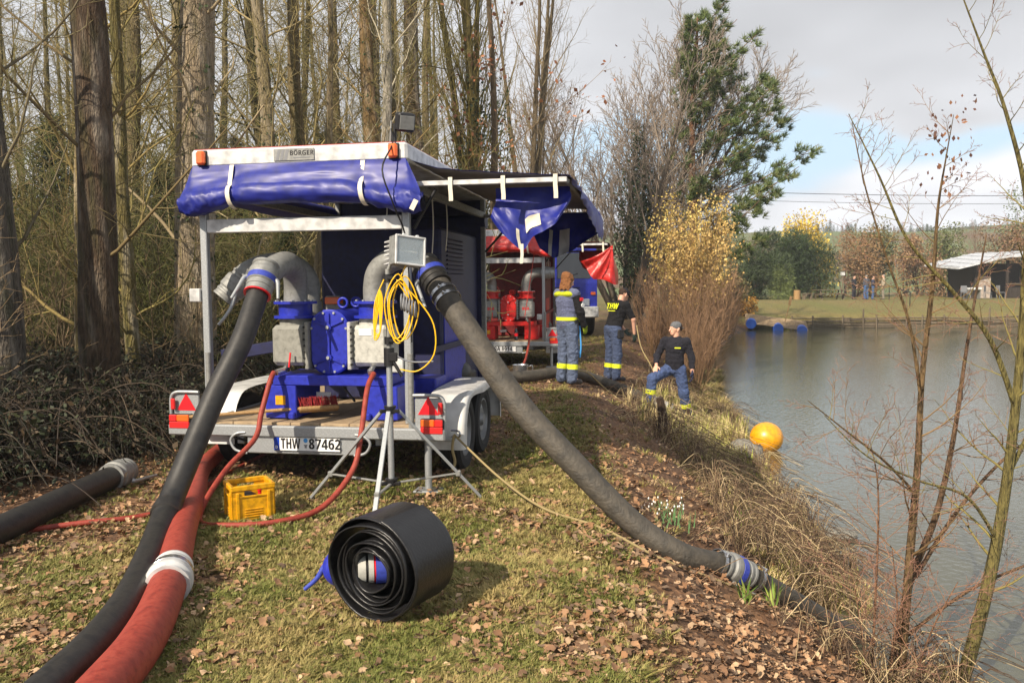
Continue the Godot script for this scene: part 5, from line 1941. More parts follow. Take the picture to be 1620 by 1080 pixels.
func light_stand() -> void:
	var o := thing("light_stand", "tripod stand carrying a finned flood lamp before the blue trailer", "lamp", Vector3(-0.83, 0.0, -5.52))
	tb(o, "lower_mast", "galvanised", [Vector3(0, 0.16, 0), Vector3(0, 1.02, 0)], 0.0205, 14)
	tb(o, "upper_mast", "dull_steel", [Vector3(0, 1.0, 0), Vector3(0, 1.62, 0)], 0.0165, 14)
	for y in [0.17, 0.665]:
		var c := MB.new()
		flange(c, Vector3(0, y, 0), Vector3.UP, 0.034, 0.04)
		flange(c, Vector3(0, y + 0.025, 0), Vector3.UP, 0.042, 0.014)
		for k in 3:
			var g := TAU * k / 3.0 + 0.5
			c.box(Vector3(cos(g) * 0.05, y, sin(g) * 0.05), Vector3(0.05, 0.025, 0.022), 0.004, Basis(Vector3.UP, -g))
		obj("leg_collar", c, M["black_plastic"], o)
	for a in [Vector3(0.60, 0.02, -0.18), Vector3(-0.60, 0.02, -0.2), Vector3(-0.03, 0.02, 0.62)]:
		var top: Vector3 = Vector3(a.x * 0.09, 0.665, a.z * 0.09)
		var leg := MB.new()
		leg.bar(top, a, 0.03, 0.02)
		var l := obj("leg", leg, M["galvanised"], o)
		var br := MB.new()
		var m: Vector3 = top.lerp(a, 0.72)
		br.bar(Vector3(a.x * 0.08, 0.17, a.z * 0.08), m, 0.022, 0.012)
		br.box(m, Vector3(0.035, 0.04, 0.035), 0.005)
		obj("brace", br, M["dull_steel"], l)
		bx(l, "foot", "black_plastic", a + Vector3(0, -0.01, 0), Vector3(0.05, 0.02, 0.04), 0.006)
	# clamps along the mast
	for q in [[1.03, 0.036, 0.12], [1.14, 0.03, 0.05], [1.33, 0.03, 0.07], [1.56, 0.026, 0.05]]:
		var c := MB.new()
		flange(c, Vector3(0, q[0], 0), Vector3.UP, q[1], q[2])
		c.box(Vector3(0.03, q[0], 0.025), Vector3(0.06, q[2] * 0.5, 0.03), 0.006)
		obj("clamp", c, M["black_plastic"], o)
	tb(o, "crank", "chrome", [Vector3(0.02, 1.06, 0.02), Vector3(0.14, 1.0, 0.03), Vector3(0.30, 1.0, 0.03)], 0.006, 8)
	tb(o, "lock_knob", "black_plastic", [Vector3(0.03, 1.0, 0.02), Vector3(0.09, 0.90, 0.03)], 0.012, 8)
	# the flood lamp
	var hd := Node3D.new()
	hd.name = "flood_lamp"
	hd.position = Vector3(0.14, 1.735, 0.02)
	hd.rotation = Vector3(-0.10, 0.62, -0.10)
	o.add_child(hd, true)
	var rf := []
	for q in [[0.108, 0.09, 0.035], [0.104, 0.088, 0.037]]:
		pass
	var cas := MB.new()
	for s in [-1.0, 1.0]:
		cas.box(Vector3(s * 0.105, 0, -0.01), Vector3(0.012, 0.19, 0.09), 0.003)
		cas.box(Vector3(0, s * 0.09, -0.01), Vector3(0.2, 0.012, 0.09), 0.003)
	cas.box(Vector3(0, 0, -0.06), Vector3(0.2, 0.17, 0.02), 0.006)
	obj("casing", cas, M["dull_steel"], hd)
	var refl := MB.new()
	var rr := []
	for k in 9:
		var row := PackedVector3Array()
		for j in 7:
			var y := lerpf(-0.084, 0.084, k / 8.0)
			row.append(Vector3(lerpf(-0.098, 0.098, j / 6.0), y, 0.028 - 0.065 * (1.0 - pow(absf(y) / 0.084, 2.0))))
		rr.append(row)
	refl.grid(rr, false, 1.0)
	obj("reflector", refl, M["galvanised"], hd)
	tb(hd, "bulb", "pale_cast", [Vector3(-0.07, 0, 0.0), Vector3(0.07, 0, 0.0)], 0.006, 8)
	bx(hd, "front_pane", "lamp_glass", Vector3(0, 0, 0.038), Vector3(0.2, 0.172, 0.004), 0.0)
	var fr := MB.new()
	for s in [-1.0, 1.0]:
		fr.box(Vector3(s * 0.106, 0, 0.04), Vector3(0.014, 0.198, 0.012), 0.003)
		fr.box(Vector3(0, s * 0.092, 0.041), Vector3(0.2, 0.014, 0.012), 0.003)
		fr.box(Vector3(s * 0.05, 0.103, 0.035), Vector3(0.02, 0.012, 0.02), 0.003)
	obj("front_frame", fr, M["white_alloy"], hd)
	for k in 6:
		var fin := MB.new()
		var y := -0.075 + k * 0.03
		fin.flat([Vector3(-0.09, y + 0.004, -0.06), Vector3(0.09, y + 0.004, -0.06), Vector3(0.03, y + 0.004, -0.15), Vector3(-0.09, y + 0.004, -0.17)], Vector3.UP)
		fin.flat([Vector3(-0.09, y - 0.004, -0.06), Vector3(0.09, y - 0.004, -0.06), Vector3(0.03, y - 0.004, -0.15), Vector3(-0.09, y - 0.004, -0.17)], Vector3.DOWN)
		fin.flat([Vector3(-0.09, y - 0.004, -0.17), Vector3(-0.09, y + 0.004, -0.17), Vector3(-0.09, y + 0.004, -0.06), Vector3(-0.09, y - 0.004, -0.06)], Vector3.LEFT)
		fin.flat([Vector3(0.03, y - 0.004, -0.15), Vector3(0.03, y + 0.004, -0.15), Vector3(-0.09, y + 0.004, -0.17), Vector3(-0.09, y - 0.004, -0.17)], Vector3.FORWARD)
		obj("cooling_fin", fin, M["white_alloy"], hd)
	tb(o, "lamp_bracket", "dull_steel", [Vector3(0, 1.6, 0), Vector3(0.03, 1.66, 0.0), Vector3(0.10, 1.63, 0.0), Vector3(0.14, 1.65, 0.02)], 0.012, 8)
	# cable hung on the stand
	var cb := thing("cable_coil", "yellow cable hung in loops on the lamp stand", "cable", Vector3(-0.83, 0.0, -5.52))
	var b := MB.new()
	var p := [Vector3(0.13, 1.65, 0.03)]
	for k in 4:
		var lw := rng.randf_range(0.05, 0.085)
		var lo := rng.randf_range(1.10, 1.18)
		var cx := 0.10 + rng.randf_range(-0.03, 0.03)
		var z := 0.05 + rng.randf_range(-0.02, 0.03)
		p.append_array([Vector3(cx - lw, 1.42, z), Vector3(cx - lw * 0.7, lo + 0.06, z + 0.01), Vector3(cx, lo, z + 0.015), Vector3(cx + lw * 0.8, lo + 0.10, z), Vector3(cx + lw, 1.40, z - 0.01), Vector3(cx, 1.56 + rng.randf_range(-0.03, 0.03), z)])
	p.append_array([Vector3(0.2, 1.42, 0.06), Vector3(0.31, 1.25, 0.07), Vector3(0.31, 1.05, 0.07), Vector3(0.2, 0.94, 0.06), Vector3(0.08, 0.95, 0.05)])
	b.tube(spline(p, 5), 0.005, 6)
	var p2 := [Vector3(-0.02, 1.55, 0.03)]
	for k in 4:
		p2.append_array([Vector3(-0.08 + 0.01 * k, 1.4, 0.04), Vector3(-0.09, 1.22 - 0.02 * k, 0.045), Vector3(-0.05, 1.2, 0.05), Vector3(-0.03 - 0.008 * k, 1.4, 0.045), Vector3(-0.05, 1.48, 0.04)])
	b.tube(spline(p2, 5), 0.005, 6)
	obj("loops", b, M["yellow_cable"], cb)
	var tie := MB.new()
	for k in 6:
		var ring := PackedVector3Array()
		for j in 13:
			var g := TAU * j / 12.0
			ring.append(Vector3(0.10 + 0.018 * k, 1.40 - 0.010 * k + cos(g) * 0.05, 0.06 + sin(g) * 0.042))
		tie.tube(ring, 0.006, 6, false)
	obj("binding", tie, M["grey_ink"], cb)

func crate() -> void:
	var o := thing("crate", "yellow plastic crate standing on the grass inside the thin red hose loop", "crate", on_ground(-1.73, -5.30, 0.0), 0.52)
	var w := 0.27
	var d := 0.24
	var h := 0.245
	var t := 0.012
	bx(o, "base", "yellow_crate", Vector3(0, 0.012, 0), Vector3(w - 0.01, 0.02, d - 0.01))
	for s in 4:
		var r := Basis(Vector3.UP, PI * 0.5 * s)
		var len: float = w if s % 2 == 0 else d
		var off: float = (d if s % 2 == 0 else w) * 0.5 - t * 0.5
		var b := MB.new()
		var hole := len * 0.4
		b.box(r * Vector3(0, 0.09, off), Vector3(len, 0.16, t), 0.004, r)
		for e in [-1.0, 1.0]:
			b.box(r * Vector3(e * (len + hole) * 0.25, 0.189, off), Vector3((len - hole) * 0.5, 0.038, t), 0.003, r)
			b.box(r * Vector3(e * len * 0.36, 0.105, off + 0.009), Vector3(0.02, 0.18, 0.012), 0.003, r)
		b.box(r * Vector3(0, 0.222, off), Vector3(len + 0.008, 0.034, t + 0.012), 0.005, r)
		b.box(r * Vector3(0, 0.167, off + 0.008), Vector3(len * 0.7, 0.012, 0.008), 0.002, r)
		for k in 4:
			b.box(r * Vector3(0, 0.035 + k * 0.016, off + 0.008), Vector3(len * 0.42, 0.006, 0.008), 0.002, r)
		obj("side_wall", b, M["yellow_crate"], o)
	var ct := thing("bag", "dark bundle with a red cap inside the yellow crate", "bag", on_ground(-1.73, -5.30, 0.024), 0.52)
	var cm := MB.new()
	cm.ball(Vector3(-0.02, 0.075, 0), Vector3(0.09, 0.075, 0.085), 14, 8)
	obj("bundle", cm, M["cloth_dark"] if M.has("cloth_dark") else M["black_plastic"], ct)
	var rc := MB.new()
	flange(rc, Vector3(0.065, 0.165, 0.02), Vector3.UP, 0.02, 0.03)
	flange(rc, Vector3(0.065, 0.12, 0.02), Vector3.UP, 0.014, 0.08)
	obj("red_cap", rc, M["red_lens"], ct)

# ---------------------------------------------------------------- people: bones joined by a smooth minimum, meshed as surface nets
class Field:
	var o: Vector3
	var s: float
	var nx: int
	var ny: int
	var nz: int
	var f := PackedFloat32Array()

	func _init(bones: Array, cell: float, pad := 0.03) -> void:
		var lo := Vector3.ONE * 1e9
		var hi := -lo
		for b in bones:
			for e in 2:
				var r: float = b[2 + e] * 1.0 + pad
				lo = lo.min(b[e] - Vector3.ONE * r)
				hi = hi.max(b[e] + Vector3.ONE * r)
		o = lo
		s = cell
		nx = int((hi.x - lo.x) / s) + 3
		ny = int((hi.y - lo.y) / s) + 3
		nz = int((hi.z - lo.z) / s) + 3
		f.resize(nx * ny * nz)
		f.fill(1.0)

	func add(bones: Array, k: float) -> void:
		for b in bones:
			var a: Vector3 = b[0]
			var e: Vector3 = b[1]
			var ra: float = b[2]
			var rb: float = b[3]
			var ax: Vector3 = b[4] if b.size() > 4 else Vector3.ZERO
			var fl: float = b[5] if b.size() > 5 else 1.0
			var m := maxf(ra, rb) + k + s * 2.0
			var lo := (a.min(e) - Vector3.ONE * m - o) / s
			var hi := (a.max(e) + Vector3.ONE * m - o) / s
			var d := e - a
			var l2 := maxf(d.length_squared(), 1e-8)
			for z in range(maxi(int(lo.z), 0), mini(int(hi.z) + 1, nz)):
				for y in range(maxi(int(lo.y), 0), mini(int(hi.y) + 1, ny)):
					var at := (z * ny + y) * nx
					for x in range(maxi(int(lo.x), 0), mini(int(hi.x) + 1, nx)):
						var p := o + Vector3(x, y, z) * s - a
						var t := clampf(p.dot(d) / l2, 0.0, 1.0)
						var q := p - d * t
						if fl != 1.0:
							q += ax * (q.dot(ax) * (fl - 1.0))
						var v := q.length() - lerpf(ra, rb, t)
						var w := f[at + x]
						var h := maxf(k - absf(v - w), 0.0)
						f[at + x] = minf(v, w) - h * h * 0.25 / k

	func crumple(n: FastNoiseLite, amp: float) -> void:
		for z in nz:
			for y in ny:
				for x in nx:
					var k := (z * ny + y) * nx + x
					if absf(f[k]) < s * 3.0 + amp:
						var p := o + Vector3(x, y, z) * s
						f[k] += amp * (n.get_noise_3d(p.x * 9.0, p.y * 14.0, p.z * 9.0) + 0.6 * n.get_noise_3d(p.x * 20.0 + p.y * 14.0, p.y * 22.0, p.z * 20.0))

	func mesh(b: MB, col: Color) -> void:
		b.col = col
		var id := PackedInt32Array()
		id.resize(nx * ny * nz)
		id.fill(-1)
		var sy := nx
		var sz := nx * ny
		var off := [0, 1, sy, sy + 1, sz, sz + 1, sz + sy, sz + sy + 1]
		for z in nz - 1:
			for y in ny - 1:
				var at := (z * ny + y) * nx
				for x in nx - 1:
					var k := at + x
					if absf(f[k]) > s * 2.5:
						continue
					var inside := 0
					for q in off:
						if f[k + q] < 0.0:
							inside += 1
					if inside == 0 or inside == 8:
						continue
					var sum := Vector3.ZERO
					var n := 0
					for q in 8:
						for ax in [1, 2, 4]:
							if q & ax:
								continue
							var fa := f[k + off[q]]
							var fb := f[k + off[q | ax]]
							if (fa < 0.0) == (fb < 0.0):
								continue
							var t := fa / (fa - fb)
							sum += Vector3((q & 1) + (t if ax == 1 else 0.0), ((q >> 1) & 1) + (t if ax == 2 else 0.0), ((q >> 2) & 1) + (t if ax == 4 else 0.0))
							n += 1
					var g := Vector3(f[k + 1] - f[k] + f[k + sy + 1] - f[k + sy] + f[k + sz + 1] - f[k + sz], f[k + sy] - f[k] + f[k + sy + 1] - f[k + 1] + f[k + sz + sy] - f[k + sz], f[k + sz] - f[k] + f[k + sz + 1] - f[k + 1] + f[k + sz + sy] - f[k + sy])
					id[k] = b.pt(o + (Vector3(x, y, z) + sum / n) * s, g.normalized())
		for z in range(1, nz - 1):
			for y in range(1, ny - 1):
				for x in range(1, nx - 1):
					var k := (z * ny + y) * nx + x
					if absf(f[k]) > s * 2.5:
						continue
					var ins := f[k] < 0.0
					for ax in 3:
						var st: int = [1, sy, sz][ax]
						if ins == (f[k + st] < 0.0):
							continue
						var u: int = [sy, sz, 1][ax]
						var w: int = [sz, 1, sy][ax]
						var q := [id[k - u - w], id[k - w], id[k], id[k - u]]
						if q.min() < 0:
							continue
						if ins:
							q.reverse()
						for e in [0, 1, 2, 0, 2, 3]:
							b.i.append(q[e])

func blend(bones: Array, cell: float, k: float, col: Color, b: MB = null, fold := 0.0) -> MB:
	if b == null:
		b = MB.new()
	var f := Field.new(bones, cell)
	f.add(bones, k)
	if fold > 0.0:
		f.crumple(nz, fold)
	f.mesh(b, col)
	return b

func hand_bones(wr: Vector3, d: Vector3, n: Vector3, th: Vector3, curl: float, s := 1.0) -> Array:
	d = d.normalized()
	n = (n - d * n.dot(d)).normalized()
	th = (th - d * th.dot(d) - n * th.dot(n)).normalized()
	var o := [[wr - d * 0.03, wr + d * 0.03, 0.026 * s, 0.027 * s, n, 1.35]]
	for k in 4:
		var side := (1.5 - k) * 0.019 * s
		var kn := wr + d * (0.088 - 0.006 * absf(k - 1.2)) * s + th * side
		o.append([wr + th * side * 0.7 + d * 0.02, kn, 0.014 * s, 0.0125 * s])
		var L: float = [0.9, 1.0, 0.94, 0.75][k]
		var dir := d
		var p := kn
		for j in 3:
			dir = dir.rotated(d.cross(n).normalized(), curl * [0.5, 0.8, 0.6][j])
			var e: Vector3 = p + dir * [0.042, 0.027, 0.021][j] * L * s
			o.append([p, e, [0.0098, 0.009, 0.0082][j] * s, [0.009, 0.0082, 0.0074][j] * s])
			p = e
	var t0 := wr + th * 0.022 * s + d * 0.02 * s
	var t1 := t0 + (th * 0.75 + d * 0.6 + n * 0.3).normalized() * 0.042 * s
	var t2 := t1 + (th * 0.35 + d * 0.8 + n * 0.45).normalized() * 0.032 * s
	o.append([t0, t1, 0.0135 * s, 0.011 * s])
	o.append([t1, t2, 0.011 * s, 0.0088 * s])
	return o

# J holds the joints in the person's own axes: facing +z, the person's left is +x
func person(label: String, at: Vector3, turn: float, J: Dictionary, look: Dictionary, cell := 0.013, group := "") -> Node3D:
	var o := thing("person", label, "person", at, turn, group)
	var w: float = look.get("bulk", 1.0)
	var FZ := Vector3(0, 0, 1)
	var body := []
	var trousers := []
	var boots := []
	var sleeves := []
	for s in ["L", "R"]:
		body.append_array([[J["hip" + s], J["knee" + s], 0.075, 0.055], [J["knee" + s], J["ankle" + s], 0.052, 0.036], [J["ankle" + s], J["toe" + s], 0.036, 0.03], [J["sh" + s], J["el" + s], 0.045, 0.037], [J["el" + s], J["wr" + s], 0.037, 0.027], [J.chest + Vector3.UP * 0.08, J["sh" + s], 0.06, 0.05]])
		trousers.append_array([[J["hip" + s], J["knee" + s], 0.10 * w, 0.083], [J["knee" + s], J["ankle" + s], 0.083, 0.08]])
		var toe: Vector3 = J["toe" + s]
		var ank: Vector3 = J["ankle" + s]
		boots.append_array([[ank + Vector3.UP * 0.05, ank - Vector3.UP * 0.03, 0.052, 0.05], [ank - Vector3.UP * 0.035, toe, 0.045, 0.042]])
		sleeves.append_array([[J["sh" + s], J["el" + s], 0.068, 0.058], [J["el" + s], (J["wr" + s] as Vector3).lerp(J["el" + s], look.get("rolled", 0.06)), 0.057, 0.047]])
		if look.get("short", false):
			sleeves.resize(sleeves.size() - 1)
			sleeves[-1][1] = (J["sh" + s] as Vector3).lerp(J["el" + s], 0.8)
	body.append_array([[J.hip, J.waist, 0.115, 0.105, FZ, 1.3], [J.waist, J.chest, 0.105, 0.125, FZ, 1.3], [J.chest, J.neck, 0.11, 0.055, FZ, 1.1], [J.neck, J.head, 0.052, 0.055]])
	trousers.append([J.hip, (J.hip as Vector3).lerp(J.waist, 0.5), 0.150 * w, 0.142 * w, FZ, 1.18])
	var torso := [[(J.hip as Vector3).lerp(J.waist, look.get("hem", 0.2)), J.waist, 0.155 * w, 0.150 * w, FZ, 1.2], [J.waist, J.chest, 0.150 * w, 0.165 * w, FZ, 1.22], [J.chest, (J.chest as Vector3).lerp(J.neck, 0.75), 0.155 * w, 0.085, FZ, 1.15], [J.shL, J.shR, 0.066, 0.066]]
	var skin: Color = look.skin
	var bm := blend(body, cell, 0.03, skin)
	# the head, on a finer grid
	var hb: Basis = J.get("face", Basis.IDENTITY)
	var hc: Vector3 = J.head
	var H := func(x: float, y: float, z: float) -> Vector3: return hc + hb * Vector3(x, y, z)
	var head := [[H.call(0, 0.035, -0.022), H.call(0, 0.03, 0.012), 0.083, 0.076], [H.call(0, 0.0, 0.025), H.call(0, -0.065, 0.048), 0.066, 0.036], [H.call(0, 0.018, 0.086), H.call(0, -0.022, 0.108), 0.009, 0.014], [H.call(-0.03, 0.032, 0.082), H.call(0.03, 0.032, 0.082), 0.011, 0.011],
		[H.call(-0.02, -0.047, 0.083), H.call(0.02, -0.047, 0.083), 0.010, 0.010], [H.call(0.081, 0.018, -0.015), H.call(0.076, -0.02, -0.005), 0.014, 0.009], [H.call(-0.081, 0.018, -0.015), H.call(-0.076, -0.02, -0.005), 0.014, 0.009], [H.call(0, -0.04, -0.02), (J.neck as Vector3), 0.056, 0.056]]
	blend(head, cell * 0.36, 0.016, skin, bm)
	for s in ["L", "R"]:
		var wr: Vector3 = J["wr" + s]
		var d: Vector3 = J.get("hand" + s, (wr - J["el" + s]))
		var n: Vector3 = J.get("palm" + s, Vector3(1 if s == "R" else -1, 0, 0.2))
		var hbones := hand_bones(wr, d, n, J.get("thumb" + s, Vector3(0, 0, 1)), J.get("curl" + s, 0.45))
		if look.has("gloves"):
			obj("glove", blend(hbones, maxf(cell * 0.33, 0.0042), 0.006, look.gloves), M["cloth"], o)
		else:
			blend(hbones, maxf(cell * 0.33, 0.0042), 0.006, skin, bm)
	obj("body", bm, M["skin"], o)
	var eyes := MB.new()
	for s in [-1.0, 1.0]:
		eyes.col = L8(226, 222, 214)
		eyes.ball(H.call(s * 0.031, 0.012, 0.082), Vector3.ONE * 0.0105, 8, 6)
		eyes.col = L8(40, 32, 26)
		eyes.ball(H.call(s * 0.031, 0.012, 0.0895), Vector3(0.006, 0.006, 0.004), 8, 5)
		eyes.col = L8(92, 70, 52)
		eyes.tube(PackedVector3Array([H.call(s * 0.017, 0.035, 0.093), H.call(s * 0.046, 0.034, 0.084)]), 0.0035, 4)
	eyes.col = L8(150, 84, 76)
	eyes.tube(PackedVector3Array([H.call(-0.022, -0.047, 0.091), H.call(0, -0.046, 0.0955), H.call(0.022, -0.047, 0.091)]), 0.003, 4)
	obj("face_features", eyes, M["skin"], o)
	obj("trousers", blend(trousers, cell, 0.035, look.trousers, null, 0.014), M["cloth"], o)
	obj("boots", blend(boots, cell * 0.8, 0.03, look.boots), M["hair"], o)
	obj("top", blend(torso + sleeves, cell, 0.035, look.top, null, 0.012), M["cloth"], o)
	if look.has("vest"):
		var v := []
		for b in torso:
			var c: Array = b.duplicate()
			c[2] += 0.014
			c[3] += 0.014
			v.append(c)
		obj("vest", blend(v, cell, 0.035, look.vest, null, 0.012), M["cloth"], o)
		var yk := [[(J.shL as Vector3).lerp(J.shR, 0.28) - Vector3.UP * 0.01, (J.shR as Vector3).lerp(J.shL, 0.28) - Vector3.UP * 0.01, 0.137, 0.137, Vector3.UP, 2.3]]
		obj("shoulder_yoke", blend(yk, cell, 0.01, L8(214, 224, 40)), M["cloth"], o)
		ring_band(o, (J.hip as Vector3).lerp(J.waist, 0.45), 0.178 * w, 1.2, 0.05)
	if look.get("bands", false):
		for s in ["L", "R"]:
			var a: Vector3 = J["knee" + s]
			var b: Vector3 = J["ankle" + s]
			var m := MB.new()
			m.x = Transform3D(aim(b - a), a.lerp(b, 0.54))
			m.lathe([Vector2(0.081, -0.038), Vector2(0.087, -0.037), Vector2(0.086, 0.037), Vector2(0.08, 0.038)], 20)
			obj("hi_vis_band", m, M["hi_vis"], o)
	if look.has("hair"):
		var hr := [[H.call(0, 0.045, -0.03), H.call(0, 0.04, -0.005), 0.091, 0.086]]
		if look.get("long", false):
			for k in 19:
				var g := lerpf(-2.0, 2.0, k / 18.0)
				hr.append([H.call(sin(g) * 0.068, 0.03, -0.02 - cos(g) * 0.055), H.call(sin(g) * 0.10 + rng.randf_range(-0.015, 0.015), -0.14 + rng.randf_range(-0.04, 0.03), -0.005 - cos(g) * 0.08), 0.026, 0.011])
		else:
			hr[0][2] = 0.088
			hr[0][3] = 0.08
		obj("hair", blend(hr, 0.007, 0.012, look.hair, null, 0.012), M["cloth"], o)
	if look.has("cap"):
		var back: float = -1.0 if look.get("backward", false) else 1.0
		var cp := [[H.call(0, 0.058, -0.02), H.call(0, 0.055, 0.008), 0.087, 0.085]]
		for k in 5:
			var x := (k - 2) * 0.028
			cp.append([H.call(x, 0.052, back * 0.06), H.call(x, 0.036, back * (0.158 - absf(x) * 0.6)), 0.012, 0.008])
		obj("cap", blend(cp, 0.006, 0.01, look.cap), M["cloth"], o)
	return o

func ring_band(o: Node3D, c: Vector3, r: float, fl: float, h: float) -> void:
	var rows := []
	for y in [-0.5, 0.5]:
		var row := PackedVector3Array()
		for k in 28:
			var g := TAU * k / 28.0
			row.append(c + Vector3(cos(g) * r, y * h, sin(g) * r / fl))
		rows.append(row)
	var b := MB.new()
	b.grid(rows, true, -1.0)
	obj("hi_vis_band", b, M["hi_vis"], o)

func standing(s := 1.0, bend := 0.0) -> Dictionary:
	var J := {"hipL": Vector3(0.09, 0.92, 0), "hipR": Vector3(-0.09, 0.92, 0), "kneeL": Vector3(0.105, 0.50, 0.03), "kneeR": Vector3(-0.105, 0.50, 0.02), "ankleL": Vector3(0.115, 0.10, -0.02), "ankleR": Vector3(-0.115, 0.10, -0.02),
		"toeL": Vector3(0.135, 0.045, 0.14), "toeR": Vector3(-0.135, 0.045, 0.14), "hip": Vector3(0, 0.96, 0), "waist": Vector3(0, 1.10, 0.005), "chest": Vector3(0, 1.30, 0), "neck": Vector3(0, 1.46, -0.01), "head": Vector3(0, 1.60, 0.015),
		"shL": Vector3(0.18, 1.405, -0.01), "shR": Vector3(-0.18, 1.405, -0.01), "elL": Vector3(0.235, 1.12, -0.03), "elR": Vector3(-0.235, 1.12, -0.03), "wrL": Vector3(0.235, 0.885, 0.06), "wrR": Vector3(-0.235, 0.885, 0.06)}
	for k in J:
		var p: Vector3 = J[k]
		if bend != 0.0 and (p.y > 0.97 or k.begins_with("wr")):
			var piv := Vector3(0, 0.96, 0)
			p = piv + (p - piv).rotated(Vector3.RIGHT, bend * (0.55 if k.begins_with("wr") else 1.0))
		J[k] = p * s
	return J

func people() -> void:
	rng.seed = 801
	var denim := L8(66, 78, 108)
	var navy := L8(30, 32, 44)
	# woman in the vest
	var J := standing(0.985)
	J.elR = Vector3(-0.23, 1.11, 0.05)
	J.wrR = Vector3(-0.20, 0.90, 0.16)
	J.elL = Vector3(0.225, 1.12, 0.05)
	J.wrL = Vector3(0.16, 1.02, 0.24)
	J.face = Basis(Vector3.RIGHT, 0.35) * Basis(Vector3.UP, -0.2)
	var w := person("long haired person in blue grey vest with yellow yoke, looking down at the hose", on_ground(0.84, -12.45, 0.0), deg_to_rad(132), J, {"skin": L8(206, 160, 136), "trousers": L8(104, 118, 148), "top": L8(28, 28, 32), "vest": L8(112, 120, 152), "boots": L8(60, 54, 50), "hair": L8(150, 98, 58), "long": true, "gloves": L8(170, 190, 40), "bands": true, "bulk": 1.03})
	var st := MB.new()
	st.tube(spline([Vector3(-0.16, 0.90, 0.10), Vector3(-0.19, 0.6, 0.10), Vector3(-0.175, 0.42, 0.09)], 5), 0.014, 6)
	obj("blue_strap", st, M["sky_blue"], w)
	var pt := MB.new()
	pt.box(Vector3(-0.272, 1.30, 0.03), Vector3(0.012, 0.05, 0.07), 0.003)
	obj("flag_patch", pt, M["red_reflector"], w)
	var bg := MB.new()
	flange(bg, Vector3(-0.284, 1.21, 0.045), Vector3(-1, -0.1, 0), 0.032, 0.012)
	obj("round_badge", bg, M["plate"], w)
	bx(w, "belt_pouch", "black_plastic", Vector3(-0.165, 0.95, 0.02), Vector3(0.05, 0.10, 0.1), 0.015)
	# man with the rope
	var K := standing(1.0, 0.38)
	K.elR = Vector3(-0.25, 1.12, 0.27)
	K.wrR = Vector3(-0.22, 0.86, 0.32)
	K.elL = Vector3(0.25, 1.12, 0.27)
	K.wrL = Vector3(0.16, 0.92, 0.40)
	K.face = Basis(Vector3.RIGHT, 0.55)
	var m2 := person("person in black T-shirt and dark cap holding a rope", on_ground(1.82, -14.8, 0.0), deg_to_rad(122), K, {"skin": L8(204, 156, 132), "trousers": L8(76, 90, 124), "top": L8(20, 21, 26), "boots": L8(28, 28, 30), "hair": L8(70, 52, 40), "cap": L8(26, 28, 38), "short": true, "gloves": L8(60, 78, 70), "bands": true, "bulk": 1.06})
	var back: Vector3 = (K.chest as Vector3).lerp(K.neck, 0.25)
	var tilt := Basis(Vector3.RIGHT, 0.30) * Basis(Vector3.UP, PI)
	words(m2, "back_letters", "THW", 0.105, back + tilt * Vector3(0, 0, 0.152), tilt, M["hi_vis"], 700)
	bx(m2, "small_line", "hi_vis", back + tilt * Vector3(0, -0.085, 0.146), Vector3(0.2, 0.012, 0.004), 0.0, tilt)
	bx(m2, "belt_pouch", "black_plastic", Vector3(-0.18, 0.86, 0.03), Vector3(0.07, 0.17, 0.14), 0.02)
	# man on the slope, one foot up
	var base := on_ground(2.92, -13.85, 0.0)
	var tn := deg_to_rad(-27)
	var X := Basis(Vector3.UP, tn)
	var rf := Vector3(-0.42, 0, 0.64)
	var wf := base + X * rf
	rf.y = height(wf.x, wf.z) - base.y
	var Q := {"ankleL": Vector3(0.05, 0.10, -0.02), "toeL": Vector3(0.10, 0.045, 0.14), "ankleR": rf + Vector3(0, 0.10, -0.02), "toeR": rf + Vector3(-0.03, 0.045, 0.15)}
	var hy := 0.90
	Q.hip = Vector3(-0.12, hy + 0.03, 0.17)
	Q.hipL = Vector3(-0.03, hy, 0.16)
	Q.hipR = Vector3(-0.21, hy, 0.18)
	Q.kneeL = Vector3(0.02, 0.50, 0.12)
	Q.kneeR = rf + Vector3(0.05, 0.50, -0.02)
	Q.waist = Vector3(-0.12, hy + 0.17, 0.19)
	Q.chest = Vector3(-0.11, hy + 0.37, 0.19)
	Q.neck = Vector3(-0.10, hy + 0.53, 0.18)
	Q.head = Vector3(-0.105, hy + 0.665, 0.20)
	Q.shL = Vector3(0.075, hy + 0.47, 0.16)
	Q.shR = Vector3(-0.285, hy + 0.475, 0.20)
	Q.elL = Vector3(0.15, hy + 0.20, 0.12)
	Q.wrL = Vector3(0.18, hy - 0.04, 0.18)
	Q.elR = Vector3(-0.40, hy + 0.22, 0.26)
	Q.wrR = Vector3(-0.36, hy + 0.07, 0.44)
	Q.handR = Vector3(0.1, -0.5, 0.8)
	Q.palmR = Vector3(0.1, -1, -0.4)
	Q.thumbR = Vector3(1, 0, 0)
	Q.face = Basis(Vector3.UP, -0.75) * Basis(Vector3.RIGHT, -0.12)
	var m3 := person("person in dark hoodie and grey backward cap with one foot up on the bank", base, tn, Q, {"skin": L8(222, 170, 144), "trousers": L8(82, 102, 148), "top": L8(36, 38, 48), "boots": L8(26, 26, 28), "cap": L8(120, 122, 126), "backward": true, "rolled": 0.35, "hair": L8(60, 44, 34), "bands": true, "hem": 0.15})
	bx(m3, "chest_print", "hi_vis", Vector3(-0.03, hy + 0.37, 0.322), Vector3(0.10, 0.018, 0.006), 0.0, Basis(Vector3.UP, 0.1))
	var gl := blend(hand_bones(Q.wrL, Q.wrL - Q.elL, Vector3(-1, 0, 0.2), Vector3(0, 0, 1), 0.7, 1.12), 0.005, 0.006, L8(44, 52, 84))
	obj("glove", gl, M["cloth"], m3)
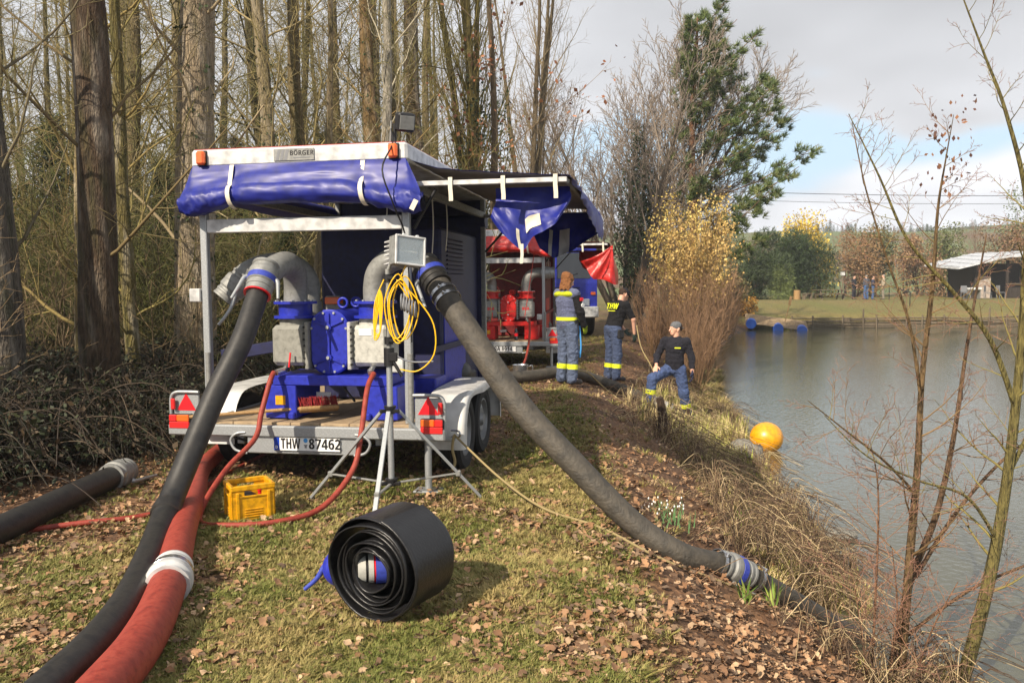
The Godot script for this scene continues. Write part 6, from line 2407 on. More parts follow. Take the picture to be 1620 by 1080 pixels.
	# the four people on the far lawn
	var far := [[25.15, -60.4, 40.0, L8(46, 48, 56), L8(44, 46, 56), L8(60, 50, 44), 1.02, "far person in dark clothes, leftmost of the four on the lawn"], [25.7, -59.6, 200.0, L8(88, 92, 104), L8(70, 106, 160), L8(150, 146, 140), 1.03, "far person in grey jacket and pale blue jeans, second of four"],
		[26.45, -60.2, 70.0, L8(64, 70, 92), L8(78, 110, 160), L8(66, 54, 46), 1.0, "far person in blue jacket, third of the four on the lawn"], [26.95, -59.6, 250.0, L8(186, 172, 150), L8(150, 140, 124), L8(170, 160, 150), 1.06, "far person in beige coat, rightmost of the four on the lawn"]]
	for a in far:
		var S := standing(a[6])
		S.wrR = Vector3(-0.12, 1.02, 0.16) * float(a[6])
		person(a[7], on_ground(a[0], a[1], 0.0), deg_to_rad(a[2]), S, {"skin": L8(208, 164, 140), "trousers": a[4], "top": a[3], "boots": L8(40, 36, 34), "hair": a[5], "hem": -0.25}, 0.026, "people standing on the far lawn")

# ---------------------------------------------------------------- truck behind the red trailer
func truck() -> void:
	rng.seed = 851
	var o := thing("truck", "blue truck with flat windscreen and pale bumper behind the red trailer", "truck", on_ground(1.27, -23.6, 0.0), deg_to_rad(5))
	var cab := MB.new()
	var pr := [Vector2(0.0, 0.75), Vector2(0.0, 1.55), Vector2(-0.14, 2.55), Vector2(-0.30, 2.66), Vector2(-1.75, 2.68), Vector2(-1.8, 0.75)]
	for s in [-1.0, 1.0]:
		var q := []
		for p in pr:
			q.append(Vector3(s * 1.2, p.y, p.x))
		cab.flat(q, Vector3(s, 0, 0))
	for k in pr.size():
		var a: Vector2 = pr[k]
		var b: Vector2 = pr[(k + 1) % pr.size()]
		var nn := Vector3(0, -(b.x - a.x), (b.y - a.y)).normalized()
		cab.flat([Vector3(-1.2, a.y, a.x), Vector3(1.2, a.y, a.x), Vector3(1.2, b.y, b.x), Vector3(-1.2, b.y, b.x)], nn)
	obj("cab", cab, M["blue_paint"], o)
	var tilt := Basis(Vector3.RIGHT, -0.139)
	for s in [-1.0, 1.0]:
		bx(o, "windscreen_pane", "windscreen", Vector3(s * 0.53, 2.05, -0.062), Vector3(0.96, 0.74, 0.02), 0.004, tilt)
		bx(o, "headlight", "chrome", Vector3(s * 0.86, 1.0, 0.02), Vector3(0.24, 0.2, 0.05), 0.03)
		bx(o, "indicator", "orange_lens", Vector3(s * 1.08, 1.25, 0.03), Vector3(0.14, 0.09, 0.05), 0.02)
		var m := bx(o, "mirror", "black_plastic", Vector3(s * 1.42, 2.0, -0.05), Vector3(0.18, 0.36, 0.06), 0.03)
		tb(m, "mirror_arm", "black_plastic", [Vector3(s * 1.2, 2.3, -0.2), Vector3(s * 1.42, 2.26, -0.07), Vector3(s * 1.42, 1.8, -0.07), Vector3(s * 1.2, 1.7, -0.15)], 0.015)
		var d := bx(o, "door", "blue_paint", Vector3(s * 1.203, 1.6, -0.8), Vector3(0.012, 1.6, 0.95), 0.005)
		bx(d, "door_window", "windscreen", Vector3(s * 1.21, 2.08, -0.78), Vector3(0.012, 0.62, 0.8), 0.004)
		bx(d, "door_handle", "black_plastic", Vector3(s * 1.22, 1.5, -1.15), Vector3(0.03, 0.04, 0.16), 0.01)
		for z in [-0.75, -4.4]:
			wheel(o, Vector3(s * 1.02, 0.52, z), 0.52, 0.34, s)
	bx(o, "wiper", "ink", Vector3(0.4, 1.75, -0.0), Vector3(0.5, 0.015, 0.02), 0.0, Basis(Vector3.BACK, 0.3))
	for k in 5:
		bx(o, "grille_slat", "navy", Vector3(0, 1.12 + k * 0.075, 0.012), Vector3(1.4, 0.035, 0.03), 0.004)
	bx(o, "bumper", "white_alloy", Vector3(0, 0.72, 0.09), Vector3(2.42, 0.32, 0.2), 0.03)
	bx(o, "number_plate", "plate", Vector3(0.1, 0.72, 0.195), Vector3(0.52, 0.11, 0.008), 0.002)
	bx(o, "chassis", "black_plastic", Vector3(0, 0.7, -3.0), Vector3(0.9, 0.22, 5.8), 0.01)
	bx(o, "load_bed", "blue_paint", Vector3(0, 1.25, -4.0), Vector3(2.4, 0.6, 4.0), 0.02)
	var cv := MB.new()
	var rows := []
	for k in 9:
		var z := lerpf(-2.0, -6.0, k / 8.0)
		var row := PackedVector3Array()
		for q in [[-1.21, 1.5], [-1.22, 2.0], [-1.2, 2.5], [-1.1, 2.72], [-0.6, 2.86], [0, 2.9], [0.6, 2.86], [1.1, 2.72], [1.2, 2.5], [1.22, 2.0], [1.21, 1.5]]:
			row.append(Vector3(q[0] - signf(q[0]) * 0.03 * (k % 2), q[1] - 0.02 * (k % 2), z))
		rows.append(row)
	cv.grid(rows, false, -1.0)
	cv.flat(Array(rows[0]), Vector3.BACK)
	cv.flat(Array(rows[8]), Vector3.FORWARD)
	obj("canvas_cover", cv, M["blue_tarp"], o)

# ---------------------------------------------------------------- the far bank
func far_bank() -> void:
	rng.seed = 901
	# revetment of poles along the water
	var o := thing("pole_revetment", "low weathered revetment of poles and stakes along the far shore", "fence", Vector3(0, 0, FAR_Z + 0.16))
	for k in 11:
		var x0 := 16.6 + k * 2.9
		for r in 6:
			var b := MB.new()
			b.col = Color.WHITE * rng.randf_range(0.7, 1.25)
			var y := -1.08 + r * 0.105
			var j := 0.05
			b.tube(PackedVector3Array([Vector3(x0 - 0.2 + rng.randf_range(-j, j) * 4, y + rng.randf_range(-j, j), rng.randf_range(-0.03, 0.03)), Vector3(x0 + 1.4, y + rng.randf_range(-j, j), 0), Vector3(x0 + 3.0 + rng.randf_range(-j, j) * 4, y + rng.randf_range(-j, j), rng.randf_range(-0.03, 0.03))]), rng.randf_range(0.035, 0.055), 6)
			obj("pole", b, M["old_wood"], o)
	for k in 26:
		var b := MB.new()
		var x := 16.4 + k * 1.25 + rng.randf_range(-0.3, 0.3)
		b.col = Color.WHITE * rng.randf_range(0.8, 1.4)
		b.tube(PackedVector3Array([Vector3(x, -1.5, 0.1), Vector3(x + rng.randf_range(-0.08, 0.08), -0.38 + 0.55 * pow(rng.randf(), 3.0), 0.12)]), 0.045, 6)
		obj("stake", b, M["old_wood"], o)
	# raft of planks on blue drums
	var rf := thing("raft", "plank raft on blue drums moored at the left end of the far shore", "raft", Vector3(15.0, WATER, -46.6), deg_to_rad(-16))
	for k in 9:
		var pb := MB.new()
		pb.box(Vector3(0, 0.62 - 0.05 * k, -1.0 + k * 0.245), Vector3(3.4, 0.05, 0.23), 0.01, Basis(Vector3.BACK, -0.13))
		pb.col = Color.WHITE
		obj("plank", pb, M["plywood"], rf)
	var n := 0
	for x in [-1.35, 0.1, 1.35]:
		var d := MB.new()
		var y: float = [0.36, 0.10, 0.0][n]
		d.x = Transform3D(aim(Vector3(0.0, 0.0, 1.0)), Vector3(x, y, -1.0))
		d.lathe([Vector2(0, 0), Vector2(0.27, 0.0), Vector2(0.29, 0.05), Vector2(0.28, 0.6), Vector2(0.30, 0.62), Vector2(0.28, 0.65), Vector2(0.28, 1.3), Vector2(0.3, 1.32), Vector2(0.28, 1.35), Vector2(0.29, 2.0), Vector2(0.27, 2.1), Vector2(0, 2.1)], 20)
		obj("drum", d, M["blue_drum"], rf)
		n += 1
	var pd := thing("paddle", "wooden paddle standing upright on the raft", "paddle", Vector3(15.35, WATER + 0.42, -46.1), 0.3)
	tb(pd, "shaft", "wood", [Vector3(0, 0, 0), Vector3(0.28, 1.0, 0)], 0.025, 8)
	bx(pd, "blade", "wood", Vector3(0.34, 1.22, 0), Vector3(0.17, 0.5, 0.03), 0.012, Basis(Vector3.BACK, -0.27))
	# picnic table with two benches
	var tbx := [[23.3, -60.5, 0.1, "grey picnic table with joined benches beside the nesting box post"], [21.9, -61.5, 0.5, "small low grey bench left of the picnic table"]]
	var pt := thing("picnic_table", tbx[0][3], "table", on_ground(23.4, -60.5, 0.0), 0.1)
	for k in 4:
		bx(pt, "top_board", "old_wood", Vector3(0, 0.72, -0.3 + k * 0.2), Vector3(2.2, 0.04, 0.185))
	for s in [-1.0, 1.0]:
		for k in 2:
			bx(pt, "seat_board", "old_wood", Vector3(0, 0.44, s * 0.68 + (k - 0.5) * 0.16), Vector3(2.3, 0.04, 0.15))
		bx(pt, "trestle", "old_wood", Vector3(s * 0.8, 0.40, 0), Vector3(0.06, 0.08, 1.5))
		for e in [-1.0, 1.0]:
			var lg := MB.new()
			lg.bar(Vector3(s * 0.83, 0.0, e * 0.55), Vector3(s * 0.83, 0.70, e * 0.22), 0.09, 0.05)
			obj("leg", lg, M["old_wood"], pt)
	var bn := thing("bench", tbx[1][3], "bench", on_ground(21.95, -61.0, 0.0), 0.3)
	bx(bn, "seat", "old_wood", Vector3(0, 0.42, 0), Vector3(0.8, 0.06, 0.35))
	for s in [-1.0, 1.0]:
		bx(bn, "leg", "old_wood", Vector3(s * 0.28, 0.2, 0), Vector3(0.09, 0.4, 0.3))
	var sp := thing("log_stump", "upright sawn log standing on the far lawn", "stump", on_ground(21.35, -61.5, 0.0))
	var lb := MB.new()
	lb.tube(PackedVector3Array([Vector3(0, -0.05, 0), Vector3(0, 0.7, 0)]), [0.27, 0.24], 16, true, 0.04)
	obj("log", lb, M["wood"], sp)
	var ps := thing("nesting_box_post", "thin post with a small box on top behind the picnic table", "post", on_ground(24.75, -61.5, 0.0))
	tb(ps, "post", "old_wood", [Vector3(0, -0.1, 0), Vector3(0, 1.75, 0)], 0.05, 8)
	var nb := bx(ps, "box", "white_plastic", Vector3(0, 1.92, 0), Vector3(0.24, 0.3, 0.24))
	bx(nb, "box_roof", "old_wood", Vector3(0, 2.09, 0.02), Vector3(0.32, 0.04, 0.34))
	# steps rail going down to the water
	var rl := thing("handrail", "dark metal handrail leading down the far bank to the water", "railing", Vector3(0, 0, 0))
	var a := on_ground(26.0, -56.6, 0.0)
	var b2 := on_ground(25.6, -52.8, 0.0)
	tb(rl, "rail", "ink", [a + Vector3.UP * 0.95, b2 + Vector3.UP * 0.95], 0.03, 8)
	for p in [a, b2]:
		tb(rl, "rail_post", "ink", [p, p + Vector3.UP * 0.95], 0.03, 8)
	hut()
	far_plants()
	var wire := thing("power_line", "thin overhead line crossing the sky above the far bank", "cable")
	var wb := MB.new()
	var wp := PackedVector3Array()
	for k in 40:
		var t := k / 39.0
		wp.append(Vector3(lerpf(10.0, 90.0, t), 11.2 - 4.0 * t * (1.0 - t) - 0.5 * t, -82.0))
	wb.tube(wp, 0.028, 4, false)
	obj("conductor", wb, M["ink"], wire)
	var wb2 := MB.new()
	for k in 40:
		wp[k].y -= 0.7
		wp[k].z -= 1.0
	wb2.tube(wp, 0.02, 4, false)
	obj("conductor", wb2, M["ink"], wire)
	for x in [10.0, 90.0]:
		var pb := MB.new()
		pb.tube(PackedVector3Array([Vector3(x, -0.2, -82.3), Vector3(x, 11.6, -82.3)]), [0.16, 0.11], 8)
		pb.box(Vector3(x, 11.0, -82.5), Vector3(0.12, 0.12, 1.6), 0.01)
		obj("line_pole", pb, M["old_wood"], wire)

func hut() -> void:
	var o := thing("pavilion", "dark timber pavilion with white sheet roof and open front", "building", on_ground(38.4, -61.0, 0.0), 0.0)
	var roof := MB.new()
	var ys := [[-6.2, 2.15], [-2.6, 2.98], [7.5, 3.3]]
	for k in 2:
		var a: Array = ys[k]
		var b: Array = ys[k + 1]
		roof.flat([Vector3(a[0], a[1] + 0.1, 1.7), Vector3(b[0], b[1] + 0.1, 1.7), Vector3(b[0], b[1] + 0.42, -3.2), Vector3(a[0], a[1] + 0.42, -3.2)], Vector3.UP)
		roof.flat([Vector3(a[0], a[1] - 0.04, 1.7), Vector3(b[0], b[1] - 0.04, 1.7), Vector3(b[0], b[1] + 0.28, -3.2), Vector3(a[0], a[1] + 0.28, -3.2)], Vector3.DOWN)
		roof.flat([Vector3(a[0], a[1] + 0.1, 1.7), Vector3(b[0], b[1] + 0.1, 1.7), Vector3(b[0], b[1] - 0.04, 1.7), Vector3(a[0], a[1] - 0.04, 1.7)], Vector3.BACK)
	roof.flat([Vector3(-6.2, 2.25, 1.7), Vector3(-6.2, 2.11, 1.7), Vector3(-6.2, 2.43, -3.2), Vector3(-6.2, 2.57, -3.2)], Vector3.LEFT)
	obj("roof", roof, M["roof_sheet"], o)
	for k in 12:
		var x := -6.1 + k * 0.95
		var y := lerpf(2.22, 3.05, (x + 6.2) / 3.6) if x < -2.6 else lerpf(3.05, 3.37, (x + 2.6) / 10.1)
		bx(o, "roof_rib", "roof_sheet", Vector3(x, y + 0.24, -0.75), Vector3(0.06, 0.05, 4.9), 0.01, Basis(Vector3.RIGHT, 0.0652))
	bx(o, "back_wall", "dark_wood", Vector3(1.0, 1.3, -2.9), Vector3(11, 2.6, 0.12))
	bx(o, "side_wall", "dark_wood", Vector3(-4.4, 1.1, -1.2), Vector3(0.12, 2.2, 3.2))
	for k in 20:
		bx(o, "front_board", "dark_wood", Vector3(-1.9 + k * 0.45, 0.5, 0.6), Vector3(0.43, 1.0, 0.05))
	for x in [-4.4, -2.1, 1.6, 4.6, 7.0]:
		bx(o, "roof_post", "dark_wood", Vector3(x, 1.3, 0.75), Vector3(0.16, 2.9 if x > -3 else 2.3, 0.16))
	bx(o, "counter", "old_wood", Vector3(2.4, 1.04, 0.7), Vector3(9.0, 0.06, 0.35))
	bx(o, "brick_hearth", "wall_plaster", Vector3(-3.6, 0.8, 0.2), Vector3(0.9, 1.6, 0.6))
	bx(o, "shelf", "old_wood", Vector3(-0.2, 1.5, -0.4), Vector3(0.1, 1.1, 0.8))
	# garden table and chairs before it
	var t := thing("garden_table", "small garden table with a white cloth before the pavilion", "table", on_ground(32.6, -58.0, 0.0))
	bx(t, "top", "white_plastic", Vector3(0, 0.72, 0), Vector3(0.8, 0.16, 0.7), 0.02)
	for s in [-1.0, 1.0]:
		bx(t, "leg", "dull_steel", Vector3(s * 0.34, 0.33, 0), Vector3(0.05, 0.66, 0.5))
	for k in 3:
		var c := thing("garden_chair", ["dark garden chair left of the small garden table", "dark garden chair right of the small garden table", "dark garden chair farthest right before the pavilion"][k], "chair", on_ground([31.9, 33.5, 34.4][k], -57.8, 0.0), k * 0.8, "garden chairs before the pavilion")
		bx(c, "seat", "grey_ink", Vector3(0, 0.43, 0), Vector3(0.44, 0.04, 0.44))
		bx(c, "backrest", "grey_ink", Vector3(0, 0.70, -0.21), Vector3(0.44, 0.45, 0.03))
		for sx in [-0.19, 0.19]:
			for sz in [-0.19, 0.19]:
				bx(c, "leg", "grey_ink", Vector3(sx, 0.21, sz), Vector3(0.035, 0.42, 0.035))

func bush(called: String, label: String, at: Vector3, r: Vector3, n: int, tones: Array, s: float, group := "", needle := false) -> Node3D:
	var o := thing(called, label, "bush", at, 0.0, group)
	o.set_meta("base", called)
	var lm := MB.new()
	var cr := MB.new()
	var lobes := []
	for k in 9:
		lobes.append([Vector3(rng.randf_range(-0.6, 0.6), rng.randf_range(0.25, 0.8), rng.randf_range(-0.6, 0.6)) * r, rng.randf_range(0.3, 0.5)])
	for l in lobes:
		lm.col = L8(92, 76, 58)
		lm.tube(PackedVector3Array([Vector3(rng.randf_range(-0.1, 0.1), -0.1, rng.randf_range(-0.1, 0.1)), l[0] * 0.6, l[0] * 1.15]), [0.05, 0.03, 0.008], 5, false)
	for k in n:
		var l: Array = lobes[rng.randi() % lobes.size()]
		var d := rv().normalized()
		var p: Vector3 = l[0] + d * r * float(l[1]) * pow(rng.randf(), 0.4)
		if p.y < 0.0:
			p.y = rng.randf() * 0.3
		var c: Array = pick(tones)
		cr.col = L8(c[0], c[1], c[2]) * rng.randf_range(0.7, 1.25)
		if needle:
			needles(cr, p, (d + Vector3.DOWN * 0.2).normalized(), s * 1.6, 5)
		else:
			leaflet(cr, p, s * rng.randf_range(0.7, 1.3))
	obj("stems", lm, M["limb"], o)
	obj("foliage", cr, M["needle" if needle else "leaf"], o)
	return o

func far_plants() -> void:
	rng.seed = 951
	var G := func(x: float, z: float) -> Vector3: return on_ground(x, z, -0.1)
	bush("evergreen_bush", "big dark evergreen bush behind the picnic table", G.call(22.6, -66.0), Vector3(3.6, 5.2, 2.6), 9000, [[52, 70, 34], [62, 80, 40], [44, 60, 30]], 0.22, "", true)
	bush("evergreen_bush", "dark evergreen bush left of the log stump", G.call(18.7, -63.0), Vector3(2.6, 3.4, 2.0), 6000, [[48, 62, 32], [58, 72, 38], [70, 84, 48]], 0.2, "", true)
	bush("yellow_bush", "tall golden yellow flowering bush beyond the four people", G.call(26.4, -70.0), Vector3(3.6, 6.6, 2.6), 7500, [[206, 176, 62], [190, 164, 66], [214, 190, 92]], 0.2)
	bush("light_bush", "grey green bush on the left shore by the raft", G.call(12.9, -50.5), Vector3(2.2, 3.0, 1.6), 5000, [[104, 106, 62], [122, 112, 70], [136, 118, 78]], 0.16)
	bush("ochre_bush", "low ochre leaved bush on the shore just left of the raft", G.call(14.1, -49.3), Vector3(0.8, 1.5, 0.8), 900, [[200, 150, 60], [176, 128, 52]], 0.13)
	bush("light_bush", "pale green pine sapling leaning beside the dark evergreen bush", G.call(20.5, -62.2), Vector3(1.3, 2.4, 1.0), 1800, [[126, 138, 82], [110, 124, 70]], 0.2, "", true)
	# hedge line behind the lawn
	var specs := [[16.0, -72.0, [[104, 98, 62], [122, 104, 70]], 4.5], [20.0, -76.0, [[90, 98, 58], [108, 110, 66]], 6.2], [29.3, -70.0, [[128, 102, 68], [142, 112, 76]], 4.2], [31.8, -73.0, [[94, 96, 52], [112, 104, 60]], 4.8], [34.5, -69.5, [[140, 110, 80], [150, 122, 88]], 4.0], [38.0, -73.0, [[84, 96, 50], [104, 108, 60]], 4.6],
		[41.5, -70.0, [[136, 110, 82], [120, 98, 70]], 4.6], [45.0, -72.0, [[88, 100, 48], [100, 112, 58]], 6.6], [48.5, -70.0, [[130, 108, 84], [142, 118, 92]], 6.8], [52.5, -74.0, [[98, 104, 56], [118, 110, 64]], 6.5], [57.0, -72.0, [[124, 104, 76]], 7.0], [62.0, -72.0, [[96, 100, 56]], 7.0]]
	var names := ["dull olive bush behind the twiggy bank shrubs, leftmost of the hedge", "tall olive bush left of the golden bush", "tawny bush right of the golden bush", "olive bush second right of the golden bush", "pale brown bush behind the left end of the pavilion", "green bush behind the pavilion roof", "brown bush behind the middle of the pavilion", "tall green bush behind the right part of the pavilion", "tall brown bush at the right edge of the photo", "olive bush beyond the right edge of the pavilion", "brown bush far right of the hedge", "olive bush farthest right of the hedge"]
	for k in specs.size():
		var q: Array = specs[k]
		bush("hedge_bush", names[k], G.call(q[0], q[1]), Vector3(2.9, q[3] * 1.3, 2.2), 5200, q[2], 0.18, "bushes of the hedge behind the lawn")
	# bare trees rising from the hedge
	var S := {"h": 6.5, "r": 0.08, "stems": 4, "spread": 0.25, "seg": [8, 5, 3, 2], "wob": [0.06, 0.12, 0.2, 0.2], "up": [0.04, 0.06, 0.0, 0.0], "kids": [14, 7, 4], "from": [0.2, 0.15, 0.1], "ang": [0.6, 0.6, 0.6], "len": [0.4, 0.45, 0.5], "rad": [0.45, 0.5, 0.6], "sides": [5, 3, 3, 3],
		"tone": [L8(128, 110, 94), L8(142, 120, 104)], "thin": 0.009}
	var lab := "small bare tree standing in the hedge behind the far lawn"
	var base := tree("hedge_tree", lab, S, G.call(30.4, -75.0), 0.0, "bare trees in the far hedge", "limb")
	for q in [[33.6, -76.0, 0.9], [36.8, -77.0, 1.0], [40.0, -76.0, 0.95], [43.4, -77.0, 1.15], [47.0, -76.0, 1.35], [51.0, -78.0, 1.5], [55.5, -77.0, 1.5], [18.0, -78.0, 0.95], [13.5, -66.0, 0.8], [15.5, -62.0, 0.7], [28.0, -78.0, 1.0], [24.0, -80.0, 1.0], [35.0, -80.0, 1.0], [10.5, -56.0, 0.8]]:
		dup(base, G.call(q[0], q[1]), float(q[0]) * 1.3, q[2], lab, "bare trees in the far hedge")
	# wood edge on the hill
	var w := []
	var t := []
	var bm := conifer_mesh(7.0, 2.4, 20, L8(70, 80, 56))
	for k in 700:
		var x := rng.randf_range(-60, 190)
		var z := -215.0 + rng.randf_range(-14, 6) - 0.12 * x
		if nz.get_noise_1d(x * 0.03) < -0.12:
			continue
		w.append(Transform3D(Basis(Vector3.UP, rng.randf() * TAU).scaled(Vector3.ONE * rng.randf_range(0.25, 0.6)), Vector3(x, height(x, z) - 0.4, z)))
		t.append(Color.WHITE * rng.randf_range(0.8, 1.2))
	scatter("hill_wood", bm[1], M["needle"], w, t)

# ---------------------------------------------------------------- plants of the near bank
func bank_plants() -> void:
	rng.seed = 1001
	var kinds := [tuft_mesh(16, 0.9, 5), tuft_mesh(18, 1.5, 6), tuft_mesh(14, 0.35, 7)]
	var put := [[], [], []]
	var tint := [[], [], []]
	var made := 0
	var tries := 0
	while made < 3600 and tries < 40000:
		tries += 1
		var z := -4.2 * pow(6.0, rng.randf())
		var bw := bank_width(z)
		var d := -bw * 0.95 * pow(rng.randf(), 1.4) + 0.12
		var x := shore(z) + d
		var n := nz.get_noise_2d(x * 1.3 + 20.0, z * 1.3)
		if n < -0.15 + 0.28 * smoothstep(-0.7, -1.6, d):
			continue
		if d < -1.2 and rng.randf() < 0.6:
			continue
		if z > -6.3 and Geometry2D.get_closest_point_to_segment(Vector2(x, z), Vector2(0.9, -4.95), Vector2(2.75, -5.85)).distance_to(Vector2(x, z)) < 0.42:
			continue
		if Vector2(x - 4.0, z + 12.4).length() < 0.95 or Vector2(x - 2.9, z + 13.7).length() < 0.55:
			continue
		if z > -5.2 and d < -0.5:
			continue
		made += 1
		var k := 0 if rng.randf() < 0.5 else 1
		var s := rng.randf_range(0.08, 0.21) * (1.0 if d > -0.9 else 0.5) * (0.7 + 0.3 * smoothstep(-6.0, -11.0, z))
		put[k].append(Transform3D(Basis(Vector3.UP, rng.randf() * TAU).scaled(Vector3(s, s * rng.randf_range(0.8, 1.2), s)), Vector3(x, height(x, z) - 0.02, z)))
		tint[k].append((L8(206, 184, 136) if rng.randf() < 0.45 else L8(158, 156, 80)).lerp(L8(112, 84, 60), rng.randf() * 0.75))
	# reed beds: pale stubble at the water edge
	for bed in [[3.0, -12.9, 0.8, 1.6, 620, 0.36], [2.55, -7.2, 0.4, 0.7, 190, 0.2], [2.75, -10.3, 0.5, 0.8, 160, 0.26], [3.5, -14.3, 0.5, 0.9, 160, 0.36]]:
		for k in int(bed[4]):
			var x: float = bed[0] + rng.randfn(0, 0.5) * bed[2]
			var z: float = bed[1] + rng.randfn(0, 0.5) * bed[3]
			if x > shore(z) + 0.3 or Vector2(x - 4.0, z + 12.4).length() < 0.85:
				continue
			var s: float = bed[5] * rng.randf_range(0.6, 1.2)
			put[2].append(Transform3D(Basis(Vector3.UP, rng.randf() * TAU).scaled(Vector3(s * 0.55, s, s * 0.55)), Vector3(x, maxf(height(x, z), WATER) - 0.03, z)))
			tint[2].append(pick([L8(214, 196, 146), L8(190, 184, 104), L8(164, 170, 78), L8(204, 188, 132)]))
	for k in 3:
		scatter(["dry_grass", "dry_grass", "reed_stubble"][k], kinds[k], M["leaf"], put[k], tint[k])
	# long dead stems, arching over the edge
	var sm := []
	for k in 3:
		var b := MB.new()
		for q in 7:
			var g := rng.randf() * TAU
			var o := Vector3(cos(g), 0, sin(g))
			var L := rng.randf_range(0.25, 0.75)
			var hh := rng.randf_range(0.1, 0.5)
			b.col = pick([L8(140, 116, 90), L8(178, 154, 116), L8(96, 76, 60), L8(200, 178, 138)])
			b.tube(spline([Vector3.ZERO, o * L * 0.3 + Vector3.UP * hh, o * L + Vector3.UP * hh * 0.6 + rv() * 0.08], 4), 0.0032, 3, false)
		sm.append(b.done())
	for k in 3:
		var w := []
		var t := []
		for q in 190:
			var z := -4.6 * pow(3.6, rng.randf())
			var d := -1.25 * pow(rng.randf(), 1.2) + 0.1
			if z < -10.0:
				d *= 1.5
			var x := shore(z) + d
			if z > -6.3 and Geometry2D.get_closest_point_to_segment(Vector2(x, z), Vector2(0.9, -4.95), Vector2(2.75, -5.85)).distance_to(Vector2(x, z)) < 0.5:
				continue
			w.append(Transform3D(Basis(Vector3.UP, rng.randf() * TAU).scaled(Vector3.ONE * rng.randf_range(0.5, 1.05)), Vector3(x, height(x, z) - 0.02, z)))
			t.append(Color.WHITE * rng.randf_range(0.7, 1.1))
		scatter("dead_stems", sm[k], M["twig"], w, t)
	# fresh leaf clumps and snowdrops
	var cl := [["daffodil_clump", "fresh green leaf clump beside the lower end of the thick suction hose", 1.62, -5.02, 0.17, 16], ["daffodil_clump", "bright green leaf clump just below the suction hose coupling", 1.38, -4.78, 0.13, 10], ["daffodil_clump", "tall green leaf clump on the bank edge above the hose coupling", 2.05, -7.3, 0.26, 16], ["iris_clump", "yellow green leaf clump at the foot of the reeds", 2.5, -9.0, 0.28, 18]]
	for a in cl:
		var b := MB.new()
		for k in int(a[5]):
			var g := rng.randf() * TAU
			var o := Vector3(cos(g), 0, sin(g))
			var hh: float = a[4] * rng.randf_range(0.6, 1.2)
			b.col = pick([L8(120, 146, 60), L8(146, 160, 74), L8(98, 126, 52)])
			var side := Vector3(-o.z, 0, o.x) * 0.007
			var root := o * 0.02
			var m1 := root + Vector3.UP * hh * 0.65 + o * 0.03
			var tip := root + Vector3.UP * hh * 0.95 + o * rng.randf_range(0.04, 0.14)
			var nn := (o + Vector3.UP * 0.3).normalized()
			b.tri(root - side, root + side, m1 + side, nn)
			b.tri(root - side, m1 + side, m1 - side, nn)
			b.tri(m1 - side, m1 + side, tip, nn)
		var o2 := obj(a[0], b, M["leaf"])
		o2.position = on_ground(a[2], a[3], -0.01)
		tag(o2, a[1], "plant")
	var sd := thing("snowdrops", "clump of white snowdrops in the leaves behind the suction hose", "flowers", on_ground(1.1, -6.0, -0.01))
	var lv := MB.new()
	var fl := MB.new()
	for k in 56:
		var p := Vector3(rng.randfn(0, 0.10), 0, rng.randfn(0, 0.13))
		lv.col = L8(84, 118, 70) * rng.randf_range(0.8, 1.2)
		var d := (Vector3.UP + rv() * 0.5).normalized() * rng.randf_range(0.08, 0.14)
		lv.tri(p - Vector3(0.005, 0, 0), p + Vector3(0.005, 0, 0), p + d, Vector3(0, 0.3, 1).normalized())
		if k % 2 == 0:
			fl.col = L8(236, 238, 234)
			var q := p + d * 0.95
			fl.ball(q, Vector3(0.006, 0.010, 0.006), 6, 4)
	obj("leaves", lv, M["leaf"], sd)
	obj("blossoms", fl, M["skin"], sd)
	# stakes driven into the bank
	for a in [[2.05, -11.2, 0.55, 0.07, "dark rotten stake leaning on the bank below the man in the hoodie"], [2.9, -13.4, 0.35, 0.05, "short brown stake among the reeds near the buoy"]]:
		var b := MB.new()
		b.col = L8(92, 72, 56)
		b.tube(PackedVector3Array([Vector3(0, -0.2, 0), Vector3(0.02, a[2] * 0.5, 0), Vector3(-0.03, a[2], 0.02)]), [a[3], a[3] * 0.9, a[3] * 0.7], 8, true, 0.1)
		var st := obj("stake", b, M["bark"])
		st.position = on_ground(a[0], a[1], 0.0)
		tag(st, a[4], "stake")

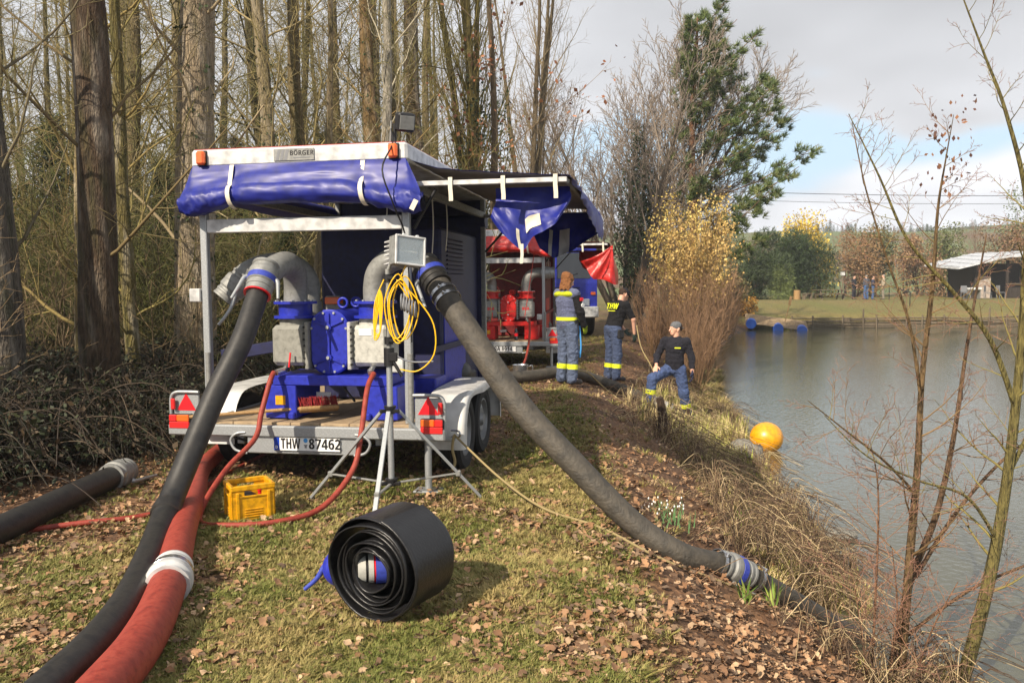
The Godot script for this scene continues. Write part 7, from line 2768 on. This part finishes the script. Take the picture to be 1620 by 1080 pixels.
func sapling(label: String, stems: Array, tone: Color, dense: float, leaves := false) -> void:
	var o := thing("alder_sapling", label, "sapling")
	var lm := MB.new()
	var tm := MB.new()
	var tips := []
	var S := {"seg": [7, 4, 3], "wob": [0.14, 0.2, 0.25], "up": [0.03, 0.0, 0.0], "kids": [6, 3], "from": [0.2, 0.2], "ang": [0.65, 0.7], "len": [0.4, 0.45], "rad": [0.6, 0.65], "sides": [5, 4, 3], "tone": [tone, tone.lerp(L8(140, 104, 88), 0.6), L8(146, 108, 94)], "thin": 0.0016, "coarse": 0}
	for st in stems:
		var p := spline(st[0], 6)
		lm.col = tone * rng.randf_range(0.9, 1.1)
		lm.tube(p, ease_radii(p, st[1]), 9, true, 0.06)
		var n := int(p.size() * dense)
		for k in n:
			var f := lerpf(0.12, 0.97, (k + rng.randf()) / n)
			var q := mini(int(f * (p.size() - 1)), p.size() - 2)
			var d := (p[q + 1] - p[q]).normalized()
			var out := rv()
			out = (out - d * out.dot(d)).normalized()
			var r: float = lerpf(st[1][0], st[1][-1], f)
			grow(tm, tm, p[q], (d * 0.7 + out).normalized(), rng.randf_range(0.25, 0.75) * (1.0 - 0.45 * f), maxf(r * 0.3, 0.0024), 0, S, tips)
	obj("stems", lm, M["bark"], o)
	obj("twigs", tm, M["twig"], o)
	if leaves:
		var lf := MB.new()
		for k in 80:
			var st: Array = stems[0]
			var p := spline(st[0], 6)
			var q: Vector3 = p[p.size() - 1 - rng.randi() % 10] + rv() * 0.12
			lf.col = pick([L8(110, 74, 56), L8(132, 92, 66), L8(92, 62, 50)])
			leaflet(lf, q, rng.randf_range(0.02, 0.04), 1.0)
		obj("dry_leaves", lf, M["dry_leaf"], o)

func foreground_saplings() -> void:
	rng.seed = 1101
	sapling("slim alder sapling with a crown of dry leaves over the far pavilion", [
		[[Vector3(2.42, -1.0, -5.0), Vector3(2.46, -0.2, -5.0), Vector3(2.51, 0.36, -5.03), Vector3(2.52, 0.91, -5.02), Vector3(2.56, 1.49, -5.0), Vector3(2.59, 1.94, -5.02), Vector3(2.62, 2.24, -5.0), Vector3(2.66, 2.5, -5.0)], [0.0296, 0.02516, 0.02072, 0.01628, 0.01258, 0.00814, 0.00444, 0.00148]],
		[[Vector3(2.52, 0.75, -5.02), Vector3(2.40, 1.25, -4.95), Vector3(2.24, 1.62, -4.9), Vector3(2.1, 2.05, -4.9), Vector3(2.03, 2.45, -4.95)], [0.01036, 0.00888, 0.00666, 0.00444, 0.00222]],
		[[Vector3(2.49, 0.2, -5.02), Vector3(2.25, 0.42, -4.9), Vector3(1.98, 0.62, -4.8), Vector3(1.72, 0.82, -4.75)], [0.00962, 0.0074, 0.00518, 0.00222]]], L8(128, 104, 70), 0.6, true)
	sapling("thick olive green alder stem slanting along the right edge", [
		[[Vector3(2.74, -1.15, -4.95), Vector3(2.94, -0.44, -5.0), Vector3(3.04, 0.20, -5.0), Vector3(3.10, 0.90, -5.0), Vector3(3.12, 1.5, -5.0), Vector3(3.08, 2.0, -4.95), Vector3(2.91, 2.5, -4.9), Vector3(2.77, 2.84, -4.9), Vector3(2.6, 3.25, -4.9)], [0.0407, 0.037, 0.03108, 0.02516, 0.01998, 0.0148, 0.01036, 0.00666, 0.00296]],
		[[Vector3(3.09, 0.72, -5.0), Vector3(2.89, 1.15, -4.95), Vector3(2.65, 1.45, -4.95), Vector3(2.38, 1.75, -4.95), Vector3(2.20, 2.13, -4.95), Vector3(2.03, 2.51, -5.0)], [0.01776, 0.0148, 0.01184, 0.00888, 0.00592, 0.00222]],
		[[Vector3(3.0, -0.1, -5.0), Vector3(2.75, 0.2, -4.9), Vector3(2.4, 0.33, -4.8), Vector3(2.05, 0.5, -4.7), Vector3(1.8, 0.74, -4.7)], [0.01184, 0.00888, 0.00666, 0.00444, 0.00222]],
		[[Vector3(3.05, 0.3, -5.0), Vector3(3.3, 0.7, -5.1), Vector3(3.5, 1.3, -5.1)], [0.0148, 0.01184, 0.00592]]], L8(130, 120, 68), 0.55)
	sapling("leaning brown alder stem between the slim and the thick one", [
		[[Vector3(2.43, -1.0, -5.15), Vector3(2.56, -0.45, -5.2), Vector3(2.72, 0.0, -5.2), Vector3(2.82, 0.5, -5.2), Vector3(2.92, 1.1, -5.25), Vector3(3.05, 1.8, -5.3)], [0.02516, 0.0222, 0.01924, 0.0148, 0.01036, 0.0037]],
		[[Vector3(2.60, -0.4, -5.2), Vector3(2.95, 0.0, -5.35), Vector3(3.3, 0.35, -5.4), Vector3(3.6, 0.55, -5.4)], [0.0148, 0.01184, 0.00888, 0.0037]],
		[[Vector3(2.5, -0.75, -5.1), Vector3(2.9, -0.45, -5.1), Vector3(3.35, -0.25, -5.1), Vector3(3.7, -0.05, -5.1)], [0.01184, 0.00962, 0.0074, 0.0037]]], L8(124, 98, 72), 0.65)
	sapling("thin reddish whip with fine twigs left of the alder stems", [
		[[Vector3(2.24, -0.95, -5.0), Vector3(2.26, -0.12, -5.0), Vector3(2.25, 0.28, -5.0), Vector3(2.19, 0.56, -5.0)], [0.00814, 0.00666, 0.00444, 0.00148]],
		[[Vector3(2.3, -0.95, -4.9), Vector3(2.32, -0.5, -4.85), Vector3(2.28, -0.1, -4.85)], [0.00666, 0.00518, 0.00222]],
		[[Vector3(2.12, -0.85, -4.8), Vector3(2.05, -0.5, -4.75), Vector3(2.0, -0.2, -4.75)], [0.00518, 0.0037, 0.00148]],
		[[Vector3(2.36, -0.95, -4.75), Vector3(2.45, -0.55, -4.7), Vector3(2.6, -0.25, -4.7)], [0.00666, 0.00518, 0.00222]]], L8(150, 112, 86), 1.1)
